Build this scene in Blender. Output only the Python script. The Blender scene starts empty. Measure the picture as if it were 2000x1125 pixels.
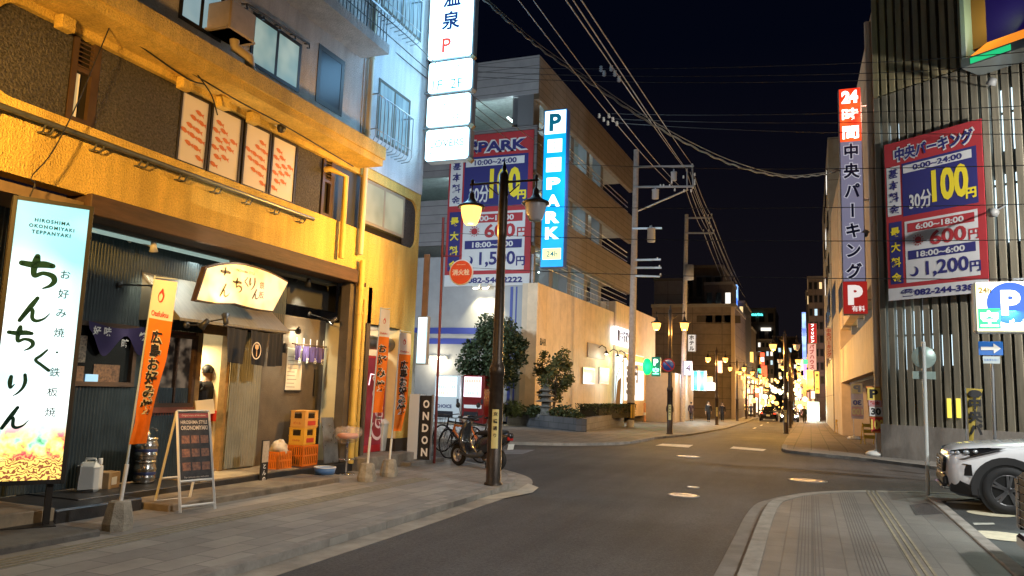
import bpy, math, random
from mathutils import Vector, Matrix
random.seed(7)
PI = math.pi
SC = bpy.context.scene
COL = SC.collection

# ---------------------------------------------------------------- camera
F_, CX_, CY_, H_ = 1502.0, 1000.0, 562.5, 1.62          # focal length and centre in photo pixels, eye height
PITCH, YAW, ROLL = 0.131625, 0.371340, 0.0335
def _axes():
    c, s = math.cos(YAW), math.sin(YAW)
    head, right, up = Vector((-s, c, 0)), Vector((c, s, 0)), Vector((0, 0, 1))
    f = head*math.cos(PITCH) + up*math.sin(PITCH)
    u = -head*math.sin(PITCH) + up*math.cos(PITCH)
    cr, sr = math.cos(ROLL), math.sin(ROLL)
    return right*cr + u*sr, -right*sr + u*cr, f
CR, CU, CF = _axes()
EYE = Vector((0, 0, H_))
cd = bpy.data.cameras.new('camera')
cd.sensor_fit = 'HORIZONTAL'; cd.sensor_width = 36; cd.lens = 36*F_/2000
cd.clip_start = 0.05; cd.clip_end = 3000
cam = bpy.data.objects.new('camera', cd); COL.objects.link(cam)
cam.matrix_world = Matrix(((CR.x, CU.x, -CF.x, 0), (CR.y, CU.y, -CF.y, 0), (CR.z, CU.z, -CF.z, H_), (0, 0, 0, 1)))
SC.camera = cam

# ---------------------------------------------------------------- night sky
W = bpy.data.worlds.new('World'); SC.world = W; W.use_nodes = True
bg = W.node_tree.nodes['Background']
bg.inputs['Color'].default_value = (0.0011, 0.0016, 0.0048, 1); bg.inputs['Strength'].default_value = 1.0
_n = W.node_tree.nodes; _tc = _n.new('ShaderNodeTexCoord'); _sx = _n.new('ShaderNodeSeparateXYZ'); _cr = _n.new('ShaderNodeValToRGB')   # darker overhead, a little city glow low down
W.node_tree.links.new(_tc.outputs['Generated'], _sx.inputs[0]); W.node_tree.links.new(_sx.outputs['Z'], _cr.inputs['Fac']); W.node_tree.links.new(_cr.outputs['Color'], bg.inputs['Color'])
_cr.color_ramp.elements[0].position = .0; _cr.color_ramp.elements[0].color = (.0060, .0048, .0062, 1); _cr.color_ramp.elements[1].position = .42; _cr.color_ramp.elements[1].color = (.0007, .0012, .0040, 1)
SC.view_settings.view_transform = 'Standard'; SC.view_settings.look = 'None'
SC.view_settings.exposure = 0.34; SC.view_settings.gamma = 1.0
SC.render.engine = 'CYCLES'
SC.cycles.use_denoising = True
SC.cycles.max_bounces = 6; SC.cycles.diffuse_bounces = 3; SC.cycles.glossy_bounces = 3
SC.cycles.transmission_bounces = 4; SC.cycles.sample_clamp_indirect = 4.0
SC.cycles.caustics_reflective = False; SC.cycles.caustics_refractive = False

# ---------------------------------------------------------------- measuring: where a photo pixel meets the ground or a wall
KN = [(-2000, 0), (30, 0), (53, -.39), (77, -.53), (200, -1.0), (2000, -1.0)]
def G(y):                                               # the street falls gently beyond the crossing
    for (a, za), (b, zb) in zip(KN, KN[1:]):
        if y <= b: return za + (zb-za)*(y-a)/(b-a)
    return -1.0
def ray(px, py): return CR*((px-CX_)/F_) + CU*((CY_-py)/F_) + CF
def gnd(px, py, dz=0.0):
    d = ray(px, py); t = (H_-dz)/-d.z
    for i in range(60): t = .5*t + .5*(G(d.y*t)+dz-H_)/d.z
    return EYE + d*t
def on_x(px, py, X): d = ray(px, py); return EYE + d*(X/d.x)
def on_y(px, py, Y): d = ray(px, py); return EYE + d*(Y/d.y)
def on_z(px, py, Z): d = ray(px, py); return EYE + d*((Z-H_)/d.z)
def on_p(px, py, p0, n): d = ray(px, py); return EYE + d*(((p0-EYE).dot(n))/d.dot(n))

# ---------------------------------------------------------------- materials
MATS = {}
def nodes(name):
    m = bpy.data.materials.new(name); m.use_nodes = True
    nt = m.node_tree; return m, nt, nt.nodes['Principled BSDF']
def M(name, col, rough=.6, metal=0.0, var=.0, scale=4.0, bump=0.0, bscale=60.0, col2=None, spec=.5, alpha=1.0, stretch=None, trans=0.0, coat=0.0):
    if name in MATS: return MATS[name]
    m, nt, b = nodes(name)
    b.inputs['Roughness'].default_value = rough; b.inputs['Metallic'].default_value = metal
    b.inputs['Specular IOR Level'].default_value = spec; b.inputs['Alpha'].default_value = alpha
    b.inputs['Transmission Weight'].default_value = trans; b.inputs['Coat Weight'].default_value = coat
    c = tuple(col)+(1,); b.inputs['Base Color'].default_value = c
    tc = nt.nodes.new('ShaderNodeTexCoord'); vec = tc.outputs['Object']
    if stretch:
        mp = nt.nodes.new('ShaderNodeMapping'); mp.inputs['Scale'].default_value = stretch
        nt.links.new(vec, mp.inputs['Vector']); vec = mp.outputs['Vector']
    if var or col2:
        n = nt.nodes.new('ShaderNodeTexNoise'); n.inputs['Scale'].default_value = scale; n.inputs['Detail'].default_value = 6
        n.inputs['Roughness'].default_value = .65
        nt.links.new(vec, n.inputs['Vector'])
        r = nt.nodes.new('ShaderNodeValToRGB'); nt.links.new(n.outputs['Fac'], r.inputs['Fac'])
        k = col2 if col2 else tuple(max(0, x*(1-var)) for x in col)
        r.color_ramp.elements[0].position = .35; r.color_ramp.elements[1].position = .65
        r.color_ramp.elements[0].color = tuple(k)+(1,); r.color_ramp.elements[1].color = tuple(min(1, x*(1+var*.5)) for x in col)+(1,)
        nt.links.new(r.outputs['Color'], b.inputs['Base Color'])
        rr = nt.nodes.new('ShaderNodeMapRange'); rr.inputs['To Min'].default_value = max(0, rough-.12); rr.inputs['To Max'].default_value = min(1, rough+.12)
        nt.links.new(n.outputs['Fac'], rr.inputs['Value']); nt.links.new(rr.outputs['Result'], b.inputs['Roughness'])
    if bump:
        n2 = nt.nodes.new('ShaderNodeTexNoise'); n2.inputs['Scale'].default_value = bscale; n2.inputs['Detail'].default_value = 3
        nt.links.new(vec, n2.inputs['Vector'])
        bp = nt.nodes.new('ShaderNodeBump'); bp.inputs['Strength'].default_value = bump; bp.inputs['Distance'].default_value = .02
        nt.links.new(n2.outputs['Fac'], bp.inputs['Height']); nt.links.new(bp.outputs['Normal'], b.inputs['Normal'])
    MATS[name] = m; return m
def E(name, col, s=1.0, base=None):
    name = 'glow_'+name
    if name in MATS: return MATS[name]
    m, nt, b = nodes(name)
    b.inputs['Base Color'].default_value = tuple(base or [x*.5 for x in col])+(1,)
    b.inputs['Emission Color'].default_value = tuple(col)+(1,); b.inputs['Emission Strength'].default_value = s
    b.inputs['Roughness'].default_value = .4
    MATS[name] = m; return m
def E2(name, c1, c2, s=1.0, scale=1.2, lo=.4, hi=.6, stretch=None):   # a backlit print that is not evenly bright
    if 'glow_'+name in MATS: return MATS['glow_'+name]
    m = E(name, c1, s); nt = m.node_tree; b = nt.nodes['Principled BSDF']
    tc = nt.nodes.new('ShaderNodeTexCoord'); n = nt.nodes.new('ShaderNodeTexNoise'); n.inputs['Scale'].default_value = scale
    v = tc.outputs['Object']
    if stretch:
        mp = nt.nodes.new('ShaderNodeMapping'); mp.inputs['Scale'].default_value = stretch; nt.links.new(v, mp.inputs['Vector']); v = mp.outputs['Vector']
    nt.links.new(v, n.inputs['Vector'])
    r = nt.nodes.new('ShaderNodeValToRGB'); nt.links.new(n.outputs['Fac'], r.inputs['Fac'])
    r.color_ramp.elements[0].position = lo; r.color_ramp.elements[1].position = hi
    r.color_ramp.elements[0].color = tuple(c1)+(1,); r.color_ramp.elements[1].color = tuple(c2)+(1,)
    nt.links.new(r.outputs['Color'], b.inputs['Emission Color'])
    return m
def BRK(name, c1, c2, mortar, w, h, msize=.012, rough=.75, off=.5, rot=0.0, bump=.3, var=.5, plane='xy'):
    if name in MATS: return MATS[name]
    m, nt, b = nodes(name); L = nt.links.new
    tc = nt.nodes.new('ShaderNodeTexCoord'); mp = nt.nodes.new('ShaderNodeMapping')
    mp.inputs['Rotation'].default_value = (0, 0, rot) if plane == 'xy' else ((-PI/2, 0, 0) if plane == 'xz' else (0, 0, 0))
    v = tc.outputs['Object']
    if plane == 'yz':
        sp = nt.nodes.new('ShaderNodeSeparateXYZ'); cb = nt.nodes.new('ShaderNodeCombineXYZ')
        L(v, sp.inputs[0]); L(sp.outputs['Y'], cb.inputs['X']); L(sp.outputs['Z'], cb.inputs['Y']); v = cb.outputs[0]
    L(v, mp.inputs['Vector'])
    t = nt.nodes.new('ShaderNodeTexBrick'); t.offset = off
    t.inputs['Scale'].default_value = 1; t.inputs['Brick Width'].default_value = w; t.inputs['Row Height'].default_value = h
    t.inputs['Mortar Size'].default_value = msize; t.inputs['Bias'].default_value = 0
    t.inputs['Color1'].default_value = tuple(c1)+(1,); t.inputs['Color2'].default_value = tuple(c2)+(1,); t.inputs['Mortar'].default_value = tuple(mortar)+(1,)
    L(mp.outputs['Vector'], t.inputs['Vector'])
    n = nt.nodes.new('ShaderNodeTexNoise'); n.inputs['Scale'].default_value = 1.3; n.inputs['Detail'].default_value = 8; n.inputs['Roughness'].default_value = .7
    L(tc.outputs['Object'], n.inputs['Vector'])
    r = nt.nodes.new('ShaderNodeMapRange'); r.inputs['From Min'].default_value = .3; r.inputs['From Max'].default_value = .7
    r.inputs['To Min'].default_value = 1-var; r.inputs['To Max'].default_value = 1.1; L(n.outputs['Fac'], r.inputs['Value'])
    mx = nt.nodes.new('ShaderNodeMix'); mx.data_type = 'RGBA'; mx.blend_type = 'MULTIPLY'; mx.inputs['Factor'].default_value = 1
    L(t.outputs['Color'], mx.inputs['A']); L(r.outputs['Result'], mx.inputs['B']); L(mx.outputs['Result'], b.inputs['Base Color'])
    b.inputs['Roughness'].default_value = rough
    n3 = nt.nodes.new('ShaderNodeTexNoise'); n3.inputs['Scale'].default_value = 90; L(tc.outputs['Object'], n3.inputs['Vector'])
    ad = nt.nodes.new('ShaderNodeMath'); ad.operation = 'MULTIPLY_ADD'; ad.inputs[1].default_value = -.7
    L(t.outputs['Fac'], ad.inputs[0]); L(n3.outputs['Fac'], ad.inputs[2])
    bp = nt.nodes.new('ShaderNodeBump'); bp.inputs['Strength'].default_value = bump; bp.inputs['Distance'].default_value = .01
    L(ad.outputs[0], bp.inputs['Height']); L(bp.outputs['Normal'], b.inputs['Normal'])
    MATS[name] = m; return m

def SPECK(name, col, rough, layers, bump=.5, bscale=60, bdist=.02):
    # weathered surface: base colour times several noise layers (scale, stretch, low, high, contrast)
    m, nt, b = nodes(name); L = nt.links.new; tc = nt.nodes.new('ShaderNodeTexCoord'); out = None
    for sc, st, lo, hi, c0, c1 in layers:
        mp = nt.nodes.new('ShaderNodeMapping'); mp.inputs['Scale'].default_value = st; L(tc.outputs['Object'], mp.inputs['Vector'])
        n = nt.nodes.new('ShaderNodeTexNoise'); n.inputs['Scale'].default_value = sc; n.inputs['Detail'].default_value = 5; n.inputs['Roughness'].default_value = .6; L(mp.outputs['Vector'], n.inputs['Vector'])
        r = nt.nodes.new('ShaderNodeMapRange'); r.inputs['From Min'].default_value = c0; r.inputs['From Max'].default_value = c1; r.inputs['To Min'].default_value = lo; r.inputs['To Max'].default_value = hi; L(n.outputs['Fac'], r.inputs['Value'])
        if out is None: out = r.outputs['Result']
        else: mu = nt.nodes.new('ShaderNodeMath'); mu.operation = 'MULTIPLY'; L(out, mu.inputs[0]); L(r.outputs['Result'], mu.inputs[1]); out = mu.outputs[0]
    mx = nt.nodes.new('ShaderNodeMix'); mx.data_type = 'RGBA'; mx.blend_type = 'MULTIPLY'; mx.inputs['Factor'].default_value = 1; mx.inputs['A'].default_value = tuple(col)+(1,); L(out, mx.inputs['B']); L(mx.outputs['Result'], b.inputs['Base Color'])
    b.inputs['Roughness'].default_value = rough
    n2 = nt.nodes.new('ShaderNodeTexNoise'); n2.inputs['Scale'].default_value = bscale; n2.inputs['Detail'].default_value = 4; L(tc.outputs['Object'], n2.inputs['Vector'])
    bp = nt.nodes.new('ShaderNodeBump'); bp.inputs['Strength'].default_value = bump; bp.inputs['Distance'].default_value = bdist; L(n2.outputs['Fac'], bp.inputs['Height']); L(bp.outputs['Normal'], b.inputs['Normal'])
    MATS[name] = m; return m
# ---------------------------------------------------------------- meshes
ROOTM = {}
ZOOM = [1.0]                                            # the facade was measured on a nearer plane: moved out along with its size
def catmull(pts, n=6):
    if len(pts) < 3: return list(pts)
    P = [pts[0]*2-pts[1]] + list(pts) + [pts[-1]*2-pts[-2]]; out = []
    for i in range(1, len(P)-2):
        a, b, c, d = P[i-1], P[i], P[i+1], P[i+2]
        for k in range(n):
            t = k/n
            out.append(.5*((2*b)+(c-a)*t+(2*a-5*b+4*c-d)*t*t+(3*b-a-3*c+d)*t**3))
    out.append(P[-2]); return out
TXT = {}
def glyphs(s, bold=0.0, spacing=1.0):
    k = (s, bold, spacing)
    if k in TXT: return TXT[k]
    c = bpy.data.curves.new('lettering', 'FONT'); c.body = s; c.offset = bold; c.resolution_u = 3; c.space_character = spacing
    c.size = 1.0
    o = bpy.data.objects.new('lettering', c); COL.objects.link(o)
    bpy.context.view_layer.update()
    me = bpy.data.meshes.new_from_object(o)
    vs = [v.co.copy() for v in me.vertices]; fs = [tuple(p.vertices) for p in me.polygons]
    bpy.data.objects.remove(o); bpy.data.curves.remove(c); bpy.data.meshes.remove(me)
    TXT[k] = (vs, fs); return TXT[k]
class MB:
    def __init__(self): self.v = []; self.f = []; self.s = []
    def add(self, vs, fs, smooth=False):
        n = len(self.v); self.v += [Vector(p) for p in vs]; self.f += [tuple(i+n for i in f) for f in fs]; self.s += [smooth]*len(fs); return self
    def box(self, x0, x1, y0, y1, z0, z1, b=0.0):
        x0, x1 = min(x0, x1), max(x0, x1); y0, y1 = min(y0, y1), max(y0, y1); z0, z1 = min(z0, z1), max(z0, z1)
        return self.obox(Vector(((x0+x1)/2, (y0+y1)/2, (z0+z1)/2)), Vector((1, 0, 0)), Vector((0, 1, 0)), Vector((0, 0, 1)), x1-x0, y1-y0, z1-z0, b)
    def obox(self, c, ax, ay, az, lx, ly, lz, b=0.0):
        c = Vector(c); hx, hy, hz = ax*lx/2, ay*ly/2, az*lz/2
        if b <= 0:
            vs = [c+hx*i+hy*j+hz*k for k in (-1, 1) for j in (-1, 1) for i in (-1, 1)]
            return self.add(vs, [(0, 2, 3, 1), (4, 5, 7, 6), (0, 1, 5, 4), (2, 6, 7, 3), (0, 4, 6, 2), (1, 3, 7, 5)])
        b = min(b, lx*.45, ly*.45, lz*.45)
        vs = []; idx = {}
        for k in (-1, 1):
            for j in (-1, 1):
                for i in (-1, 1):
                    for a in range(3):
                        d = [b, b, b]; d[a] = 0
                        idx[(i, j, k, a)] = len(vs)
                        vs.append(c + ax*i*(lx/2-d[0]) + ay*j*(ly/2-d[1]) + az*k*(lz/2-d[2]))
        fs = []
        I = idx
        for s in (-1, 1):
            q = [(s, -1, -1), (s, 1, -1), (s, 1, 1), (s, -1, 1)]
            fs.append(tuple(I[(*p, 0)] for p in (q if s > 0 else q[::-1])))
            q = [(-1, s, -1), (-1, s, 1), (1, s, 1), (1, s, -1)]
            fs.append(tuple(I[(*p, 1)] for p in (q if s > 0 else q[::-1])))
            q = [(-1, -1, s), (1, -1, s), (1, 1, s), (-1, 1, s)]
            fs.append(tuple(I[(*p, 2)] for p in (q if s > 0 else q[::-1])))
        for s in (-1, 1):
            for t in (-1, 1):
                fs.append((I[(s, t, -1, 0)], I[(s, t, 1, 0)], I[(s, t, 1, 1)], I[(s, t, -1, 1)]))
                fs.append((I[(s, -1, t, 0)], I[(s, 1, t, 0)], I[(s, 1, t, 2)], I[(s, -1, t, 2)]))
                fs.append((I[(-1, s, t, 1)], I[(1, s, t, 1)], I[(1, s, t, 2)], I[(-1, s, t, 2)]))
                for k in (-1, 1): fs.append((I[(s, t, k, 0)], I[(s, t, k, 1)], I[(s, t, k, 2)]))
        return self.add(vs, fs)
    def quad(self, a, b, c, d): return self.add([a, b, c, d], [(0, 1, 2, 3)])
    def tube(self, pts, r, n=8, smooth=True, cap=True):
        pts = [Vector(p) for p in pts]; m = len(pts); rr = r if isinstance(r, (list, tuple)) else [r]*m
        vs, fs = [], []; up = Vector((0, 0, 1)); prev = None
        for i, p in enumerate(pts):
            t = (pts[min(i+1, m-1)]-pts[max(i-1, 0)])
            t = t.normalized() if t.length > 1e-9 else Vector((0, 0, 1))
            if prev is None:
                a = t.cross(up); a = a if a.length > .05 else t.cross(Vector((1, 0, 0)))
            else: a = prev - t*prev.dot(t)
            a.normalize(); prev = a; bb = t.cross(a)
            for k in range(n): vs.append(p + (a*math.cos(2*PI*k/n)+bb*math.sin(2*PI*k/n))*rr[i])
        for i in range(m-1):
            for k in range(n): fs.append((i*n+k, i*n+(k+1) % n, (i+1)*n+(k+1) % n, (i+1)*n+k))
        self.add(vs, fs, smooth)
        if cap: self.add([v for v in vs[:n]], [tuple(range(n))[::-1]]); self.add(vs[-n:], [tuple(range(n))])
        return self
    def lathe(self, prof, c=(0, 0, 0), n=20, axis=Vector((0, 0, 1)), smooth=True):
        c = Vector(c); axis = axis.normalized(); a = axis.cross(Vector((1, 0, 0))); a = a if a.length > .1 else axis.cross(Vector((0, 1, 0))); a.normalize(); b = axis.cross(a)
        vs = [c+axis*z+(a*math.cos(2*PI*k/n)+b*math.sin(2*PI*k/n))*r for r, z in prof for k in range(n)]
        fs = [(i*n+k, i*n+(k+1) % n, (i+1)*n+(k+1) % n, (i+1)*n+k) for i in range(len(prof)-1) for k in range(n)]
        return self.add(vs, fs, smooth)
    def prism(self, poly, o, ax, ay, h):                # a flat outline given a thickness
        o = Vector(o); nrm = ax.cross(ay).normalized()*h; k = len(poly)
        vs = [o+ax*x+ay*y for x, y in poly]; vs += [v+nrm for v in vs]
        return self.add(vs, [tuple(range(k))[::-1], tuple(range(k, 2*k))]+[(i, (i+1) % k, k+(i+1) % k, k+i) for i in range(k)])
    def disc(self, o, ax, ay, r, n=28, r2=0.0, off=0.0):
        o = Vector(o)
        ring = [o+ax*r*math.cos(2*PI*k/n)+ay*r*math.sin(2*PI*k/n) for k in range(n)]
        if not r2: return self.add(ring, [tuple(range(n))])
        ring2 = [o+ax*(r2*math.cos(2*PI*k/n)+off)+ay*r2*math.sin(2*PI*k/n) for k in range(n)]
        return self.add(ring+ring2, [(k, (k+1) % n, n+(k+1) % n, n+k) for k in range(n)])
    def text(self, s, o, ax, ay, w=None, h=None, bold=0.0, spacing=1.0, align='c', fmap=None):
        # fits the words into width w and/or height h; o is the middle of the words
        vs, fs = glyphs(s, bold, spacing)
        if not vs: return self
        x0 = min(v.x for v in vs); x1 = max(v.x for v in vs); y0 = min(v.y for v in vs); y1 = max(v.y for v in vs)
        sx = w/(x1-x0) if w else None; sy = h/(y1-y0) if h else None
        sx = sx or sy; sy = sy or sx
        cx = (x0+x1)/2 if align == 'c' else (x0 if align == 'l' else x1); cy = (y0+y1)/2
        if fmap: return self.add([fmap((v.x-cx)*sx, (v.y-cy)*sy) for v in vs], fs)
        o = Vector(o); return self.add([o+ax*((v.x-cx)*sx)+ay*((v.y-cy)*sy) for v in vs], fs)
    def vtext(self, s, o, ax, ay, size, pitch, bold=0.0, fmap=None, sq=1.0):  # words written downwards, o at the first sign's middle
        for i, ch in enumerate(s):
            if ch == ' ': continue
            vs, fs = glyphs(ch, bold)
            x0 = min(v.x for v in vs); x1 = max(v.x for v in vs); y0 = min(v.y for v in vs); y1 = max(v.y for v in vs)
            k = size
            if ch == 'ー': vs = [Vector((v.y, -v.x, 0)) for v in vs]; x0, x1, y0, y1 = y0, y1, -x1, -x0
            cx, cy = (x0+x1)/2, (y0+y1)/2
            if fmap: self.add([fmap((v.x-cx)*k*sq, (v.y-cy)*k-i*pitch) for v in vs], fs)
            else:
                oo = Vector(o)-ay*(i*pitch); self.add([oo+ax*((v.x-cx)*k*sq)+ay*((v.y-cy)*k) for v in vs], fs)
        return self
    def brush(self, strokes, o, ax, ay, s, n=7):        # brush strokes: lists of (x, y, width), o at lower left
        o = Vector(o)
        for st in strokes:
            P = catmull([Vector(p) for p in st], n); vs = []
            for i, p in enumerate(P):
                t = (P[min(i+1, len(P)-1)]-P[max(i-1, 0)]); t.z = 0
                t = t.normalized() if t.length > 1e-6 else Vector((1, 0, 0)); q = Vector((-t.y, t.x, 0))*p.z*.5
                for e in (p+q, p-q): vs.append(o+ax*(e.x*s)+ay*(e.y*s))
            self.add(vs, [(2*i, 2*i+1, 2*i+3, 2*i+2) for i in range(len(P)-1)])
            for p in (P[0], P[-1]):
                self.add([o+ax*((p.x+p.z*.5*math.cos(k*PI/5))*s)+ay*((p.y+p.z*.5*math.sin(k*PI/5))*s) for k in range(10)], [tuple(range(10))])
        return self
    def build(self, name, mat, parent=None, local=False, bevel=0.0, subsurf=0):
        me = bpy.data.meshes.new(name)
        vs = self.v if ZOOM[0] == 1 else [EYE+(p-EYE)*ZOOM[0] for p in self.v]
        if parent is not None and not local:
            inv = ROOTM[parent.name].inverted(); vs = [inv @ p for p in vs]
        me.from_pydata([tuple(p) for p in vs], [], self.f)
        me.polygons.foreach_set('use_smooth', self.s)
        me.materials.append(mat); me.update()
        o = bpy.data.objects.new(name, me); COL.objects.link(o)
        if parent is not None: o.parent = parent; ROOTM[o.name] = ROOTM[parent.name]
        else: ROOTM[o.name] = Matrix()
        if bevel:
            bv = o.modifiers.new('bevel', 'BEVEL'); bv.width = bevel; bv.segments = 2; bv.limit_method = 'ANGLE'
        if subsurf:
            ss = o.modifiers.new('smooth', 'SUBSURF'); ss.levels = subsurf; ss.render_levels = subsurf
        return o
def tag(o, label, cat, group=None):
    o['label'] = label; o['category'] = cat
    if group: o['group'] = group
    return o
def kind(o, k='structure'): o['kind'] = k; return o
def thing(name, label, cat, loc=(0, 0, 0), rz=0.0, group=None):
    o = bpy.data.objects.new(name, None); COL.objects.link(o); o.empty_display_size = .2
    o.location = loc; o.rotation_euler = (0, 0, rz)
    ROOTM[o.name] = Matrix.Translation(Vector(loc)) @ Matrix.Rotation(rz, 4, 'Z')
    return tag(o, label, cat, group)
def part(o, label): o['label'] = label; return o
def dup(o, loc=None, rz=None, label=None, parent=None):
    c = o.copy(); COL.objects.link(c)
    if loc is not None: c.location = loc
    if rz is not None: c.rotation_euler = (0, 0, rz)
    if label: c['label'] = label
    if parent is not None: c.parent = parent
    for ch in list(o.children): dup(ch, parent=c)
    return c
def light(kind_, name, loc, energy, col, parent=None, size=.1, target=None, angle=None, blend=.5):
    l = bpy.data.lights.new(name, kind_); l.energy = energy; l.color = col
    if kind_ != 'SUN': l.shadow_soft_size = size
    o = bpy.data.objects.new(name, l); COL.objects.link(o); p = Vector(loc); o.location = p
    if kind_ == 'SPOT': l.spot_size = angle or 1.2; l.spot_blend = blend
    rot = Matrix()
    if target is not None:
        rot = (Vector(target)-p).to_track_quat('-Z', 'Y').to_matrix().to_4x4()
    mw = Matrix.Translation(p) @ rot
    if parent is not None:
        o.parent = parent; mw = ROOTM[parent.name].inverted() @ mw
    o.matrix_basis = mw
    return o
X_, Y_, Z_ = Vector((1, 0, 0)), Vector((0, 1, 0)), Vector((0, 0, 1))
# ================================================================ ground
asphalt = SPECK('asphalt', (.056, .053, .053), .7, ((.35, (1, 1, 1), .66, 1.2, .35, .65), (1.2, (1.6, .10, 1), .78, 1.12, .38, .62), (34, (1, 1, 1), .55, 1.5, .3, .7), (140, (1, 1, 1), .6, 1.5, .35, .65)), .8, 110, .012)
concrete = M('kerb_concrete', (.30, .28, .25), .8, var=.35, scale=3, bump=.3)
gutter_m = M('gutter_concrete', (.36, .32, .26), .75, var=.35, scale=2, bump=.3)
ROADZ = -.08
def strip(rows, dz, name, mat, thick=0.0):
    b = MB()
    for (y0, a0, c0), (y1, a1, c1) in zip(rows, rows[1:]):
        b.quad((a0, y0, G(y0)+dz), (c0, y0, G(y0)+dz), (c1, y1, G(y1)+dz), (a1, y1, G(y1)+dz))
        if thick:
            for p, q, r_, s in ((a0, y0, a1, y1), (c0, y0, c1, y1)):
                b.quad((p, q, G(q)+dz), (r_, s, G(s)+dz), (r_, s, G(s)+dz-thick), (p, q, G(q)+dz-thick))
    return kind(b.build(name, mat))
strip([(y, -1500, 1500) for y in (-1500, -40, 30, 53, 77, 200, 2000)], ROADZ, 'road', asphalt)
def slab(name, poly, mat, top=0.0, h=.1):
    b = MB(); k = len(poly)
    vs = [Vector((x, y, G(y)+top)) for x, y in poly] + [Vector((x, y, G(y)+top-h)) for x, y in poly]
    b.add(vs, [tuple(range(k))]+[(i, (i+1) % k, k+(i+1) % k, k+i) for i in range(k)])
    return kind(b.build(name, mat))
def band(name, pts, w, top, mat, h=.1, side=1):
    pts = catmull([Vector((x, y, 0)) for x, y in pts], 5); q = []
    for i, p in enumerate(pts):
        t = (pts[min(i+1, len(pts)-1)]-pts[max(0, i-1)]).normalized(); q.append(p+Vector((-t.y, t.x, 0))*w*side)
    b = MB(); z = lambda p, d: Vector((p.x, p.y, G(p.y)+d))
    for i in range(len(pts)-1):
        a, c, d, e = pts[i], pts[i+1], q[i+1], q[i]
        b.quad(z(a, top), z(c, top), z(d, top), z(e, top)); b.quad(z(a, top), z(c, top), z(c, top-h), z(a, top-h)); b.quad(z(e, top), z(d, top), z(d, top-h), z(e, top-h))
    return kind(b.build(name, mat))
pav_left = BRK('sidewalk_pavers', (.34, .32, .285), (.235, .225, .205), (.16, .15, .14), .62, .30, .008, .62, .5, PI/2, .35, .35)
pav_right = BRK('sidewalk_pavers_right', (.18, .168, .150), (.138, .130, .12), (.10, .095, .088), .9, .30, .008, .62, .37, PI/2, .35, .3)
kl = [(-4.70, -14), (-4.72, 0), (-4.74, 6), (-4.80, 10.3), (-4.85, 12.2), (-5.0, 13.3), (-5.4, 14.35), (-6.1, 15.2), (-7.2, 16.0), (-9, 16.9), (-14, 18.6), (-30, 22)]
kls = catmull([Vector((x, y, 0)) for x, y in kl], 4)
slab('sidewalk', [(p.x, p.y) for p in kls]+[(-30, -14)], pav_left, 0.0)
band('kerb', kl, .16, .006, concrete, .1, 1)
band('gutter', [(-4.72, -14), (-4.74, 6), (-4.80, 10.3), (-4.85, 12.2), (-5.0, 13.3), (-5.4, 14.35), (-6.1, 15.2), (-7.2, 16.0), (-9, 16.9)], .30, ROADZ+.006, gutter_m, .02, -1)
b = MB(); vs = [gnd(*p, ROADZ+.012) for p in ((893, 974), (960, 967), (1010, 957), (1032, 944), (1052, 952), (1040, 962), (990, 972), (940, 976))]
b.add(vs, [tuple(range(8))]); kind(b.build('gutter_apron', M('apron_concrete', (.5, .44, .34), .7, var=.25, scale=3)))
tact = M('tactile_strip', (.25, .22, .15), .7, var=.3, scale=9)
b = MB()
for k in range(4): b.box(-6.62+k*.085, -6.585+k*.085, -6, 12.6, 0, .006)
kind(b.build('tactile_strip', tact))
# foreground right sidewalk
kr = [(-.62, -14), (-.64, 0), (-.65, 7), (-.66, 12.4), (-.45, 13.9), (.0, 14.95), (.7, 15.75), (1.5, 16.2), (2.6, 16.55), (4, 16.3)]
kr_s = catmull([Vector((x, y, 0)) for x, y in kr], 4)
lot_edge = [gnd(*p) for p in ((1860, 966), (1824, 978), (1908, 1045), (1989, 1122))]
e1 = lot_edge[1]; e3 = lot_edge[3]; ed = (e3-e1).normalized(); e4 = e1+ed*18
slab('sidewalk', [(p.x, p.y) for p in kr_s[:-3]]+[(3.1, 16.45), (e1.x+.1, e1.y), (e4.x, e4.y), (e4.x, -14)], pav_right, 0.0)
band('kerb', kr, .17, .006, M('kerb_stone', (.27, .25, .215), .75, var=.3, scale=4, bump=.2), .1, -1)
band('gutter', [(-.86, -14), (-.88, 7), (-.89, 12.45), (-.65, 14.05), (-.15, 15.2), (.6, 16), (1.45, 16.46), (2.6, 16.8), (4, 16.55)], .22, ROADZ+.02, M('gutter_dark', (.17, .155, .135), .75, var=.3, scale=3), .02, -1)
b = MB()
for k in range(3): b.box(.92+k*.075, .95+k*.075, -6, 16.0, 0, .006)
kind(b.build('tactile_strip', tact))
b = MB()
for k in range(8): b.box(-.16+k*.035, -.148+k*.035, -6, 14.4, 0, .003)
for k in range(8): b.box(.42+k*.035, .432+k*.035, -6, 15.2, 0, .003)
kind(b.build('grooved_paving', M('groove_dark', (.125, .118, .108), .8)))
b = MB(); vs = [gnd(*p, .005) for p in ((1776, 986), (1812, 982), (1842, 1003), (1788, 1006))]; b.add(vs, [(0, 1, 2, 3)])
kind(b.build('asphalt_patch', asphalt))
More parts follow.
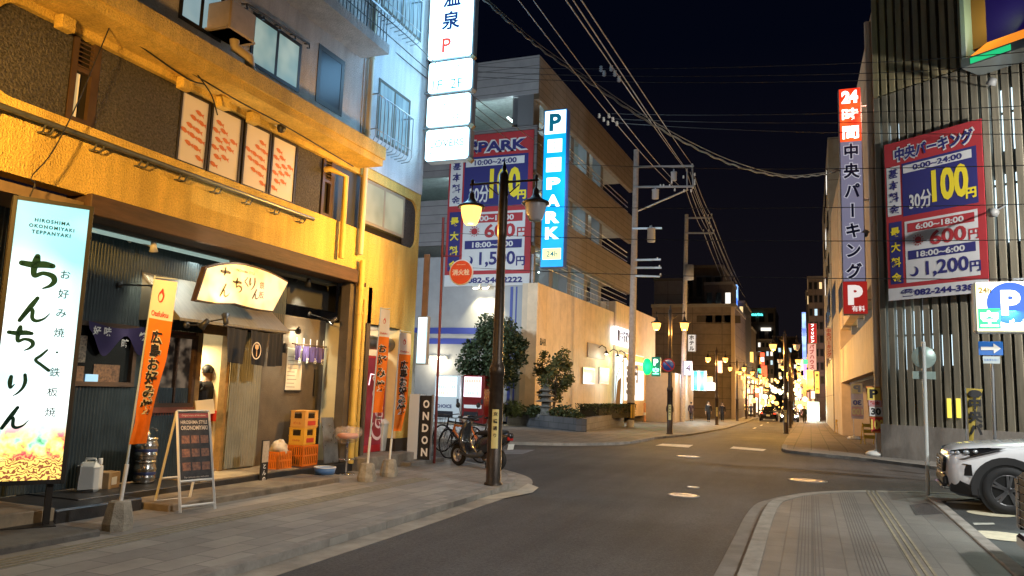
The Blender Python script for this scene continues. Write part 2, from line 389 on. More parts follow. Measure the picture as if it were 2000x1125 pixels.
# parking lot beside it
lot = M('lot_asphalt', (.06, .066, .066), .65, var=.4, scale=.8, bump=.4, bscale=120)
slab('parking_lot', [(e1.x+.1, e1.y), (3.1, 16.4), (30, 11), (30, -14), (e4.x+.1, e4.y)], lot, -.02)
nrm = Vector((-ed.y, ed.x, 0)); nrm = nrm if nrm.x > 0 else -nrm
b = MB(); b.obox(e1+ed*4+nrm*.02+Z_*.0, ed, nrm, Z_, 9, .16, .05, .01)
kind(b.build('lot_kerb', concrete))
b = MB()
for px, py, rx, ry in ((1745+190, 1003, 60, 6), (1960, 1047, 42, 9)):
    c = gnd(px, py, -.012); b.disc(c, ed, nrm, .38 if px > 1940 else .32, 24)
kind(b.build('lot_marking', M('lot_paint', (.62, .56, .4), .6, var=.2, scale=8)))
b = MB(); q = [gnd(*p, -.012) for p in ((1900, 1021), (1940, 1021), (1944, 1024), (1903, 1025))]; b.add(q, [(0, 1, 2, 3)])
q = [gnd(*p, -.012) for p in ((1850, 977), (1920, 983), (1915, 986), (1848, 981))]; b.add(q, [(0, 1, 2, 3)])
kind(b.build('lot_marking', M('lot_line', (.55, .55, .48), .6, var=.3, scale=8)))
# far right sidewalk
pav_far = BRK('far_pavers', (.24, .19, .17), (.15, .125, .115), (.08, .07, .065), 1.6, .55, .02, .7, .5, PI/2, .3, .35)
strip([(25.2, 1.2, 40), (27.3, -.92, 40), (30, -.95, 40), (53, -1.25, 40), (77, -1.7, 40), (200, -3.5, 40)], 0, 'sidewalk', pav_far, .1)
slab('sidewalk', [(-.92, 27.3), (-.7, 26.75), (-.2, 26.2), (1.2, 25.2), (4.2, 21.8), (6, 21.5), (8, 27.3)], M('pale_concrete', (.2, .19, .175), .75, var=.4, scale=2, bump=.3), .003)
band('kerb', [(4.4, 21.5), (1.5, 24.85), (-.25, 26.1), (-.85, 27.0), (-.97, 30)], .16, .008, concrete, .1, -1)
# far left sidewalk
pav_fl = BRK('far_left_pavers', (.23, .21, .185), (.15, .14, .128), (.08, .075, .07), 1.2, .5, .02, .7, .5, PI/2, .3, .4)
slab('sidewalk', [(-60, 28), (-20, 22.2), (-12, 22.0), (-9.5, 22.5), (-7.5, 23.6), (-6.25, 25.1), (-5.75, 26.6), (-5.62, 28.5), (-5.6, 29.99), (-60, 29.99)], pav_fl, 0)
strip([(29.99, -60, -5.6), (37, -60, -5.15), (53, -60, -5.2), (77, -60, -5.4), (200, -60, -7.5)], 0, 'sidewalk', pav_fl, .1)
band('kerb', [(-16, 22.0), (-12, 22.0), (-9.5, 22.5), (-7.5, 23.6), (-6.25, 25.1), (-5.75, 26.6), (-5.62, 28.5), (-5.6, 30)], .16, .008, concrete, .1, 1)
paint = M('road_paint', (.72, .70, .64), .6, var=.35, scale=6)
def mark(pts, m=paint):
    b = MB(); b.add([gnd(*p, ROADZ+.010) for p in pts], [tuple(range(len(pts)))]); return kind(b.build('road_marking', m))
mark([(1280, 870), (1294, 866.5), (1354, 869), (1345, 874)]); mark([(1425, 876), (1432, 872), (1497, 877.5), (1490, 881)])
mark([(985, 878), (1045, 878.5), (1020, 887), (985, 887)], M('faded_paint', (.2, .21, .24), .7, var=.4, scale=3))
for y in (56, 64, 74, 86): 
    b = MB(); b.quad((-3.75, y, G(y)+ROADZ+.02), (-3.6, y, G(y)+ROADZ+.02), (-3.65, y+3, G(y+3)+ROADZ+.02), (-3.8, y+3, G(y+3)+ROADZ+.02)); kind(b.build('road_marking', paint))
steel = M('cast_iron', (.5, .46, .4), .35, .7, var=.3, scale=20)
for i, (px, py, r, lab) in enumerate(((1335, 968, .27, 'round manhole cover in the asphalt nearest the viewer'), (1577, 939, .40, 'large manhole cover beside the right pavement corner'),
                       (1344, 892, .33, 'manhole cover in the middle of the crossing below a white dash'), (1354, 952, .12, 'tiny round valve cover behind the nearest manhole'))):
    t = thing('manhole_cover', lab, 'manhole cover', gnd(px, py, ROADZ))
    c = Vector(t.location)
    b = MB(); b.lathe([(r, .0), (r, .012), (r*.9, .014), (r*.9, .004)], c, 32); b.build('frame', concrete, t)
    b = MB(); b.lathe([(r*.88, .006), (r*.86, .013), (r*.7, .013), (r*.69, .009), (r*.55, .009), (r*.54, .013), (r*.3, .013), (r*.29, .009), (.001, .009)], c, 32); b.build('lid', steel, t)

# ================================================================ the corner building on the left
XF = -7.8
def rc(X, L, R, T, B):
    cx, cy = (L+R)/2, (T+B)/2
    return on_x(L, cy, X).y, on_x(R, cy, X).y, on_x(cx, B, X).z, on_x(cx, T, X).z
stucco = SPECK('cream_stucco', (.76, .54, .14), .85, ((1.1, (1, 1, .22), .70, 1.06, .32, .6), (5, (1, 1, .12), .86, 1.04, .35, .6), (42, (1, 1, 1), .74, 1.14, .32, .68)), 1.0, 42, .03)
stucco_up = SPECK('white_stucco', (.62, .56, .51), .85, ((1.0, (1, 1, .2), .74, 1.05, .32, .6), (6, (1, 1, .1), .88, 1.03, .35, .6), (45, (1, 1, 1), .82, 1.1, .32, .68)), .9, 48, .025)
granite = SPECK('dark_pebbledash', (.042, .040, .040), .6, ((30, (1, 1, 1), .25, 2.0, .34, .66), (1.0, (1, 1, 1), .8, 1.1, .35, .65)), 1.0, 32, .04)
dark_fr = M('dark_bronze_frame', (.03, .026, .022), .45, .3)
brown_fr = M('brown_frame', (.06, .035, .02), .5, var=.3)
wood = M('dark_brown_timber', (.075, .042, .026), .7, var=.45, scale=6, bump=.4, bscale=30, stretch=(1, .15, 1))
corr = M('dark_corrugated_metal', (.040, .056, .062), .45, .35, var=.2, scale=3)
corr_l = M('pale_corrugated_metal', (.30, .29, .22), .45, .4, var=.15, scale=3)
brownwall = M('brown_shop_wall', (.10, .08, .058), .75, var=.25, scale=3, bump=.25)
greypipe = M('grey_pipe', (.16, .17, .16), .35, .6, var=.2, scale=8)
white_p = M('white_paint', (.75, .75, .72), .5)
black_p = M('black_paint', (.015, .015, .016), .45)
KF = 8.2/7.8
BLD = thing('corner_building', 'cream stuccoed building with a restaurant on its ground floor and a dark window band', 'building', (-8.2, 10, 0))
ZOOM[0] = KF
YE = 14.42; Y0B = -14
zb0, zb1 = 4.50, 5.53
b = MB(); b.box(XF, XF-.25, 5.05, YE, 3.70, zb0).box(XF, XF-.25, Y0B, 5.05, 3.62, zb1+.2).box(XF, XF-.25, 5.05, YE, zb1, 5.73)
b.box(XF, XF-6, YE, YE+.001, 3.7, 5.7)
rr = .28
for (yy, zz, sy, sz) in ((5.05, zb0, 1, 1), (5.05, zb1, 1, -1), (YE-.1, zb0, -1, 1), (YE-.1, zb1, -1, -1)):
    poly = [(yy, zz)] + [(yy+sy*rr*(1-math.cos(a)), zz+sz*rr*(1-math.sin(a))) for a in [i*PI/12 for i in range(7)]]
    b.prism(poly, (XF-.2, 0, 0), Y_, Z_, .197)
b.box(XF-.001, XF-.25, YE-.1, YE, zb0, zb1)
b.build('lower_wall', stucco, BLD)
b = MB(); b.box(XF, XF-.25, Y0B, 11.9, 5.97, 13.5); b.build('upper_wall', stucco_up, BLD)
yp0 = 12.15
b = MB(); b.box(XF+.02, XF-.25, 11.9, YE, 5.731, 13.5).box(XF-.25, XF-7, YE-.25, YE-.003, 2.75, 13.5); b.build('wing_wall', SPECK('white_stucco_wing', (.62, .62, .62), .85, ((.9, (1, 1, .2), .76, 1.05, .32, .6), (6, (1, 1, .1), .88, 1.03, .35, .6), (45, (1, 1, 1), .88, 1.06, .32, .68)), .7, 48, .02), BLD)
b = MB(); b.box(-7.28, XF-.1, Y0B, 11.93, 5.62, 5.78).box(-7.24, -7.40, Y0B, 11.95, 5.74, 5.97).box(-7.40, XF, Y0B, 11.9, 5.78, 5.95); b.build('ledge', stucco, BLD)
b = MB(); b.box(XF-.12, XF-.2, 5.0, YE-.09, zb0-.1, zb1+.1); b.build('band_backing', dark_fr, BLD)
def on_band(px, py): return on_x(px, py, XF-.08).y
def panel(pl, pl2, pr, pr2, nm='stone_panel', mat=granite, z0=zb0+.01, z1=zb1-.01, X=XF-.06):
    ya = on_x(pl, pl2, X).y if pl else 5.05; yb = on_x(pr, pr2, X).y if pr else YE-.1
    b = MB(); b.box(X, X-.05, ya, yb, z0, z1); return b.build(nm, mat, BLD)
panel(None, 0, 137, 130); panel(190, 175, 347, 250); panel(579, 345, 626, 360); panel(650, 375, 702, 390, 'dark_panel', M('dark_grille_panel', (.03, .032, .036), .5, var=.2)); panel(790, 425, None, 0)
# louvred casements
for (l, ly, r, ry) in ((137, 130, 188, 175), (627, 362, 649, 374)):
    ya, yb = on_x(l, ly, XF-.08).y, on_x(r, ry, XF-.08).y
    b = MB(); b.box(XF-.05, XF-.11, ya, ya+.07, zb0+.01, zb1-.01).box(XF-.05, XF-.11, yb-.1, yb, zb0+.01, zb1-.01).box(XF-.05, XF-.11, ya+.07, yb-.1, zb0+.01, zb0+.07).box(XF-.05, XF-.11, ya+.07, yb-.1, 5.12, 5.17)
    w = b.build('louvre_window', brown_fr, BLD)
    b = MB()
    for k in range(6): b.obox(Vector((XF-.07, (ya+yb-.03)/2, 5.2+k*.055)), Y_, Vector((.8, 0, -.6)), Vector((.6, 0, .8)), yb-ya-.17, .05, .012)
    b.build('louvre', brown_fr, w)
    b = MB(); b.box(XF-.09, XF-.1, ya+.07, yb-.1-.12, zb0+.08, 5.10); b.build('pane', E('lit_curtain', (1, .72, .32), .38), w)
# the four windows behind blinds with fish
blind = E('lit_blind', (1, .84, .60), .07, (.58, .52, .42))
fishm = M('orange_fish_print', (.55, .16, .05), .7)
cols = [(347, 250, 406, 272), (408, 273, 470, 298), (474, 300, 526, 322), (528, 323, 577, 343)]
fr = MB(); win = None
for i, (l, ly, r, ry) in enumerate(cols):
    ya, yb = on_x(l, ly, XF-.07).y, on_x(r, ry, XF-.07).y
    b = MB(); b.box(XF-.055, XF-.10, ya, ya+.035, zb0+.01, zb1-.01).box(XF-.055, XF-.10, yb-.035, yb, zb0+.01, zb1-.01).box(XF-.055, XF-.10, ya+.035, yb-.035, zb1-.05, zb1-.01).box(XF-.055, XF-.10, ya+.035, yb-.035, zb0+.01, zb0+.04)
    w = b.build('blind_window', dark_fr, BLD)
    b = MB(); b.box(XF-.075, XF-.085, ya+.03, yb-.03, zb0+.03, zb1-.03); bl = b.build('blind', blind, w)
    f = MB(); rng = random.Random(i)
    wy, wz = yb-ya-.07, zb1-zb0-.1; sgn = -1 if i % 2 == 0 else 1
    edge = yb-.05 if i % 2 == 0 else ya+.05
    for row in range(6):
        for c_ in range(3):
            if abs(row-2.6)+c_*1.1 > 3.0: continue
            yc = edge + sgn*(.08+c_*.15+(row % 2)*.06); zc = zb0+.16+row*.125+c_*.03
            if yc < ya+.1 or yc > yb-.08: continue
            s = .052
            f.add([(XF-.07, yc+a*s*1.35, zc+e*s*1.3-a*s*.3) for a, e in ((-1.2, 0), (-.6, .45), (.1, .5), (.6, .15), (1.2, .5), (1.0, 0), (1.2, -.5), (.6, -.15), (.1, -.5), (-.6, -.42))], [(0, 1, 2, 3, 7, 8, 9), (3, 4, 5, 6, 7)])
    if f.v: f.build('fish_print', fishm, bl)
# window of the wing and upstairs windows
def window(l, r, t, bt, X, nm, pane, panes=1, frame=dark_fr, fw=.06, dep=.09, parent=None):
    ya, yb, z0, z1 = rc(X, l, r, t, bt)
    b = MB(); x0, x1 = X+.01, X-dep
    b.box(x0, x1, ya, ya+fw, z0, z1).box(x0, x1, yb-fw, yb, z0, z1).box(x0, x1, ya+fw, yb-fw, z1-fw, z1).box(x0, x1, ya+fw, yb-fw, z0, z0+fw)
    for k in range(1, panes): yk = ya+(yb-ya)*k/panes; b.box(x0-.003, x1, yk-.03, yk+.03, z0+fw, z1-fw)
    w = b.build(nm, frame, parent or BLD)
    b = MB(); b.box(X+.004, X-.02, ya+fw*.7, yb-fw*.7, z0+fw*.7, z1-fw*.7); b.build('pane', pane, w)
    return w
glow = E2('frosted_glow', (.25, .42, .42), (.55, .68, .60), .42, 1.5)
dim = M('dark_glass', (.012, .016, .022), .3, 0, spec=.25)
cool = E2('cool_pane', (.06, .16, .24), (.22, .4, .5), .5, 2.2, stretch=(1, 3, .4))
window(706, 790, 365, 450, XF-.03, 'wing_window', E2('wing_pane', (.32, .34, .24), (.62, .6, .42), .42, 1.2), 2, M('pale_frame', (.3, .27, .2), .5))
window(350, 437, -45, 62, XF, 'ribbon_window', E2('pale_blue_pane', (.3, .5, .58), (.5, .66, .7), .45, 1.2), 2)
window(488, 588, 52, 155, XF, 'ribbon_window', glow, 2)
window(618, 671, 100, 215, XF, 'casement_window', dim, 1, fw=.09)
w1 = window(736, 800, 172, 288, XF+.02, 'balcony_window', cool, 2)
w2 = window(745, 826, -60, 50, XF+.02, 'balcony_window', cool, 2)
alu = M('aluminium', (.45, .47, .5), .35, .8)
for (l, r, t, bt) in ((738, 810, 205, 298), (745, 828, -40, 52)):
    ya, yb, z0, z1 = rc(XF+.3, l, r, t, bt); b = MB()
    b.tube([(XF, ya, z1), (XF+.26, ya, z1), (XF+.26, yb, z1), (XF, yb, z1)], .016, 6)
    n = 10
    for k in range(n+1):
        y = ya+(yb-ya)*k/n; b.tube([(XF+.26, y, z1), (XF+.26, y, z0+.1), (XF+.2, y, z0+.02), (XF+.02, y, z0)], .011, 5)
    b.tube([(XF, ya, z0+.25), (XF+.26, ya, z0+.25), (XF+.26, yb, z0+.25)], .012, 5); b.build('balcony_railing', alu, BLD)
# balcony slab above
ya, yb, z0, z1 = rc(XF+.5, 640, 722, -40, 40)
b = MB(); b.box(XF, XF+.6, 9.0, 11.8, 7.72, 7.9); b.build('balcony_slab', stucco_up, BLD)
b = MB()
b.tube([(XF+.55, 9.0, 8.5), (XF+.55, 11.75, 8.5)], .02, 6)
for k in range(26): b.tube([(XF+.55, 9.0+k*.11, 7.9), (XF+.55, 9.0+k*.11, 8.5)], .01, 4)
b.build('balcony_railing', alu, BLD)
# ventilation hood and duct
p = on_x(462, 45, XF+.3)
b = MB(); b.box(XF, XF+.42, p.y-.26, p.y+.26, p.z-.2, p.z+.22, .02); b.box(XF+.02, XF+.4, p.y-.30, p.y+.3, p.z-.2, p.z-.17)
hood = b.build('vent_hood', M('hood_paint', (.5, .4, .3), .6, var=.15), BLD)
b = MB(); b.tube([(XF+.2, p.y+.1, p.z-.18), (XF+.2, p.y+.12, p.z-.3), (XF+.3, p.y+.3, p.z-.38), (XF+.3, p.y+.36, p.z-.55), (XF+.3, p.y+.36, p.z-1.0)], .075, 10); b.build('duct', M('duct_paint', (.55, .45, .33), .55), hood)
# hook rail, downpipes, horizontal pipe with clips, ceiling lamps under the ledge
b = MB(); r0, r1 = on_x(482, 8, XF+.1), on_x(604, 86, XF+.1); b.tube([r0, r1], .018, 6)
for k in range(5):
    q = r0.lerp(r1, k/4); b.tube([q, q+Vector((-.1, 0, .02))], .012, 5); b.tube([q, q+Vector((0, .02, -.07)), q+Vector((0, -.05, -.09))], .012, 5)
b.build('hook_rail', black_p, BLD)
b = MB(); b.tube([(XF+.09, 12.03, 13), (XF+.09, 12.03, 4.0)], .05, 10)
for z in (6.3, 7.8, 9.5): b.tube([(XF+.09, 12.03, z), (XF+.09, 12.03, z+.05)], .062, 10)
b.build('downpipe', M('cream_pipe', (.6, .52, .36), .5), BLD)
ypipe = M('yellow_pipe', (.62, .44, .10), .5, var=.1)
b = MB()
b.tube([(XF+.1, 12.1, 3.9), (XF+.1, 12.1, .22)], .055, 10); b.tube([(XF+.06, 12.32, 3.2), (XF+.06, 12.32, .22)], .04, 10)
a1 = on_x(645, 330, XF+.1); a2 = on_x(676, 345, XF+.1); a3 = on_x(668, 505, XF+.1)
b.tube([a1+Vector((-.1, 0, 0)), a1, a2, Vector((a2.x, a2.y, a3.z))], .05, 10)
for z in (.9, 1.9, 2.9, 3.35): b.tube([(XF+.1, 12.1, z), (XF+.1, 12.1, z+.05)], .07, 10)
b.build('downpipe', ypipe, BLD)
b = MB(); q0 = on_x(0, 206, XF+.12); q1 = on_x(612, 430, XF+.12); b.tube([(q0.x, 1, q0.z), (q1.x, q1.y, q0.z)], .034, 8)
b.build('awning_tube', greypipe, BLD)
b = MB()
for k in range(9):
    b = MB(); y = 5.0+k*.65; b.tube([(XF, y, q0.z-.1), (XF+.07, y, q0.z-.1), (XF+.12, y, q0.z-.03)], .012, 5); b.tube([(XF, y+.1, q0.z-.1), (XF+.07, y+.1, q0.z-.1), (XF+.12, y+.1, q0.z-.03)], .012, 5); b.tube([(XF+.07, y, q0.z-.1), (XF+.07, y+.1, q0.z-.1)], .008, 4); b.build('tube_clip', greypipe, BLD)
b = MB()
for px, py in ((170, 22), (378, 148), (445, 188), (505, 218)):
    q = on_z(px, py, 5.62); MB().box(XF+.01, XF+.14, q.y-.09, q.y+.09, 5.44, 5.60, .01).build('junction_box', stucco, BLD)
for px, py in ((560, 248),):
    q = on_x(px, py, XF+.2); t = thing('dome_camera', 'small round camera under the concrete ledge above the fish windows', 'security camera', tuple(EYE+(Vector((XF+.03, q.y, q.z))-EYE)*KF))
    b = MB(); b.box(XF, XF+.12, q.y-.06, q.y+.06, q.z+.02, q.z+.12, .01); b.build('mount', white_p, t)
    b = MB(); b.lathe([(.001, -.09), (.05, -.07), (.07, -.02), (.07, .03), (.001, .03)], (XF+.1, q.y, q.z), 14); b.build('lens_dome', black_p, t)

ZOOM[0] = 1.0; XF = -8.2
def KY(y): return y*KF
def KZ(z): return H_+(z-H_)*KF
# ---------------------------------------------------------------- shop front (recessed under the beam)
XS = -8.85
TB, TT, YA, YZ = KZ(3.47), KZ(3.715), KY(6.33), KY(12.02)
b = MB(); b.box(XF+.09, XF-.35, YA, YZ, TB, TT, .012).box(XF+.05, XF-.1, YZ, YZ+.35, TB-.03, TB+.05); b.build('timber_beam', wood, BLD)
b = MB(); b.box(XF-.36, XS-.1, YA, YZ, TB-.05, TB+.03); b.build('soffit', M('soffit_paint', (.16, .18, .17), .7), BLD)
b = MB(); b.box(XF-.02, XS-.3, Y0B, YA-.01, TB+.03, KZ(3.61)); b.box(XF-.06, XS-.1, Y0B, 5.6, 0, TB+.03); b.build('side_wall', M('brown_side_wall', (.22, .16, .1), .8, var=.2), BLD)
strip_y0, strip_y1 = YA+.2, YA+3.0
MB().box(XF-.40, XF-.47, strip_y0, strip_y1, TB-.10, TB-.052, .008).build('soffit_strip_light', E('soffit_strip', (.7, 1, .9), .28), BLD)
_l = light('AREA', 'strip_glow', (XF-.40, (strip_y0+strip_y1)/2+.9, TB-.14), 46, (.92, 1, .92), BLD, .3, target=(XF-.10, (strip_y0+strip_y1)/2+.9, 0)); _l.data.shape = 'RECTANGLE'; _l.data.size = .2; _l.data.size_y = 4.4
def corrug(name, X, ya, yb, z0, z1, mat, pitch=.05, amp=.012, parent=None):
    b = MB(); n = max(4, int((yb-ya)/pitch)*4); vs = []
    for k in range(n+1):
        y = ya+(yb-ya)*k/n; x = X+amp*math.sin(k*PI/2)
        vs += [Vector((x, y, z0)), Vector((x, y, z1))]
    b.add(vs, [(2*k, 2*k+2, 2*k+3, 2*k+1) for k in range(n)], True)
    return b.build(name, mat, parent or BLD)
DL = on_x(384, 760, XS).y; DR = on_x(440, 780, XS).y; CRr = on_x(500, 800, XS).y
WZ1 = on_x(220, 632, XS).z; WZ0 = on_x(220, 755, XS).z; YW0 = 5.6; FY = on_x(560, 580, XS).y; DT = on_x(410, 640, XS).z; FZ = .18
corrug('upper_cladding', XS, YW0, FY, WZ1, TB, corr)
corrug('lower_cladding', XS, YW0, DL-.1, FZ, WZ0, corr)
corrug('sliding_panel', XS+.06, DR+.02, CRr, FZ+.03, DT, corr_l, .055, .014)
b = MB(); b.box(XS, XS-.1, CRr, 13.0, FZ, WZ1+.5).box(XS, XS-.1, DR, CRr, DT, WZ1).box(XS-.01, XS-.1, CRr, FY, WZ1+.5, TB); b.build('shop_wall', brownwall, BLD)
b = MB(); b.box(XS+.008, XS-.1, FY, 13.0, on_x(600, 600, XS).z, TB); b.build('fascia_board', M('fascia_black', (.028, .03, .03), .6), BLD)
b = MB(); YP = on_x(657, 730, XS+.05).y; b.box(XS+.4, XS+.05, YP-.08, YP+.06, FZ, TB); b.build('corner_post', M('dark_post', (.02, .017, .014), .6), BLD)
b = MB(); b.box(XS-.02, XF, YP+.06, YP+.2, FZ, TB).box(XF-.01, XF-.2, YZ-.1, YZ+.1, FZ, TB); b.build('return_wall', brownwall, BLD)
# shop windows
def shopwin(ya, yb, z0, z1, pane, nm='shop_window', bars=0):
    b = MB(); f = .06
    b.box(XS+.05, XS-.06, ya, ya+f, z0, z1).box(XS+.05, XS-.06, yb-f, yb, z0, z1).box(XS+.05, XS-.06, ya+f, yb-f, z1-f, z1).box(XS+.05, XS-.06, ya+f, yb-f, z0, z0+f)
    for k in range(1, bars+1): y = ya+(yb-ya)*k/(bars+1); b.box(XS+.04, XS-.02, y-.015, y+.015, z0+f, z1-f)
    w = b.build(nm, wood, BLD); b = MB(); b.box(XS-.02, XS-.03, ya+.03, yb-.03, z0+.03, z1-.03); b.build('pane', pane, w); return w
ya, yb = YW0, on_x(262, 690, XS).y
shopwin(ya, yb, WZ0, WZ1, M('shop_glass_dark', (.012, .014, .015), .1, spec=.7))
yc = on_x(304, 700, XS).y
b = MB(); b.box(XS+.01, XS-.08, yb, yc, WZ0, WZ1); b.build('mullion_board', corr, BLD)
inter = E2('shelf_glow', (.02, .015, .012), (.42, .30, .2), .28, 5.0, .42, .62)
sw = shopwin(yc, DL-.1, on_x(340, 795, XS).z, on_x(345, 652, XS).z, inter, bars=1)
b = MB(); sz = on_x(340, 795, XS).z; b.box(XS+.06, XS-.06, yc-.02, DL-.08, sz-.08, sz).box(XS, XS-.05, yc, DL-.1, sz-.12, sz-.08); b.box(XS-.01, XS-.08, yc, DL-.1, WZ0-.2, sz-.12); b.box(XS-.01, XS-.08, yc, DL-.1, on_x(345, 652, XS).z, WZ1); b.build('sill', M('red_brown_sill', (.2, .06, .035), .6, var=.3), sw)
# interior seen through the open door
b = MB(); b.box(XS-1.6, XS-1.65, DL-.6, DR+.6, .2, DT+.1).box(XS-.05, XS-1.6, DR+.12, DR+.16, .2, DT+.1); b.build('interior_wall', M('interior_plaster', (.75, .58, .32), .7, var=.1), BLD)
b = MB(); b.box(XS-1.58, XS-1.6, DL-.5, DR+.5, .95, 1.12).box(XS-.06, XS-1.5, DR+.10, DR+.118, .95, 1.12); b.build('red_stripe', M('red_stripe', (.6, .04, .02), .5), BLD)
b = MB(); b.box(XS-.02, XS-1.7, DL-.6, DR+.2, .16, .215); b.build('interior_floor', M('interior_tile', (.3, .22, .14), .5), BLD)
b = MB(); b.box(XS+.03, XS-.1, DL-.1, DL+.02, FZ, WZ1).box(XS+.03, XS-.1, DR-.06, DR+.02, FZ, DT+.05).box(XS+.03, XS-.1, DL+.02, DR-.06, DT, DT+.1).box(XS+.02, XS-.05, DL+.02, DR+.02, DT+.1, WZ1); b.build('door_frame', M('varnished_wood', (.28, .17, .06), .5, var=.3, scale=8), BLD)
light('AREA', 'interior_lamp', (XS-.8, (DL+DR)/2, 2.2), 45, (1, .78, .42), BLD, .3, target=(XS-.8, (DL+DR)/2, 0))
# canopy over the entrance
c0, c1 = on_x(352, 620, XF+.12), on_x(566, 646, XF+.12); zt = on_x(430, 560, XS).z
ca, cb, cz = c0.y, c1.y, c0.z
b = MB(); 
for (p, q) in ((.0, .03),):
    A = [Vector((XF+.12, ca, cz)), Vector((XF+.12, cb, cz)), Vector((XS, cb, zt)), Vector((XS, ca, zt))]; B = [v-Vector((0, 0, .04)) for v in A]
    b.add(A+B, [(0, 1, 2, 3), (7, 6, 5, 4), (0, 4, 5, 1), (1, 5, 6, 2), (2, 6, 7, 3), (3, 7, 4, 0)])
b.add([(XF+.11, ca+.01, cz-.03), (XS, ca+.01, zt-.03), (XS, ca+.01, cz-.03)], [(0, 1, 2)]); b.add([(XF+.11, cb-.01, cz-.03), (XS, cb-.01, zt-.03), (XS, cb-.01, cz-.03)], [(0, 1, 2)])
b.build('entrance_canopy', M('canopy_metal', (.2, .18, .14), .5, .3, var=.25, scale=4, stretch=(1, 6, .3)), BLD)
# steps
tile = M('entrance_tile', (.34, .27, .17), .6, var=.3, scale=5, bump=.2)
blackstone = M('black_stone', (.03, .03, .032), .4, var=.4, scale=6, bump=.2)
b = MB(); b.box(-7.35, -8.2, 7.55, 11.25, -.02, .085, .012); kind(b.build('doorstep_slab', M('lower_step', (.22, .18, .13), .7, var=.4, scale=4, bump=.3)))
b = MB(); b.box(-8.1, XS-.3, 6.9, 12.8, -.02, .165, .008); kind(b.build('doorstep', blackstone))
b = MB(); b.box(-8.13, XS-.2, 8.9, 11.2, .165, .182, .003); kind(b.build('doorstep_tile', tile))
b = MB(); b.box(-7.72, -9, 6.3, 7.5, -.02, .15, .02); kind(b.build('doorstep', blackstone))
b = MB(); b.box(-6.80, -8.6, 2.5, 6.1, -.02, .06, .01); kind(b.build('entrance_ramp', M('ramp_mat', (.13, .125, .115), .75, var=.35, scale=5, bump=.5)))
b = MB(); b.box(-7.6, -8.5, 4.2, 6.2, .06, .2, .01); kind(b.build('doorstep', M('tan_step', (.3, .24, .16), .7, var=.3)))
# ================================================================ vestibule of the corner building
cream_in = M('cream_plaster', (.72, .66, .46), .8, var=.12, scale=2)
YE = KY(14.42); V0, VZ = KY(12.36), KZ(2.78); WT = KZ(3.699)
q0 = on_x(772, 860, XF).y
b = MB(); b.box(XF, XF-.25, q0, YE, .25, WT).box(XF, XF-.25, V0, q0, VZ, WT); b.box(XF, XF-.25, YZ+.1, V0, .1, KZ(3.43)); b.box(XF-.005, XF-.25, YZ+.1, V0, KZ(3.43), WT); b.build('pilaster_wall', stucco, BLD)
b = MB(); b.box(XF-.002, XF-1.6, q0-.012, q0-.002, .5, VZ).box(XF-1.6, XF-1.7, YZ+.1, q0, .1, VZ).box(XF-.25, XF-1.6, YZ+.1, YZ+.12, .1, VZ); b.build('vestibule_wall', cream_in, BLD)
b = MB(); b.box(XF+.008, XF-1.6, q0-.02, YE+.01, .1, .52); b.build('plinth', M('black_plinth', (.02, .02, .022), .5), BLD)
b = MB(); b.box(XF-.1, XF-1.7, YZ+.1, q0, VZ-.04, VZ-.001); b.build('vestibule_ceiling', M('pale_ceiling', (.5, .52, .46), .8), BLD)
b = MB(); b.box(-7.85, XF-1.7, YZ+.2, q0+.3, -.02, .25, .01); kind(b.build('vestibule_floor', M('vestibule_step', (.22, .2, .17), .65, var=.35, scale=4, bump=.2)))
b = MB(); b.box(-7.6, XF-.6, 14.2, 15.75, -.02, .085, .012); kind(b.build('corner_step', M('corner_step', (.17, .165, .155), .65, var=.35, scale=4, bump=.2)))
b = MB(); dz = KZ(2.45); b.tube([(XF-.25, V0+.2, dz), (XF-.25, q0-.02, dz)], .14, 14)
for k in range(3): b.lathe([(.15, -.02), (.15, .02)], (XF-.25, V0+.4+k*.35, dz), 14, Y_)
b.build('vent_duct', M('galvanised', (.2, .21, .22), .35, .8, var=.2), BLD)
light('POINT', 'vestibule_lamp', (XF-.7, V0+.8, VZ-.2), 22, (1, .86, .62), BLD, .1)
b = MB(); b.box(-8.45, -8.7, YE+.004, YE+.6, .1, 2.85); b.build('corner_panel', M('pale_blue_panel', (.42, .5, .52), .6), BLD)

# ================================================================ the tall lit sign by the restaurant
p0 = on_x(118, 936, -7.35)
A = math.radians(58); SX = Vector((math.cos(A), math.sin(A), 0)); SN = Vector((SX.y, -SX.x, 0))   # along the face, and out of it
SW, SB = 1.16, p0.z
ST = on_p(165, 409, p0, SN).z
# left edge
SWl = abs((on_p(15, 403, p0, SN)-on_p(165, 412, p0, SN)).dot(SX)); print('sign', SWl, p0, ST)
SW = SWl*.95
base = p0 - SX*SW/2; ROOT_Z = 0
sg = thing('lightbox_sign', 'tall white lightbox sign with brushed dark green lettering and a food picture at its foot', 'lightbox sign', (base.x, base.y, 0))
def sp(u, v, d=0.0): return p0 - SX*SW + SX*u*SW + Z_*(v*(ST-SB)) + SN*d
H2 = ST-SB
b = MB()
ctr = p0-SX*SW/2+Z_*H2/2-SN*.1
b.obox(ctr-SN*.005, SX, SN, Z_, SW, .17, H2)
b.obox(p0+SX*.022+Z_*H2/2-SN*.09, SX, SN, Z_, .045, .2, H2+.09, .005); b.obox(p0-SX*(SW+.022)+Z_*H2/2-SN*.09, SX, SN, Z_, .045, .2, H2+.09, .005)
b.obox(ctr+Z_*(H2/2+.022)+SN*.01, SX, SN, Z_, SW, .2, .045); b.obox(ctr-Z_*(H2/2+.022)+SN*.01, SX, SN, Z_, SW, .2, .045)
b.build('frame', black_p, sg)
b = MB()
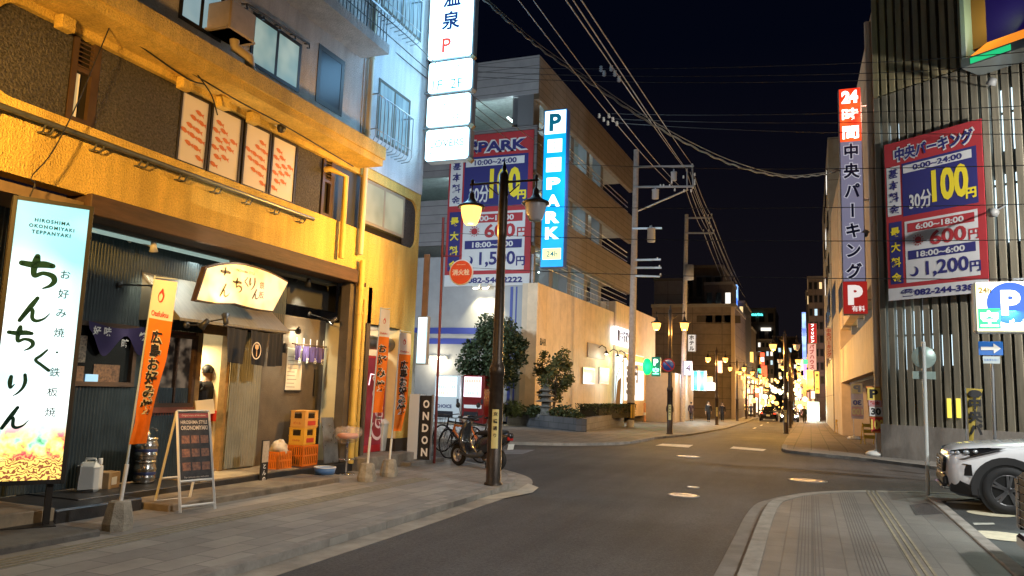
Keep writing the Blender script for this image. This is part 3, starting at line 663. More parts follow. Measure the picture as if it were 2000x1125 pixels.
for s in (.12, .88): b.obox(sp(s, 0, -.1)-Z_*SB/2, SX, SN, Z_, .06, .08, SB, 0)
b.obox(sp(.5, 0, -.1)-Z_*(SB-.04), SX, SN, Z_, SW, .3, .06); b.build('foot', dark_fr, sg)
m, nt, bb = nodes('lightbox_print'); L = nt.links.new
tc = nt.nodes.new('ShaderNodeTexCoord'); nz = nt.nodes.new('ShaderNodeTexNoise'); nz.inputs['Scale'].default_value = .9; nz.inputs['Detail'].default_value = 1
L(tc.outputs['Object'], nz.inputs['Vector'])
sx = nt.nodes.new('ShaderNodeSeparateXYZ'); L(tc.outputs['Object'], sx.inputs[0])
ma = nt.nodes.new('ShaderNodeMath'); ma.operation = 'MULTIPLY_ADD'; ma.inputs[1].default_value = -.22; L(sx.outputs['Z'], ma.inputs[0])
mb = nt.nodes.new('ShaderNodeMath'); mb.operation = 'ADD'; mb.inputs[1].default_value = .42; L(nz.outputs['Fac'], mb.inputs[0]); L(mb.outputs[0], ma.inputs[2])
rp = nt.nodes.new('ShaderNodeValToRGB'); L(ma.outputs[0], rp.inputs['Fac'])
rp.color_ramp.elements[0].position = .20; rp.color_ramp.elements[0].color = (.10, .50, .58, 1); rp.color_ramp.elements[1].position = .50; rp.color_ramp.elements[1].color = (.86, 1, .98, 1)
L(rp.outputs['Color'], bb.inputs['Emission Color']); bb.inputs['Emission Strength'].default_value = 1.5; bb.inputs['Base Color'].default_value = (.1, .1, .1, 1)
fv = .215
b = MB(); b.add([sp(0, fv, .004), sp(1, fv, .004), sp(1, 1, .004), sp(0, 1, .004)], [(0, 1, 2, 3)]); face = b.build('lit_panel', m, sg)
# the printed dish: noodles, sauce and greens
m, nt, bb = nodes('food_print'); L = nt.links.new
tc = nt.nodes.new('ShaderNodeTexCoord'); w = nt.nodes.new('ShaderNodeTexWave'); w.inputs['Scale'].default_value = 8; w.inputs['Distortion'].default_value = 16; w.inputs['Detail'].default_value = 2; w.inputs['Detail Scale'].default_value = 1.6
w.bands_direction = 'Z'; L(tc.outputs['Object'], w.inputs['Vector'])
r1 = nt.nodes.new('ShaderNodeValToRGB'); L(w.outputs['Fac'], r1.inputs['Fac'])
r1.color_ramp.elements[0].position = .18; r1.color_ramp.elements[0].color = (.22, .05, .015, 1); r1.color_ramp.elements[1].position = .62; r1.color_ramp.elements[1].color = (1.0, .70, .14, 1)
n2 = nt.nodes.new('ShaderNodeTexNoise'); n2.inputs['Scale'].default_value = 4.5; n2.inputs['Detail'].default_value = 6; L(tc.outputs['Object'], n2.inputs['Vector'])
r2 = nt.nodes.new('ShaderNodeValToRGB'); L(n2.outputs['Fac'], r2.inputs['Fac'])
cr = r2.color_ramp; cr.elements[0].position = .38; cr.elements[0].color = (.02, .42, .14, 1); cr.elements[1].position = .60; cr.elements[1].color = (.85, .06, .10, 1)
e = cr.elements.new(.45); e.color = (.45, .85, .6, 1); e = cr.elements.new(.55); e.color = (1, .8, .15, 1)
sx = nt.nodes.new('ShaderNodeSeparateXYZ'); L(tc.outputs['Object'], sx.inputs[0])
mr = nt.nodes.new('ShaderNodeMapRange'); mr.inputs['From Min'].default_value = SB+H2*.065; mr.inputs['From Max'].default_value = SB+H2*.10; L(sx.outputs['Z'], mr.inputs['Value'])
mx = nt.nodes.new('ShaderNodeMix'); mx.data_type = 'RGBA'; L(mr.outputs['Result'], mx.inputs['Factor']); L(r1.outputs['Color'], mx.inputs['A']); L(r2.outputs['Color'], mx.inputs['B'])
mr2 = nt.nodes.new('ShaderNodeMapRange'); mr2.inputs['From Min'].default_value = SB+H2*.15; mr2.inputs['From Max'].default_value = SB+H2*.213; L(sx.outputs['Z'], mr2.inputs['Value'])
mx2 = nt.nodes.new('ShaderNodeMix'); mx2.data_type = 'RGBA'; L(mr2.outputs['Result'], mx2.inputs['Factor']); L(mx.outputs['Result'], mx2.inputs['A']); mx2.inputs['B'].default_value = (.86, 1, .98, 1)
L(mx2.outputs['Result'], bb.inputs['Emission Color']); bb.inputs['Emission Strength'].default_value = 1.25; bb.inputs['Base Color'].default_value = (.1, .1, .1, 1)
b = MB(); b.add([sp(0, 0, .004), sp(1, 0, .004), sp(1, fv, .004), sp(0, fv, .004)], [(0, 1, 2, 3)]); b.build('food_picture', m, sg)
ink = M('dark_green_ink', (.008, .045, .05), .7, spec=.1)
b = MB(); k = SW/1.16
for i, s in enumerate(('HIROSHIMA', 'OKONOMIYAKI', 'TEPPANYAKI')):
    b.text(s, sp(.5, .935-.022*i, .01), SX, Z_, w=(.50, .64, .55)[i]*SW*.98, bold=.03, spacing=1.3)
TI = [[(.02, .76, .17), (.3, .74, .2), (.62, .78, .22), (.86, .76, .16)], [(.42, 1.02, .16), (.4, .86, .22), (.36, .6, .18), (.40, .40, .15), (.62, .50, .13), (.88, .44, .17), (.95, .28, .16), (.84, .12, .11), (.66, .02, .05)]]
NN = [[(.62, .98, .14), (.42, .62, .19), (.12, .08, .15)], [(.14, .14, .06), (.38, .50, .1), (.5, .50, .14), (.52, .2, .14), (.66, .1, .13), (.9, .2, .08), (1.08, .42, .03)]]
KU = [[(.72, .98, .09), (.5, .72, .13), (.3, .5, .14), (.55, .28, .14), (.86, .04, .15)]]
RI = [[(.2, .88, .16), (.18, .62, .2), (.22, .36, .12), (.36, .52, .05)], [(.74, .98, .15), (.78, .66, .17), (.7, .36, .13), (.52, .12, .09), (.36, .0, .04)]]
for st, u, v, s in ((TI, .14, .672, .5), (NN, .16, .545, .41), (TI, .08, .445, .36), (KU, .38, .375, .34), (RI, .12, .285, .33), (NN, .10, .165, .35)):
    b.brush(st, sp(u, v+.012, .01), SX, Z_, s*SW)
b.vtext('お好み焼・鉄板焼', sp(.76, .745, .01), SX, Z_, .155*SW, .0735*H2*.98, .008)
b.build('lettering', ink, face)

# ================================================================ banners on poles
navy = M('navy_print', (.025, .03, .13), .6); red_b = M('red_print', (.45, .03, .04), .6); white_b = M('white_print', (.75, .75, .73), .6)
black_b = M('black_print', (.012, .012, .014), .6); yellow_b = M('yellow_print', (.85, .68, .04), .6)
orange_f = M('orange_banner_cloth', (.80, .20, .015), .8, var=.1, scale=6); white_f = M('white_banner_cloth', (.72, .70, .68), .8, var=.05)
poleblue = M('pale_blue_pole', (.45, .55, .62), .35); conc = M('cast_concrete', (.34, .31, .25), .85, var=.3, scale=9, bump=.5)
def nobori(label, foot, top, flag_l, flag_r, split, words, side, taper, nm='nobori_banner', cloth=None, seed=0):
    # foot, top: pole ends; flag_l/flag_r: functions v->point on the left and right edge of the cloth (v=0 top)
    t = thing(nm, label, 'banner', (foot.x, foot.y, 0), 0, 'orange banners outside the restaurant')
    b = MB(); k = 8
    def ring(r, z, rot=PI/8): return [(foot.x+r*math.cos(2*PI*i/k+rot), foot.y+r*math.sin(2*PI*i/k+rot), z) for i in range(k)]
    hs = .29
    vs = ring(.155, 0)+ring(.165, .07)+ring(.115, hs)+ring(.09, hs+.012)
    b.add(vs, [tuple(range(k))[::-1]]+[(j*k+i, j*k+(i+1) % k, (j+1)*k+(i+1) % k, (j+1)*k+i) for j in range(3) for i in range(k)]+[tuple(range(3*k, 4*k))]); b.build('base', conc, t)
    b = MB(); up = (top-foot); b.tube([foot+Z_*.2, foot+up*.3, foot+up*.7, top], [.017, .014, .012, .010], 8)
    b.tube([top-Z_*.02, flag_r(0)+Z_*.03], .007, 5); b.build('pole', poleblue, t)
    b = MB(); b.tube([foot+Z_*.2, foot+up*.25+Z_*.0], .022, 8); b.build('sleeve', white_p, t)
    rng = random.Random(seed); ph = rng.random()*6
    nrm = (flag_r(0)-flag_l(0)).cross(Z_).normalized()
    if nrm.dot(EYE-foot) < 0: nrm = -nrm
    def S(u, v):
        a, c = flag_l(v), flag_r(v); w = math.sin(PI*u)*.03*math.sin(5*v+ph) + .015*math.sin(9*u+7*v+ph)*v
        return a.lerp(c, u)+nrm*w
    def cloth_mb(v0, v1, nv, nu=10):
        b = MB(); vs = [S(i/nu, v0+(v1-v0)*j/nv) for j in range(nv+1) for i in range(nu+1)]
        b.add(vs, [(j*(nu+1)+i, j*(nu+1)+i+1, (j+1)*(nu+1)+i+1, (j+1)*(nu+1)+i) for j in range(nv) for i in range(nu)], True); return b
    fl = cloth_mb(split, 1, 30).build('flag', cloth or orange_f, t)
    hd = cloth_mb(0, split, 8).build('flag_head', white_f, t)
    hgt = (flag_l(0)-flag_l(1)).length; wid = (flag_r(0)-flag_l(0)).length
    def fm(uc, vc, off): return lambda x, y: S(min(1, max(0, uc+x/wid)), min(1, max(0, vc-y/hgt)))+nrm*off
    # loop emblem and its small red word
    b = MB()
    pts = [(-.28, .25), (-.42, -.1), (-.3, -.5), (0, -.68), (.32, -.5), (.45, -.05), (.3, .35), (.12, .72), (-.06, .5)]
    outer = [Vector((x, y, 0)) for x, y in pts]; f0 = fm(.5, split*.42, .006); s = wid*.62
    P = catmull(outer+[outer[0]], 5)
    for i in range(len(P)-1):
        p, q = P[i], P[i+1]; k0 = .62+.22*math.sin(i/len(P)*6.28); k1 = .62+.22*math.sin((i+1)/len(P)*6.28)
        b.add([f0(p.x*s*.5, p.y*s*.55), f0(q.x*s*.5, q.y*s*.55), f0(q.x*s*.5*k1, q.y*s*.55*k1), f0(p.x*s*.5*k0, p.y*s*.55*k0)], [(0, 1, 2, 3)])
    f1 = fm(.5, split*.87, .006); b.text('Otafuku', None, None, None, w=wid*.72, fmap=f1, bold=.015); b.build('emblem', M('banner_red', (.55, .04, .04), .7), hd)
    n = len(words); a0, a1 = split+.07, taper
    for bold, off, mt, nmn in ((.075, .005, white_b, 'letter_outline'), (.03, .010, black_b, 'lettering')):
        b = MB()
        for i, ch in enumerate(words):
            vc = a0+(a1-a0)*(i+.5)/n
            ww = (flag_r(vc)-flag_l(vc)).length
            sc = min(ww*.80, (a1-a0)/n*hgt*1.02)
            vs, fs = glyphs(ch, bold); x0 = min(v.x for v in vs); x1 = max(v.x for v in vs); y0 = min(v.y for v in vs); y1 = max(v.y for v in vs)
            f = lambda x, y, vc=vc, ww=ww: S(min(1, max(0, .52+x/ww)), min(1, max(0, vc-y/hgt)))+nrm*off
            b.add([f((v.x-(x0+x1)/2)*sc, (v.y-(y0+y1)/2)*sc) for v in vs], fs)
        b.build(nmn, mt, fl)
    return t
# nearest banner, its tail blown against the pole
def edges(pl, Y):
    P = [on_y(x, y, Y) for x, y in pl]
    def f(v):
        v = max(0, min(1, v)); s = v*(len(P)-1); i = min(int(s), len(P)-2); return P[i].lerp(P[i+1], s-i)
    return f
f1 = gnd(229, 1034); Y1 = f1.y
t1 = on_y(303, 538, Y1)
nobori('tall orange banner nearest the viewer, left of the folding board', Vector((f1.x, f1.y, 0)), t1,
       edges([(300, 545), (296, 580), (290, 622), (283, 660), (277, 700), (270, 740), (267, 785), (265, 825), (254, 868)], Y1),
       edges([(347, 551), (341, 588), (336, 630), (331, 668), (325, 706), (314, 745), (303, 785), (293, 825), (284, 866)], Y1), .245, '広島お好み焼', 1, .82, seed=1)
f2 = gnd(716, 940); Y2 = f2.y; t2 = on_y(744, 600, Y2)
nobori('orange banner in front of the red vending machine', Vector((f2.x, f2.y, 0)), t2,
       edges([(742, 602), (740, 655), (736, 700), (732, 755), (728, 806)], Y2), edges([(762, 606), (760, 657), (757, 702), (753, 757), (747, 806)], Y2), .26, 'お好み焼', 1, .80, seed=2)
f3 = gnd(759, 930); Y3 = f3.y; t3 = on_y(782, 644, Y3)
nobori('orange banner at the right end of the building front', Vector((f3.x, f3.y, 0)), t3,
       edges([(782, 648), (779, 695), (776, 740), (774, 790), (769, 842)], Y3), edges([(803, 652), (802, 697), (799, 742), (795, 790), (783, 842)], Y3), .23, '広島お好み焼', 1, .84, seed=3)

# ================================================================ things on the doorsteps
# white water canister
q = on_z(172, 962, .15)
t = thing('water_canister', 'translucent white plastic canister on the black doorstep', 'canister', (q.x, q.y, .15), .5)
b = MB(); b.obox(Vector((0, 0, .19)), X_, Y_, Z_, .27, .20, .38, .05); b.build('body', M('white_plastic', (.66, .66, .62), .35, var=.06, spec=.6), t, True, .01)
b = MB(); b.tube([(-.07, 0, .37), (-.06, 0, .42), (.05, 0, .42), (.08, 0, .36)], .016, 8); b.build('handle', M('white_plastic', (.66, .66, .62), .35), t, True)
b = MB(); b.lathe([(.001, .43), (.028, .43), (.03, .38), (.03, .36)], (.11, .0, 0), 12); b.build('cap', M('cap_white', (.7, .7, .68), .4), t, True)
q = on_z(212, 956, .15)
t = thing('cardboard_box', 'small brown cardboard box behind the white canister', 'box', (q.x-.1, q.y+.02, .15), .3)
card = M('cardboard', (.33, .22, .11), .85, var=.15)
b = MB(); b.box(-.13, .13, -.13, .13, 0, .22, .004); b.build('carton', card, t, True)
b = MB(); b.box(-.025, .025, -.132, .132, .2, .2225); b.build('tape', M('tape', (.42, .3, .16), .4), t, True)
b = MB(); b.box(.131, .133, -.07, .05, .06, .16); b.build('printed_label', white_b, t, True)
# beer kegs, one on the other
steelk = M('keg_steel', (.55, .54, .52), .22, .95, var=.15, scale=9); blueband = M('keg_band', (.05, .07, .2), .4, .3)
q = on_z(280, 943, .167)
KP = [(r, z) for r, z in ((.10, .0), (.135, .008), (.14, .03), (.132, .045), (.15, .06), (.152, .085), (.145, .1), (.145, .17), (.152, .185), (.152, .205), (.145, .22), (.14, .25), (.125, .27), (.14, .278), (.14, .31), (.125, .315), (.12, .29), (.03, .275), (.03, .31), (.001, .31))]
for i in range(2):
    t = thing('beer_keg', ('lower steel beer keg on the doorstep beside the folding board', 'upper steel beer keg stacked on the other one')[i], 'beer keg', (q.x, q.y, .167+.315*i), 0, 'steel kegs in a stack')
    b = MB(); b.lathe(KP, (0, 0, 0), 28); b.build('shell', steelk, t, True)
    b = MB(); b.lathe([(.1465, .115), (.1475, .12), (.1475, .15), (.1465, .155)], (0, 0, 0), 28); b.build('painted_band', blueband, t, True)
t = thing('keg_coupler', 'black and chrome tap coupler on top of the upper beer keg', 'tap', (q.x, q.y, .797))
b = MB(); b.lathe([(.035, 0), (.035, .05), (.02, .06), (.02, .1)], (0, 0, 0), 12); b.tube([(0, 0, .09), (.05, .02, .13), (.12, .04, .09)], .012, 6); b.build('body', steelk, t, True)
b = MB(); b.tube([(0, 0, .07), (-.1, 0, .08)], .018, 8); b.build('lever', black_p, t, True)
# folding board
pA, pB, pC = gnd(352, 1002), gnd(420, 994), gnd(281, 996)
ax = (pB-pA); ax.z = 0; wA = ax.length; ax.normalize(); ay = Vector((-ax.y, ax.x, 0))
if (pC-pA).dot(ay) < 0: ay = -ay
tl = (on_p(375, 803, (pA+pB)/2+ay*.28, ay)).z
t = thing('folding_board', 'white framed folding pavement board with a dark printed menu', 'pavement sign', ((pA+pB)/2+ay*.28), 0)
topc = .29; Z0 = tl
def fpt(u, v): return pA+ax*(u*wA*(1-.06*v)+.03*wA*v)+ay*(topc*v)+Z_*(Z0*v)
def bpt(u, v): return pA+ax*(u*wA*(1-.06*v)+.03*wA*v)+ay*(topc*2.05-topc*1.05*v)+Z_*(Z0*v)
wfr = M('white_enamel', (.72, .72, .68), .4)
b = MB()
for g in (fpt, bpt):
    for u in (0, 1): b.tube([g(u, 0), g(u, 1)], .019, 4, False)
    for v in (.06, .30, 1.0): b.tube([g(0, v), g(1, v)], .016, 4, False)
b.build('frame', wfr, t)
fn = (fpt(1, 0)-fpt(0, 0)).cross(fpt(0, 1)-fpt(0, 0)).normalized(); fn = fn if fn.dot(EYE-pA) > 0 else -fn
m = M('menu_board_dark', (.035, .03, .03), .45, var=.5, scale=14)
b = MB(); A_ = [fpt(.03, .31), fpt(.97, .31), fpt(.97, .985), fpt(.03, .985)]; b.add([p+fn*.004 for p in A_]+[p-fn*.008 for p in A_], [(0, 1, 2, 3), (7, 6, 5, 4), (0, 4, 5, 1), (1, 5, 6, 2), (2, 6, 7, 3), (3, 7, 4, 0)]); pan = b.build('menu_panel', m, t)
def fq(b, u0, u1, v0, v1, d=.007): b.add([fpt(u0, v0)+fn*d, fpt(u1, v0)+fn*d, fpt(u1, v1)+fn*d, fpt(u0, v1)+fn*d], [(0, 1, 2, 3)])
b = MB(); fq(b, .04, .96, .93, .975); b.build('red_header', M('menu_red', (.28, .05, .05), .5), pan)
up = (fpt(.5, 1)-fpt(.5, 0)).normalized()
b = MB(); b.text('Original menu of Hiroshima', fpt(.5, .952)+fn*.009, ax, up, w=wA*.7, bold=.01); b.text('HIROSHIMA STYLE', fpt(.5, .885)+fn*.009, ax, up, w=wA*.78, h=.045, bold=.02); b.text('OKONOMIYAKI', fpt(.5, .828)+fn*.009, ax, up, w=wA*.78, h=.055, bold=.025)
b.text('For takeout also welcome', fpt(.5, .335)+fn*.009, ax, up, w=wA*.7); b.build('lettering', M('menu_cream', (.6, .52, .42), .6), pan)
b = MB()
for r_ in range(3):
    for c_ in range(3): fq(b, .1+.29*c_, .34+.29*c_, .40+.135*r_, .48+.135*r_)
b.build('food_photos', M('food_photo', (.34, .15, .08), .5, col2=(.1, .05, .04), scale=28), pan)
# pale flyers stuck behind the board
q = on_x(400, 795, XS+.16)
tag(MB().obox(q, Vector((.3, .95, .1)).normalized(), Vector((.95, -.3, 0)).normalized(), Vector((-.15, -.1, .98)).normalized(), .3, .02, .22).build('flyer_rack', M('cream_paper', (.72, .62, .42), .7)), 'cream flyers standing in a rack beside the open door', 'flyer rack')
# little upright price board
q = on_x(516, 905, -8.05); t = thing('price_board', 'narrow upright board with white paper and black foot beside the orange crate', 'sign', (q.x, q.y, .085))
b = MB(); b.obox(Vector((q.x, q.y, .085+.31)), Y_, X_, Z_, .17, .02, .62); b.build('panel', black_b, t)
b = MB(); b.box(q.x+.012, q.x+.015, q.y-.075, q.y+.075, .36, .69); b.build('paper', M('grey_paper', (.45, .4, .33), .7, var=.2, scale=30), t)
b = MB(); b.vtext('とんの', Vector((q.x+.013, q.y, .30)), Y_, Z_, .085, .1, .03); b.build('lettering', white_b, t)
# crates
crate_y = M('yellow_crate_plastic', (.75, .42, .05), .4); crate_o = M('orange_crate_plastic', (.75, .20, .02), .4); hole = M('crate_dark', (.02, .012, .01), .7)
def crate(label, loc, w, d, h, mat, rz, style, redtxt=None):
    t = thing('bottle_crate', label, 'crate', loc, rz, 'plastic bottle crates by the door')
    b = MB(); th = .012
    b.box(-w/2+.002, w/2-.002, -d/2+.002, d/2-.002, 0, .02)
    if style == 'solid':
        for (s, horiz) in ((1, 0), (-1, 0), (1, 1), (-1, 1)):
            L_, D_ = (d, w) if not horiz else (w, d)
            for (u0, u1, z0, z1) in ((-L_/2, L_/2, 0, h*.52), (-L_/2, L_/2, h*.9, h), (-L_/2, -L_*.26, h*.52, h*.9), (L_*.26, L_/2, h*.52, h*.9)):
                if not horiz: b.box(s*D_/2-s*th, s*D_/2, u0, u1, z0, z1)
                else: b.box(u0+.003, u1-.003, s*D_/2-s*th, s*D_/2, z0, z1)
        for z in (.02, h*.5, h-.012): b.box(-w/2-.006, w/2+.006, -d/2-.006, d/2+.006, z, z+.012)
    else:
        for z in (.0, h*.46, h-.03): 
            for s in (1, -1): b.box(s*w/2-s*th, s*w/2, -d/2, d/2, z, z+.03); b.box(-w/2, w/2, s*d/2-s*th, s*d/2, z, z+.03)
        for k in range(9):
            y = -d/2+d*k/8
            for s in (1, -1): b.box(s*w/2-s*.01, s*w/2+s*.004, y-.012, y+.012, 0, h)
        for k in range(9):
            x = -w/2+w*k/8
            for s in (1, -1): b.box(x-.012, x+.012, s*d/2-s*.01, s*d/2+s*.004, 0, h)
    b.build('shell', mat, t, True)
    b = MB(); b.box(-w/2+.02, w/2-.02, -d/2+.02, d/2-.02, .02, h*.8); b.build('bottles', M('dark_bottles', (.03, .02, .012), .25), t, True)
    if redtxt:
        b = MB(); b.box(w/2+.007, w/2+.009, -d*.3, d*.3, h*.14, h*.40); pl = b.build('red_label', M('crate_red', (.5, .05, .03), .5), t, True)
        b = MB(); b.text(redtxt, Vector((0, -d/2-.008, h*.27)), X_, Z_, w=w*.5, bold=.02); b.build('lettering', M('crate_red', (.5, .05, .03), .5), t, True)
    return t
q = on_z(590, 910, .167); cw, cdp, ch = .30, .40, .30
cx, cy = q.x-.12, q.y+.12
crate('orange slatted crate at the bottom of the crate stack', (cx, cy, .167), cw+.06, cdp+.06, .36, crate_o, .05, 'slat')
crate('yellow bottle crate in the middle of the crate stack', (cx, cy, .529), cw, cdp, ch, crate_y, .08, 'solid', 'さわやか')
crate('pale yellow bottle crate on top of the crate stack', (cx+.01, cy+.01, .831), cw, cdp, ch, M('amber_crate_plastic', (.70, .38, .10), .4), .02, 'solid', 'ビール')
q = on_z(548, 917, .167); t = crate('low orange basket crate holding a pale plastic bag', (q.x-.1, q.y+.02, .167), .30, .36, .30, crate_o, .0, 'slat')
bagm = M('plastic_bag', (.62, .56, .45), .35, var=.15, scale=14, bump=.6, bscale=18)
def blob(b, c, r, seed, n=14, m=10, rough=.25, sq=(1, 1, 1)):
    rng = random.Random(seed); ph = [rng.random()*6 for _ in range(6)]; vs = []
    for j in range(m+1):
        th = PI*j/m
        for i in range(n):
            a = 2*PI*i/n; k = 1+rough*(math.sin(2*a+ph[0])*math.sin(3*th+ph[1])*.6+math.sin(5*a+ph[2]+2*th)*.3)
            vs.append(Vector(c)+Vector((math.sin(th)*math.cos(a)*sq[0], math.sin(th)*math.sin(a)*sq[1], math.cos(th)*sq[2]))*r*k)
    b.add(vs, [(j*n+i, (j+1)*n+i, (j+1)*n+(i+1) % n, j*n+(i+1) % n) for j in range(m) for i in range(n)], True); return b
tag(blob(MB(), (q.x-.1, q.y+.04, .50), .15, 5, rough=.5, sq=(1, 1.15, .8)).build('plastic_bag', bagm), 'crumpled pale plastic bag lying in the low orange crate', 'bag')
# steel sheet, blue basin, covered stool
q = on_z(637, 905, .165)
t = thing('steel_cover', 'dull stainless steel sheet leaning beside the yellow pipes', 'metal sheet', (q.x, q.y, .2))
b = MB(); a0 = Vector((q.x+.1, q.y-.1, .175)); b.obox(a0+Vector((-.08, .12, .42)), Vector((.1, 1, 0)).normalized(), Vector((.97, -.1, .18)).normalized(), Vector((-.18, 0, .98)).normalized(), .34, .015, .82, .004)
b.obox(a0+Vector((-.02, .1, .22)), Vector((.1, 1, 0)).normalized(), Vector((.97, -.1, .12)).normalized(), Vector((-.12, 0, .98)).normalized(), .4, .02, .44, .004); b.build('sheet', M('dull_steel', (.42, .42, .43), .3, .85, var=.3, scale=4), t)
q = on_z(634, 926, .085); t = thing('blue_basin', 'shallow blue plastic basin with a white rim on the low step', 'basin', (q.x, q.y, .085))
b = MB(); b.lathe([(.001, .012), (.15, .012), (.17, .11), (.185, .11), (.16, 0), (.001, 0)], (q.x, q.y, .085), 20); b.build('bowl', M('blue_plastic', (.12, .25, .5), .4), t)
b = MB(); b.lathe([(.17, .112), (.172, .125), (.187, .125), (.19, .11)], (q.x, q.y, .085), 20); b.build('rim', white_p, t)
q = gnd(675, 926); t = thing('bar_stool', 'chrome bar stool wrapped in clear plastic by the vestibule step', 'stool', (q.x, q.y, 0))
chrome = M('chrome', (.7, .7, .7), .12, 1.0)
b = MB(); b.lathe([(.001, .02), (.02, .03), (.17, .012), (.18, 0), (.001, 0)], (q.x, q.y, 0), 20); b.build('foot', chrome, t)
b = MB(); b.lathe([(.022, .02), (.022, .60), (.035, .6), (.035, .64), (.001, .64)], (q.x, q.y, 0), 12); b.tube([(q.x+.15*math.cos(a), q.y+.15*math.sin(a), .27) for a in [i*PI/8 for i in range(17)]], .009, 5); b.build('column', chrome, t)
b = MB(); b.lathe([(.001, .64), (.15, .64), (.19, .67), (.19, .71), (.16, .73), (.001, .735)], (q.x, q.y, 0), 20)
b.build('seat', M('rose_seat', (.45, .16, .12), .5), t)
b = MB(); blob(b, (q.x, q.y, .71), .25, 9, 18, 10, .35, (1, 1.1, .55)); b.build('plastic_wrap', M('clear_wrap', (.85, .78, .75), .2, alpha=.22, bump=.8, bscale=14), t)
# cola machine and pale bin in the vestibule
vx = -8.45; y0 = on_x(705, 790, vx).y; y1 = y0+.95
t = thing('vending_machine', 'red drinks machine with big white script in the vestibule', 'vending machine', (vx-.3, (y0+y1)/2, .25))
redm = M('machine_red', (.42, .015, .02), .3, var=.1, coat=.3)
vz = on_x(712, 693, vx).z
b = MB(); b.box(vx-.65, vx, y0, y1, .25, vz, .015); b.build('cabinet', redm, t)
b = MB(); b.box(vx, vx+.004, y0+.2, y1-.03, .4, vz-.05)
pn = b.build('front_panel', E2('machine_panel', (.16, .008, .012), (.26, .02, .035), .5, 3), t)
b = MB(); b.box(vx+.0, vx+.012, y0+.06, y0+.14, 1.0, 1.12).box(vx, vx+.012, y0+.07, y0+.13, 1.2, 1.26); b.build('coin_slot', white_p, t)
b = MB(); b.tube([(vx+.01, y0+.24, 1.62), (vx+.01, y0+.3, 1.85), (vx+.01, y0+.62, 1.82), (vx+.01, y0+.7, 1.5)], .012, 6); b.build('neon_trim', E('pink_neon', (1, .7, .75), 1.4), pn)
CC = [[(1.0, .9, .1), (.75, 1.05, .13), (.35, .8, .16), (.2, .35, .16), (.4, .02, .14), (.8, .1, .1), (1.1, .35, .06)]]
OO = [[(.7, .6, .1), (.35, .62, .12), (.2, .3, .13), (.4, .02, .12), (.72, .2, .12), (.65, .55, .1), (.95, .5, .05)]]
cC = [[(.85, .55, .1), (.5, .65, .12), (.25, .3, .13), (.45, .02, .12), (.95, .25, .06)]]
aA = [[(.75, .6, .1), (.4, .6, .12), (.22, .25, .13), (.45, .02, .12), (.75, .4, .1)], [(.8, .62, .11), (.72, .2, .11), (.85, .02, .1), (1.1, .3, .05)]]
LL = [[(.2, .2, .08), (.6, .9, .09), (.55, 1.15, .08), (.35, .8, .1), (.35, .15, .11), (.7, .1, .07)]]
b = MB(); pos = 0
for st, w_ in ((CC, .36), (OO, .24), (cC, .24), (aA, .26), (CC, .36), (OO, .24), (LL, .18), (aA, .24)):
    b.brush(st, Vector((vx+.007, y1-.1, .44+pos*.60)), Z_, -Y_, .40, 5); pos += w_*1.08
b.build('script_lettering', M('machine_white', (.75, .6, .6), .5), pn)
q = on_z(741, 880, .25); t = thing('waste_bin', 'pale blue plastic waste bin with a lid beside the red drinks machine', 'bin', (q.x, q.y, .25))
b = MB(); k = 4
def sq(r, z, r2=None): r2 = r2 or r; return [Vector((q.x+sx*r, q.y+sy*r2, z)) for sx, sy in ((-1, -1), (1, -1), (1, 1), (-1, 1))]
b.add(sq(.14, .25)+sq(.185, .80), [(0, 3, 2, 1), (0, 1, 5, 4), (1, 2, 6, 5), (2, 3, 7, 6), (3, 0, 4, 7)]); b.build('body', M('bin_plastic', (.50, .56, .58), .5), t, bevel=.015)
b = MB(); b.add(sq(.2, .80)+sq(.2, .84)+sq(.12, .92), [(0, 3, 2, 1), (0, 1, 5, 4), (1, 2, 6, 5), (2, 3, 7, 6), (3, 0, 4, 7), (4, 5, 9, 8), (5, 6, 10, 9), (6, 7, 11, 10), (7, 4, 8, 11), (8, 9, 10, 11)]); b.build('lid', M('bin_lid', (.52, .54, .54), .5), t, bevel=.012)
# white and black standing sign
q = gnd(808, 897); q2 = gnd(842, 899)
t = thing('upright_sign', 'white box sign with a black side of round white letters by the bicycles', 'sign', (q.x, q.y, .1))
X1 = on_z(812, 897, .1); hz = on_y(815, 770, X1.y).z
b = MB(); b.box(X1.x-.22, X1.x+.02, X1.y, X1.y+.28, .1, hz); b.build('box', M('sign_white', (.5, .56, .62), .5), t)
b = MB(); b.box(X1.x+.02, X1.x+.026, X1.y+.01, X1.y+.27, .1, hz-.03)
b.box(X1.x+.025, X1.x+.30, X1.y+.05, X1.y+.056, .1, hz-.02)
pb = b.build('black_side', black_b, t)
b = MB(); hh = (hz-.1)
for i, ch in enumerate('LONDON'[1:]):
    b.text(ch, Vector((X1.x+.165, X1.y+.046, hz-.2-i*hh*.185)), X_, Z_, w=.15, h=hh*.125, bold=.04)
b.build('lettering', white_b, pb)
b = MB(); b.box(X1.x+.30, X1.x+.325, X1.y+.03, X1.y+.07, .1, hz); b.build('edge_trim', alu, t)

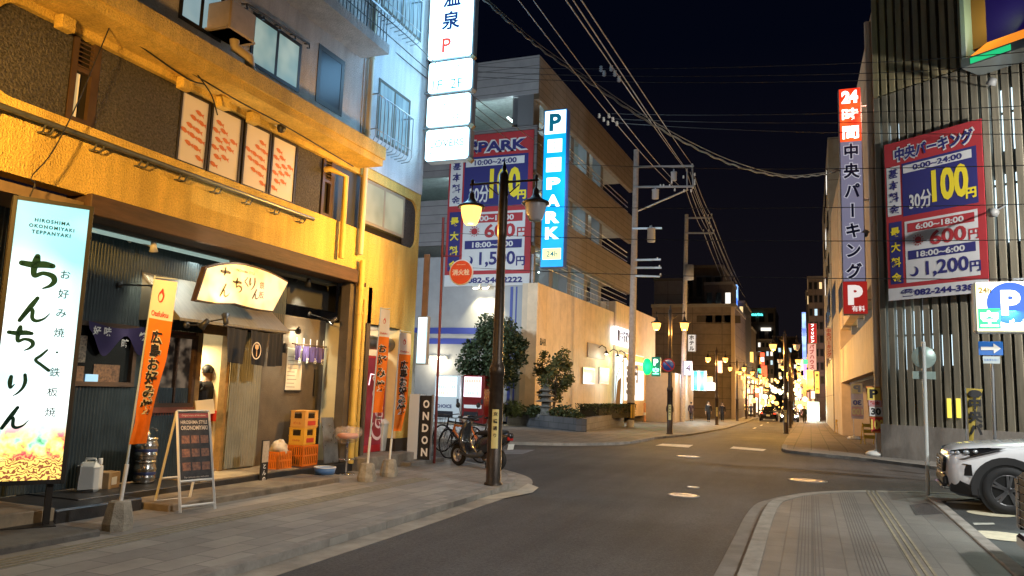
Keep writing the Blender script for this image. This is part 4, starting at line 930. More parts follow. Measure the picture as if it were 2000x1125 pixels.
# ================================================================ restaurant sign, spotlights, curtains, menus
bw = M('glow_sign_board', (.85, .62, .22), .5)
pc = [on_x(*p, XF+.2) for p in ((386, 585), (406, 524), (480, 519), (562, 552), (533, 607), (460, 592))]
t = thing('name_board', 'golden scalloped name board floodlit above the entrance canopy', 'sign board', (XF+.2, sum(p.y for p in pc)/6, min(p.z for p in pc)))
out = [(p.y, p.z) for p in pc]; dense = []
for i in range(6):
    a, c = out[i], out[(i+1) % 6]
    for k in range(6):
        f = k/6; bul = .035*math.sin(PI*f)
        dense.append((a[0]+(c[0]-a[0])*f, a[1]+(c[1]-a[1])*f+(bul if i in (1, 2) else (-bul*.5 if i in (4, 5) else 0))))
ov = sum(p[0] for p in dense)/len(dense), sum(p[1] for p in dense)/len(dense)
b = MB(); b.prism([(ov[0]+(y-ov[0])*1.03, ov[1]+(z-ov[1])*1.09+.005) for y, z in dense], (XF+.1, 0, 0), Y_, Z_, .085); b.build('frame', wood, t)
m = M('gold_board', (.9, .62, .18), .5)
b = MB(); b.prism(dense, (XF+.186, 0, 0), Y_, Z_, .015)
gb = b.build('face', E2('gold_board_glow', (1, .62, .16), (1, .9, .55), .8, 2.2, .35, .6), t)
b = MB(); o_ = Vector((XF+.206, 0, 0)); ym, zm = ov
b.brush(TI[:1]+[[(.42, 1.02, .14), (.4, .8, .16), (.36, .55, .13)]], o_+Y_*(ym-.50)+Z_*(zm+.02), Y_, Z_, .22); b.brush(NN, o_+Y_*(ym-.50)+Z_*(zm-.19), Y_, Z_, .2)
b.brush(TI, o_+Y_*(ym-.23)+Z_*(zm-.08), Y_, Z_, .20); b.brush(KU, o_+Y_*(ym-.02)+Z_*(zm+.04), Y_, Z_, .14); b.brush(RI, o_+Y_*(ym+.10)+Z_*(zm+.0), Y_, Z_, .19); b.brush(NN, o_+Y_*(ym+.20)+Z_*(zm-.14), Y_, Z_, .16)
b.text('HIROSHIMA STYLE', o_+Y_*(ym+.02)+Z_*(zm+.255), Y_, Z_, w=.42, bold=.01); b.build('lettering', M('umber_ink', (.10, .055, .015), .6), gb)
b = MB(); b.vtext('鉄板', o_+Y_*(ym+.42)+Z_*(zm+.1), Y_, Z_, .12, .15, .01); b.build('red_lettering', M('vermilion_ink', (.6, .12, .03), .6), gb)
# spotlights
def spot(label, foot, head, target, en, col=(1, .87, .6), body=None, ang=1.3):
    t = thing('spotlight', label, 'spotlight', tuple(foot), 0, 'spotlights on the restaurant front')
    body = body or M('spot_black', (.03, .03, .03), .4)
    b = MB(); b.lathe([(.045, 0), (.045, .02), (.015, .03), (.001, .03)], foot, 12, (Vector(head)-Vector(foot))); b.tube([foot, head], .011, 6); b.build('arm', body, t)
    d = (Vector(target)-Vector(head)).normalized()
    b = MB(); b.lathe([(.001, -.1), (.035, -.09), (.04, -.02), (.06, .06), (.055, .06)], head, 14, d); b.build('hood', body, t)
    b = MB(); b.lathe([(.052, .045), (.001, .05)], head, 14, d); b.build('lens', E('spot_lens', (1, .9, .7), 9), t)
    light('SPOT', 'beam', Vector(head)+d*.09, en, col, t, .04, target, ang, .6)
    return t
wp = M('spot_white', (.6, .6, .56), .4)
h = on_x(300, 483, XS+.35); spot('white spotlight high on the dark cladding left of the name board', (XS+.02, h.y-.12, h.z+.1), h, (XS, h.y+.5, h.z-1.6), 55, body=wp)
h = on_x(441, 622, XF+.5); spot('spotlight on the canopy edge pointing up at the name board', (XF+.1, h.y, h.z-.06), h, (XF+.2, h.y+.25, h.z+.7), 80)
h = on_x(398, 634, XF+.5); spot('spotlight below the left end of the canopy', (XF+.1, h.y+.1, h.z), h, (XF-.4, h.y-.4, h.z-1.2), 40)
h = on_x(602, 553, XS+.3); spot('round spotlight under the beam at the right of the name board', (XS+.02, h.y, h.z+.07), h, (XS+.02, h.y+.2, h.z-.8), 90)
h = on_x(583, 645, XS+.3); spot('spotlight right of the black curtain pointing at the brown wall', (XS+.02, h.y-.05, h.z), h, (XS, h.y+.35, h.z-.1), 50)
h = on_x(650, 627, XS+.55); spot('spotlight on a thin arm near the corner post', on_x(604, 613, XS+.02), h, (XS, h.y-.55, h.z-.7), 80)
h = on_x(555, 681, XS+.3); spot('small lamp hanging under the right end of the curtain rod', (XS+.02, h.y, h.z+.1), h, (XS, h.y+.1, h.z-.8), 5)
# wall brackets
q0 = on_x(232, 556, XS+.03); q1 = on_x(300, 558, XS+.45)
b = MB(); b.tube([q0, q1], .012, 6); b.lathe([(.04, 0), (.04, .03), (.001, .03)], q0, 10, X_); tag(b.build('wall_bracket', black_p), 'thin black bracket rod on the dark cladding behind the tall banner', 'bracket')
# black door curtain
def noren(nm, label, X, a, c, zt_, panels, mat, rodm, seed, hang=.03):
    t = thing(nm, label, 'curtain', (X, (a+c)/2, zt_))
    b = MB(); b.tube([(X, a-.06, zt_+.02), (X, c+.06, zt_+.02)], .014, 8); b.build('rod', rodm, t)
    for i, (u0, u1, zl) in enumerate(panels):
        b = MB(); nu, nv = 14, 10; rng = random.Random(seed+i); ph = rng.random()*6; vs = []
        for j in range(nv+1):
            v = j/nv
            for k in range(nu+1):
                u = k/nu; ins = .12*v*(1-v*.2)
                y = a+(c-a)*(u0+(u1-u0)*(u if True else 0)); y += (.5-u)*(u1-u0)*(c-a)*ins
                vs.append(Vector((X+.03*v*math.sin(3.2*PI*u+ph)+.012*math.sin(7*u*PI+ph), y, zt_-v*zl+.01*math.sin(4*u+ph))))
        b.add(vs, [(j*(nu+1)+k, j*(nu+1)+k+1, (j+1)*(nu+1)+k+1, (j+1)*(nu+1)+k) for j in range(nv) for k in range(nu)], True)
        b.build('curtain_panel', mat, t)
    return t
XN = XF+.16
na, nb_ = on_x(441, 660, XN), on_x(552, 665, XN); zr = on_x(480, 644, XN).z; zl = zr-on_x(500, 713, XN).z
blackcloth = M('black_cloth', (.014, .014, .016), .85, var=.2)
t = noren('door_curtain', 'black split door curtain with a white oval crest over the entrance', XN, na.y, nb_.y, zr, [(0, .36, zl*.98), (.40, .74, zl), (.75, 1, zl)], blackcloth, dark_fr, 3)
oc = on_x(501, 685, XN+.05); b = MB()
b.disc(oc, Y_*.8, Z_, .135, 30, .115); b.build('oval_crest', M('crest_cream', (.7, .6, .45), .7), t)
b = MB(); s = .1; o_ = oc+X_*.002
b.add([o_+Y_*(x*s)+Z_*(z*s) for x, z in ((-.4, .95), (.4, .95), (.42, .35), (.12, .15), (.12, -.9), (-.02, -.9), (-.02, .15), (-.36, .35))], [tuple(range(8))]); b.build('spatula_crest', M('spatula_tan', (.7, .42, .2), .6), t)
# purple short curtain, menu and dark post
XM = XS+.12; pa, pb_ = on_x(574, 690, XM), on_x(634, 690, XM)
purple = M('purple_cloth', (.10, .075, .26), .8, var=.2)
t = noren('short_curtain', 'short purple curtain with white lettering on the brown wall', XM, pa.y, pb_.y, on_x(600, 676, XM).z, [(0, .24, .27), (.26, .49, .28), (.51, .74, .28), (.76, 1, .28)], purple, wood, 8)
b = MB(); zz = on_x(600, 705, XM).z
for i, ch in enumerate('お好み焼'): b.text(ch, Vector((XM+.045, pa.y+(pb_.y-pa.y)*(.13+.25*i), zz)), Y_, Z_, w=.09, h=.11, bold=.02)
b.build('lettering', white_b, t)
b = MB()
for i in range(5): y = pa.y+(pb_.y-pa.y)*(.06+.22*i); b.tube([(XM, y, on_x(600, 662, XM).z), (XM, y, on_x(600, 678, XM).z)], .008, 5)
b.build('hanging_tape', white_b, t)
ya, yb, z0, z1 = rc(XS+.04, 562, 592, 680, 762)
t = thing('menu_poster', 'white menu sheet on the brown wall under the short curtain', 'poster', (XS+.03, (ya+yb)/2, z0))
b = MB(); b.box(XS+.003, XS+.012, ya, yb, z0, z1); sh = b.build('sheet', M('cream_sheet', (.62, .57, .46), .7), t)
b = MB(); rng = random.Random(4)
for k in range(9): z = z0+.05+k*(z1-z0-.15)/9; b.box(XS+.012, XS+.0135, ya+.03, ya+.03+(yb-ya-.06)*(.5+.5*rng.random()), z, z+.012)
b.build('writing', M('grey_ink', (.2, .18, .15), .7), sh)
b = MB(); b.box(XS+.012, XS+.03, ya-.01, yb+.01, z0-.03, z0); b.build('clip_bar', dark_fr, t)
q = on_x(617, 742, XS+.02); tag(MB().box(XS+.002, XS+.03, q.y-.05, q.y+.05, q.z-.3, q.z+.2).build('narrow_board', dark_fr), 'narrow dark board on the brown wall right of the menu sheet', 'board')
# purple pennant curtain, posters and a lit tablet inside the dark shop window
ya, yb = on_x(170, 650, XS+.06).y, on_x(282, 650, XS+.06).y; zz = on_x(225, 632, XS+.06).z
t = thing('pennant_curtain', 'dark purple pennant curtain with white marks across the shop window', 'curtain', (XS+.06, (ya+yb)/2, zz))
b = MB(); n = 20; vs = []
for k in range(n+1):
    u = k/n; y = ya+(yb-ya)*u; sag = .06*math.sin(PI*u); low = .10+.30*(abs(math.sin(PI*(u*1.5+.05)))**2)
    vs += [Vector((XS+.07+.015*math.sin(9*u), y, zz-sag)), Vector((XS+.08+.02*math.sin(11*u+1), y, zz-sag-low))]
b.add(vs, [(2*k, 2*k+1, 2*k+3, 2*k+2) for k in range(n)], True); b.build('cloth', M('dusk_purple_cloth', (.035, .025, .10), .8), t)
b = MB()
for (u, dz, ch) in ((.12, -.12, '好'), (.3, -.12, '味'), (.62, -.26, '時'), (.93, -.14, '焼')): b.text(ch, Vector((XS+.105, ya+(yb-ya)*u, zz+dz)), Y_, Z_, w=.12, bold=.03)
b.build('lettering', white_b, t)
for (l, r, tp, bt, lab, c1, c2) in ((150, 172, 655, 708, 'paper notice with rows of writing in the dark shop window', (.4, .33, .24), (.05, .04, .04)), (185, 236, 712, 752, 'dark photo poster of dishes in the shop window', (.25, .13, .07), (.06, .035, .025)), (148, 166, 715, 762, 'narrow photo poster at the left of the shop window', (.28, .15, .08), (.05, .03, .025))):
    a_, c_, z0, z1 = rc(XS+.02, l, r, tp, bt); t = thing('window_poster', lab, 'poster', (XS, (a_+c_)/2, z0), 0, 'posters in the dark shop window')
    MB().box(XS-.015, XS-.008, a_, c_, z0, z1).build('sheet', M('poster_'+lab[:6], c1, .5, col2=c2, scale=26), t)
a_, c_, z0, z1 = rc(XS+.02, 168, 193, 731, 753); tag(MB().box(XS-.004, XS+.006, a_, c_, z0, z1, .003).build('small_screen', E('blue_screen', (.35, .62, .85), .75)), 'small glowing blue screen in the dark shop window', 'screen')
# ================================================================ projecting sign stack on the corner of the building
signw = E2('sign_white', (.34, .74, 1), (.52, .86, 1), 4.0, 1.1, .3, .55)
signw_edge = M('sign_casing', (.35, .37, .38), .4, .5)
YS = 14.9
t = thing('projecting_sign', 'stack of four glowing white sign boxes fixed high on the building corner', 'illuminated sign', (-8.15, YS, 4.9))
boxes = [(843, 926, -150, 112), (838, 922, 119, 178), (835, 918, 186, 245), (832, 915, 252, 312)]
BX = []
for l, r, tp, bt in boxes:
    cy = (tp+bt)/2; a = on_y(l, cy, YS); c = on_y(r, cy, YS); z1 = on_y((l+r)/2, tp, YS).z; z0 = on_y((l+r)/2, bt, YS).z
    b = MB(); b.obox(Vector(((a.x+c.x)/2, YS+.15, (z0+z1)/2)), X_, Y_, Z_, c.x-a.x+.04, .296, z1-z0+.03, .05); bx = b.build('sign_box', signw_edge, t)
    w, h = c.x-a.x, z1-z0; r_ = .07
    poly = []
    for sx, sy, a0 in ((1, 1, 0), (-1, 1, PI/2), (-1, -1, PI), (1, -1, 1.5*PI)):
        for k in range(5): poly.append(((a.x+c.x)/2+sx*(w/2-r_)+r_*math.cos(a0+k*PI/8), (z0+z1)/2+sy*(h/2-r_)+r_*math.sin(a0+k*PI/8)))
    b = MB(); b.prism(poly, (0, YS+.005, 0), X_, Z_, .02); f = b.build('lit_face', signw, bx); BX.append((f, (a.x+c.x)/2, (z0+z1)/2, w, h))
navy_s = M('navy_sign_ink', (.02, .05, .2), .6); grey_s = M('grey_sign_ink', (.05, .055, .055), .6)
f, cx, cz, w, h = BX[0]; yo = YS-.018
def oy(px, py): return on_y(px, py, yo)
b = MB(); b.text('泉', oy(881, 39), X_, Z_, h=(oy(881, 22)-oy(881, 58)).length, bold=.03); b.text('温', oy(883, -5), X_, Z_, h=(oy(881, 22)-oy(881, 58)).length, bold=.03); b.build('lettering', navy_s, f)
b = MB(); b.text('P', oy(872, 88), X_, Z_, h=(oy(872, 75)-oy(872, 103)).length*1.0, bold=.02); b.text('有', oy(893, 92), X_, Z_, h=.13); b.build('lettering', E('red_sign_ink', (.85, .10, .06), .75), f)
f, cx, cz, w, h = BX[1]; b = MB(); b.text('フロント', oy(876, 132), X_, Z_, w=w*.6); b.text('1F  2F', oy(874, 164), X_, Z_, w=w*.7); b.build('lettering', M('pale_teal_ink', (.03, .30, .26), .6), f)
f, cx, cz, w, h = BX[2]; b = MB(); b.text('スナック', oy(876, 205), X_, Z_, w=w*.72); b.text('3F', oy(890, 230), X_, Z_, w=w*.2); b.build('lettering', M('pale_pink_ink', (.35, .10, .12), .6), f)
f, cx, cz, w, h = BX[3]; b = MB(); b.text('LOVERS', oy(873, 279), X_, Z_, w=w*.78, bold=.005); b.text('B1', oy(845, 300), X_, Z_, w=w*.12); b.build('lettering', grey_s, f)
b = MB()
for py in (115, 182, 250, 60): q = on_y(842, py, YS+.15); b.tube([(-8.2, YS+.15, q.z), (q.x+.2, YS+.15, q.z)], .025, 6)
b.build('bracket', signw_edge, t)
for px, py, n in ((925, 113, 1), (923, 247, 2), (920, 313, 3)):
    q = on_y(px, py, YS+.1); b = MB(); b.obox(q, (X_+Z_).normalized(), Y_, (Z_-X_).normalized(), .11, .12, .09, .01)
    b.build('lamp_clip', M('bronze', (.3, .22, .12), .4, .6), t)
for z in (6.0, 8.2, 10.4): light('POINT', 'added_panel_glow', (-6.8, YS-1.5, z), 75, (.26, .60, 1), t, .5)  # lights added in front of the boxes to strengthen their glow on the wall
# lit blue-white sign and plates on the corner
ya = YE+.05; a, c = on_y(814, 665, ya), on_y(834, 665, ya); z0, z1 = on_y(822, 712, ya).z, on_y(826, 617, ya).z
t = thing('wall_lightbox', 'slim pale blue lit box hanging on the building corner at door height', 'illuminated sign', (c.x, ya, z0))
MB().box(a.x, c.x, ya, ya+.12, z0, z1, .01).build('casing', signw_edge, t); MB().box(a.x+.02, c.x-.02, ya-.006, ya, z0+.03, z1-.03).build('lit_face', E2('soft_blue_white', (.45, .8, .95), (.95, 1, 1), 1.5, 2), t)
q = on_y(832, 565, ya); t = tag(MB().box(q.x-.09, q.x+.05, ya, ya+.05, q.z-.85, q.z+.8, .01).build('notice_plate', M('brown_plate', (.2, .12, .07), .6, var=.2)), 'narrow brown upright plate on the building corner below the sign stack', 'plate')

# ================================================================ street lamps
iron = M('dark_brown_iron', (.045, .032, .024), .42, .5, var=.3, scale=14)
lit_glass = E('sodium_glass', (1, .47, .085), 3.0); dark_glass = M('frosted_glass', (.55, .55, .6), .35)
SOD = (1, .50, .10)
def street_lamp(label, base, lit=(True, False), en=(0, 0), H=5.72, rz=0.0, plate=True, arm=.62, drop=(0, 0), wash=None):
    t = thing('street_lamp', label, 'street lamp', base, rz, 'two-armed street lamps along the street')
    k = H/5.72
    b = MB(); b.lathe([(.16, 0), (.16, .03), (.128, .05), (.122, 1.85), (.135, 1.87), (.135, 1.99), (.118, 2.02), (.095, 2.1), (.072, 4.3), (.085, 4.32), (.085, 4.4), (.085, 4.9), (.085, 5.45), (.06, 5.5), (.03, 5.53), (.045, 5.58), (.03, 5.63), (.001, 5.74)], (0, 0, 0), 16); b.build('post', iron, t, True)
    for i, s in enumerate((-1, 1)):
        b = MB(); za = 5.32; b.tube([(s*.06, 0, za), (s*(arm+.04), 0, za)], .022, 8); b.tube([(s*.07, 0, za-.25), (s*.3, 0, za-.06)], .012, 6)
        b.tube([(s*arm, 0, za), (s*arm, 0, za-.2-drop[i])], .014, 6); b.lathe([(.03, 0), (.03, .08), (.001, .1)], (s*arm, 0, za), 8); b.build('arm', iron, t, True)
        hz = za-.2-drop[i]; c = (s*arm, 0, 0)
        b = MB(); b.lathe([(.02, hz+.06), (.05, hz+.02), (.055, hz-.06), (.10, hz-.13), (.15, hz-.16), (.24, hz-.20), (.25, hz-.235), (.20, hz-.235), (.195, hz-.215), (.02, hz-.19)], c, 20); hd = b.build('lamp_hood', iron, t, True)
        prof = [(.188, hz-.232), (.185, hz-.30), (.165, hz-.40), (.13, hz-.50), (.10, hz-.545), (.001, hz-.55)]
        b = MB(); b.lathe(prof, c, 20); g = b.build('lamp_glass', lit_glass if lit[i] else dark_glass, hd, True)
        if lit[i] and en[i]:
            l = light('POINT', 'lamp_light', (0, 0, 0), en[i], SOD, None, .12); l.parent = t; l.location = (s*arm, 0, hz-.68)
    if wash: light('SPOT', 'lamp_light', (base[0]-arm-.02, base[1], base[2]+4.35), wash[0], SOD, t, .12, wash[1], wash[2], .8)  # extra spot added at the lamp to brighten the facade alone
    if plate:
        b = MB(); b.lathe([(.1245, .62), (.1255, .63), (.1245, 1.28)], (0, 0, 0), 24)
        vs = []; a0 = math.atan2(-base[1], -base[0])-rz
        b = MB(); n = 5
        for z in (.62, 1.28):
            for k2 in range(n): a = a0-.45+.9*k2/(n-1); vs.append(Vector((.131*math.cos(a), .131*math.sin(a), z)))
        b.add(vs, [(i, i+1, n+i+1, n+i) for i in range(n-1)]); pl = b.build('yellow_plate', M('yellow_plate', (.75, .62, .25), .5), t, True)
        rd = Vector((math.cos(a0), math.sin(a0), 0)); tg = Vector((-rd.y, rd.x, 0)); b = MB()
        b.vtext('京橋通り', rd*.134+Z_*1.2, tg, Z_, .075, .12, .02); b.build('lettering', black_b, pl, True)
    return t
lp = gnd(963, 947); street_lamp('brown street lamp nearest the viewer, left lamp glowing orange, right lamp off', (lp.x, lp.y, 0), (True, False), (90, 0), on_y(986, 288, lp.y).z, wash=(620, (-8.2, 11.6, 3.8), 2.3))
# added lamps, assumed, out of view; only the left is lit, brightening the facade
street_lamp('assumed unseen brown two-armed street lamp on the left pavement, added to light the facade', (-4.95, 2.5, 0), (True, True), (30, 15), plate=False, wash=(1700, (-8.2, 7.0, 3.5), 1.35))
street_lamp('added unseen brown two-armed street lamp, unlit, on the right pavement behind the viewer', (-.2, -5.5, 0), (False, False), (0, 0), plate=False)

# added white lamps, unseen, that brighten the crossing, walls and pavements
def added_lamp(label, base, aim, h, en, col=(.92, .97, 1), ang=2.6):
    t = thing('added_lamp', label, 'street lamp', base, 0, 'added white lamps out of view'); bs = Vector(base); d_ = Vector(aim)-bs; d_.z = 0; d_.normalize()
    b = MB(); b.tube([bs, bs+Z_*h*.6, bs+Z_*h, bs+Z_*(h+.15)+d_*1.1], [.09, .075, .06, .05], 10); b.build('post', galv0, t)
    hd = bs+Z_*(h+.14)+d_*1.4; b = MB(); b.obox(hd, d_, Vector((-d_.y, d_.x, 0)), Z_, .7, .3, .1, .02); hh_ = b.build('lamp_head', galv0, t)
    b = MB(); b.obox(hd-Z_*.056, d_, Vector((-d_.y, d_.x, 0)), Z_, .55, .22, .01); b.build('lens', E('led_lens', (.9, .97, 1), 12), hh_)
    light('SPOT', 'added_light', hd-Z_*.45+d_*.25, en, col, t, .15, Vector(aim), ang, .5); return t
galv0 = M('galvanised_post', (.4, .41, .43), .4, .6)
added_lamp('added unseen white lamp in the side street behind the corner building', (-17, 24.0, 0), (-15, 37, 9), 7.0, 2500, (.72, .88, 1), 2.6)
added_lamp('added unseen white lamp in the side street beyond the right edge', (9.2, 17.0, 0), (3.2, 24.5, 5), 7.5, 4200, (1, .97, .9), 1.9)
added_lamp('added unseen white lamp in the car park near the viewer', (6.2, 5.2, 0), (-.6, 9.5, 0), 6.8, 2100, (1, .97, .92), 1.45)
added_lamp('added unseen white lamp by the parked cars', (7.8, 9.6, 0), (2.4, 15.2, 1.0), 6.0, 1500, (.95, 1, .97), 1.5)
# ================================================================ fire hydrant sign
hb = gnd(848, 905); t = thing('hydrant_sign', 'round red fire hydrant sign on a thin red pole at the building corner', 'sign', (hb.x, hb.y, 0))
redp = M('hydrant_red', (.16, .016, .012), .45); c = on_y(901, 532, hb.y-.02); tp = on_y(866, 425, hb.y)
b = MB(); b.tube([(hb.x, hb.y, 0), on_y(862, 560, hb.y), tp], .03, 8); b.tube([on_y(866, 500, hb.y), on_y(900, 500, hb.y)], .014, 6); b.build('pole', redp, t)
b = MB(); b.lathe([(.001, -.012), (.285, -.012), (.29, 0), (.285, .012), (.001, .012)], c, 32, Y_); dk = b.build('disc', M('sign_rim', (.7, .68, .62), .4), t)
b = MB(); b.disc(c-Y_*.015, X_, Z_, .262, 32); b.build('red_face', M('hydrant_face', (.62, .07, .02), .5), dk)
b = MB(); b.text('消火栓', c-Y_*.018, X_, Z_, w=.42, bold=.03); b.text('FIRE HYDRANT', c-Y_*.018+Z_*.17, X_, Z_, w=.22); b.build('lettering', M('sign_cream', (.75, .68, .55), .5), dk)

# ================================================================ scooter and bicycles
tyre = M('tyre_rubber', (.012, .012, .013), .75); alloy = M('alloy', (.6, .6, .6), .3, .9); scoot = M('scooter_black', (.018, .02, .024), .25, coat=.5)
fa, fb = gnd(884, 908), gnd(978, 921)
dirv = (fb-fa); dirv.z = 0; L_ = dirv.length; ang = math.atan2(dirv.y, dirv.x)
fwd = fa+dirv*.12; t = thing('motor_scooter', 'black motor scooter parked on the pavement corner beside the lamp post', 'scooter', (fwd.x, fwd.y, 0), ang)
WB = 1.18; R = .225
def wheel(name, x, r, wdt, parent, rim=alloy, spokes=5):
    b = MB(); n = 22; m_ = 8; vs = []
    for i in range(n):
        a = 2*PI*i/n
        for j in range(m_): q = 2*PI*j/m_; rr_ = r-wdt+wdt*math.cos(q); vs.append(Vector((x+rr_*math.cos(a), wdt*.95*math.sin(q), r+rr_*math.sin(a))))
    b.add(vs, [(i*m_+j, i*m_+(j+1) % m_, ((i+1) % n)*m_+(j+1) % m_, ((i+1) % n)*m_+j) for i in range(n) for j in range(m_)], True); w = b.build(name, tyre, parent, True)
    b = MB(); ri = r-wdt*1.8; b.lathe([(ri+.01, -.03), (ri-.02, -.03), (ri-.02, .03), (ri+.01, .03)], (x, 0, r), n, Y_); b.lathe([(.001, -.035), (.04, -.035), (.04, .035), (.001, .035)], (x, 0, r), 12, Y_)
    for k in range(spokes): a = 2*PI*k/spokes+.3; b.obox(Vector((x+ri*.5*math.cos(a), 0, r+ri*.5*math.sin(a))), Vector((math.cos(a), 0, math.sin(a))), Y_, Vector((-math.sin(a), 0, math.cos(a))), ri, .02, .035)
    b.build('rim', rim, w, True); return w
wheel('front_wheel', 0, R, .05, t); wheel('rear_wheel', WB, R, .055, t)
def hull(name, secs, mat, parent, sub=1, local=True):   # rings of (centre, half width, half height) swept along a path
    b = MB(); n = 10; vs = []
    for c_, hw, hh, tilt in secs:
        for k in range(n):
            a = 2*PI*k/n; cw, sw = math.cos(a), math.sin(a); cw = abs(cw)**.75*(1 if cw >= 0 else -1); sw = abs(sw)**.75*(1 if sw >= 0 else -1)
            vs.append(Vector(c_)+Y_*hw*cw+Vector((math.sin(tilt), 0, math.cos(tilt)))*hh*sw)
    m_ = len(secs); b.add(vs, [(i*n+k, i*n+(k+1) % n, (i+1)*n+(k+1) % n, (i+1)*n+k) for i in range(m_-1) for k in range(n)]+[tuple(range(n))[::-1], tuple(range((m_-1)*n, m_*n))], True)
    return b.build(name, mat, parent, local)
hull('front_fender', [((-.22, 0, .38), .05, .03, -.4), ((-.06, 0, .49), .085, .05, 0), ((.10, 0, .53), .10, .08, .3), ((.24, 0, .46), .10, .08, .8)], scoot, t)
hull('leg_shield', [((.42, 0, .26), .16, .05, .2), ((.28, 0, .36), .17, .06, .7), ((.17, 0, .54), .17, .075, 1.15), ((.19, 0, .74), .14, .075, 1.35), ((.24, 0, .88), .10, .07, 1.4), ((.27, 0, .96), .05, .05, 1.4)], scoot, t)
hull('floorboard', [((.2, 0, .30), .17, .05, 0), ((.45, 0, .25), .17, .05, 0), ((.7, 0, .27), .17, .06, 0), ((.85, 0, .36), .15, .09, 0)], M('scooter_grey', (.05, .055, .06), .4), t)
hull('rear_body', [((.66, 0, .44), .13, .20, -.1), ((.85, 0, .50), .16, .20, 0), ((1.12, 0, .57), .16, .17, 0), ((1.38, 0, .65), .12, .11, 0), ((1.54, 0, .72), .06, .05, 0)], scoot, t)
hull('seat', [((.66, 0, .70), .11, .03, 0), ((.74, 0, .73), .14, .05, 0), ((1.0, 0, .745), .15, .055, 0), ((1.25, 0, .77), .14, .055, 0), ((1.38, 0, .78), .09, .03, 0)], M('seat_vinyl', (.014, .014, .016), .55), t)
hull('engine', [((.8, 0, .24), .09, .08, 0), ((1.0, 0, .25), .12, .10, 0), ((1.2, 0, .25), .1, .08, 0)], M('engine_grey', (.1, .1, .1), .4, .7), t)
b = MB(); b.tube([(.25, 0, .9), (.27, 0, 1.0)], .035, 8); b.tube([(.33, -.33, 1.03), (.27, -.15, 1.0), (.27, .15, 1.0), (.33, .33, 1.03)], .017, 8)
for s in (-1, 1): b.tube([(.27, s*.2, 1.02), (.25, s*.27, 1.24)], .007, 5); b.lathe([(.001, -.01), (.055, -.008), (.058, .01), (.001, .012)], (.24, s*.29, 1.27), 12, X_)
b.build('handlebar', black_p, t, True)
b = MB(); blob(b, (.17, 0, .97), .09, 2, rough=.02, sq=(.6, 1, .8)); b.build('headlight', M('headlight_glass', (.6, .62, .65), .12), t, True)
b = MB(); b.box(1.48, 1.53, -.07, .07, .62, .70, .01); b.build('tail_light', M('tail_red', (.4, .02, .015), .25), t, True)
b = MB(); b.obox(Vector((1.53, 0, .50)), Y_, Vector((.25, 0, .97)), Vector((.97, 0, -.25)), .17, .11, .006); b.build('number_plate', M('plate_white', (.7, .7, .66), .5), t, True)
b = MB(); b.tube([(1.02, -.17, .2), (1.42, -.18, .28)], [.04, .05], 10); b.build('exhaust', M('exhaust_steel', (.35, .34, .33), .3, .8), t, True)
b = MB(); b.tube([(.7, .12, .2), (.62, .22, .0)], .012, 6); b.build('side_stand', black_p, t, True)
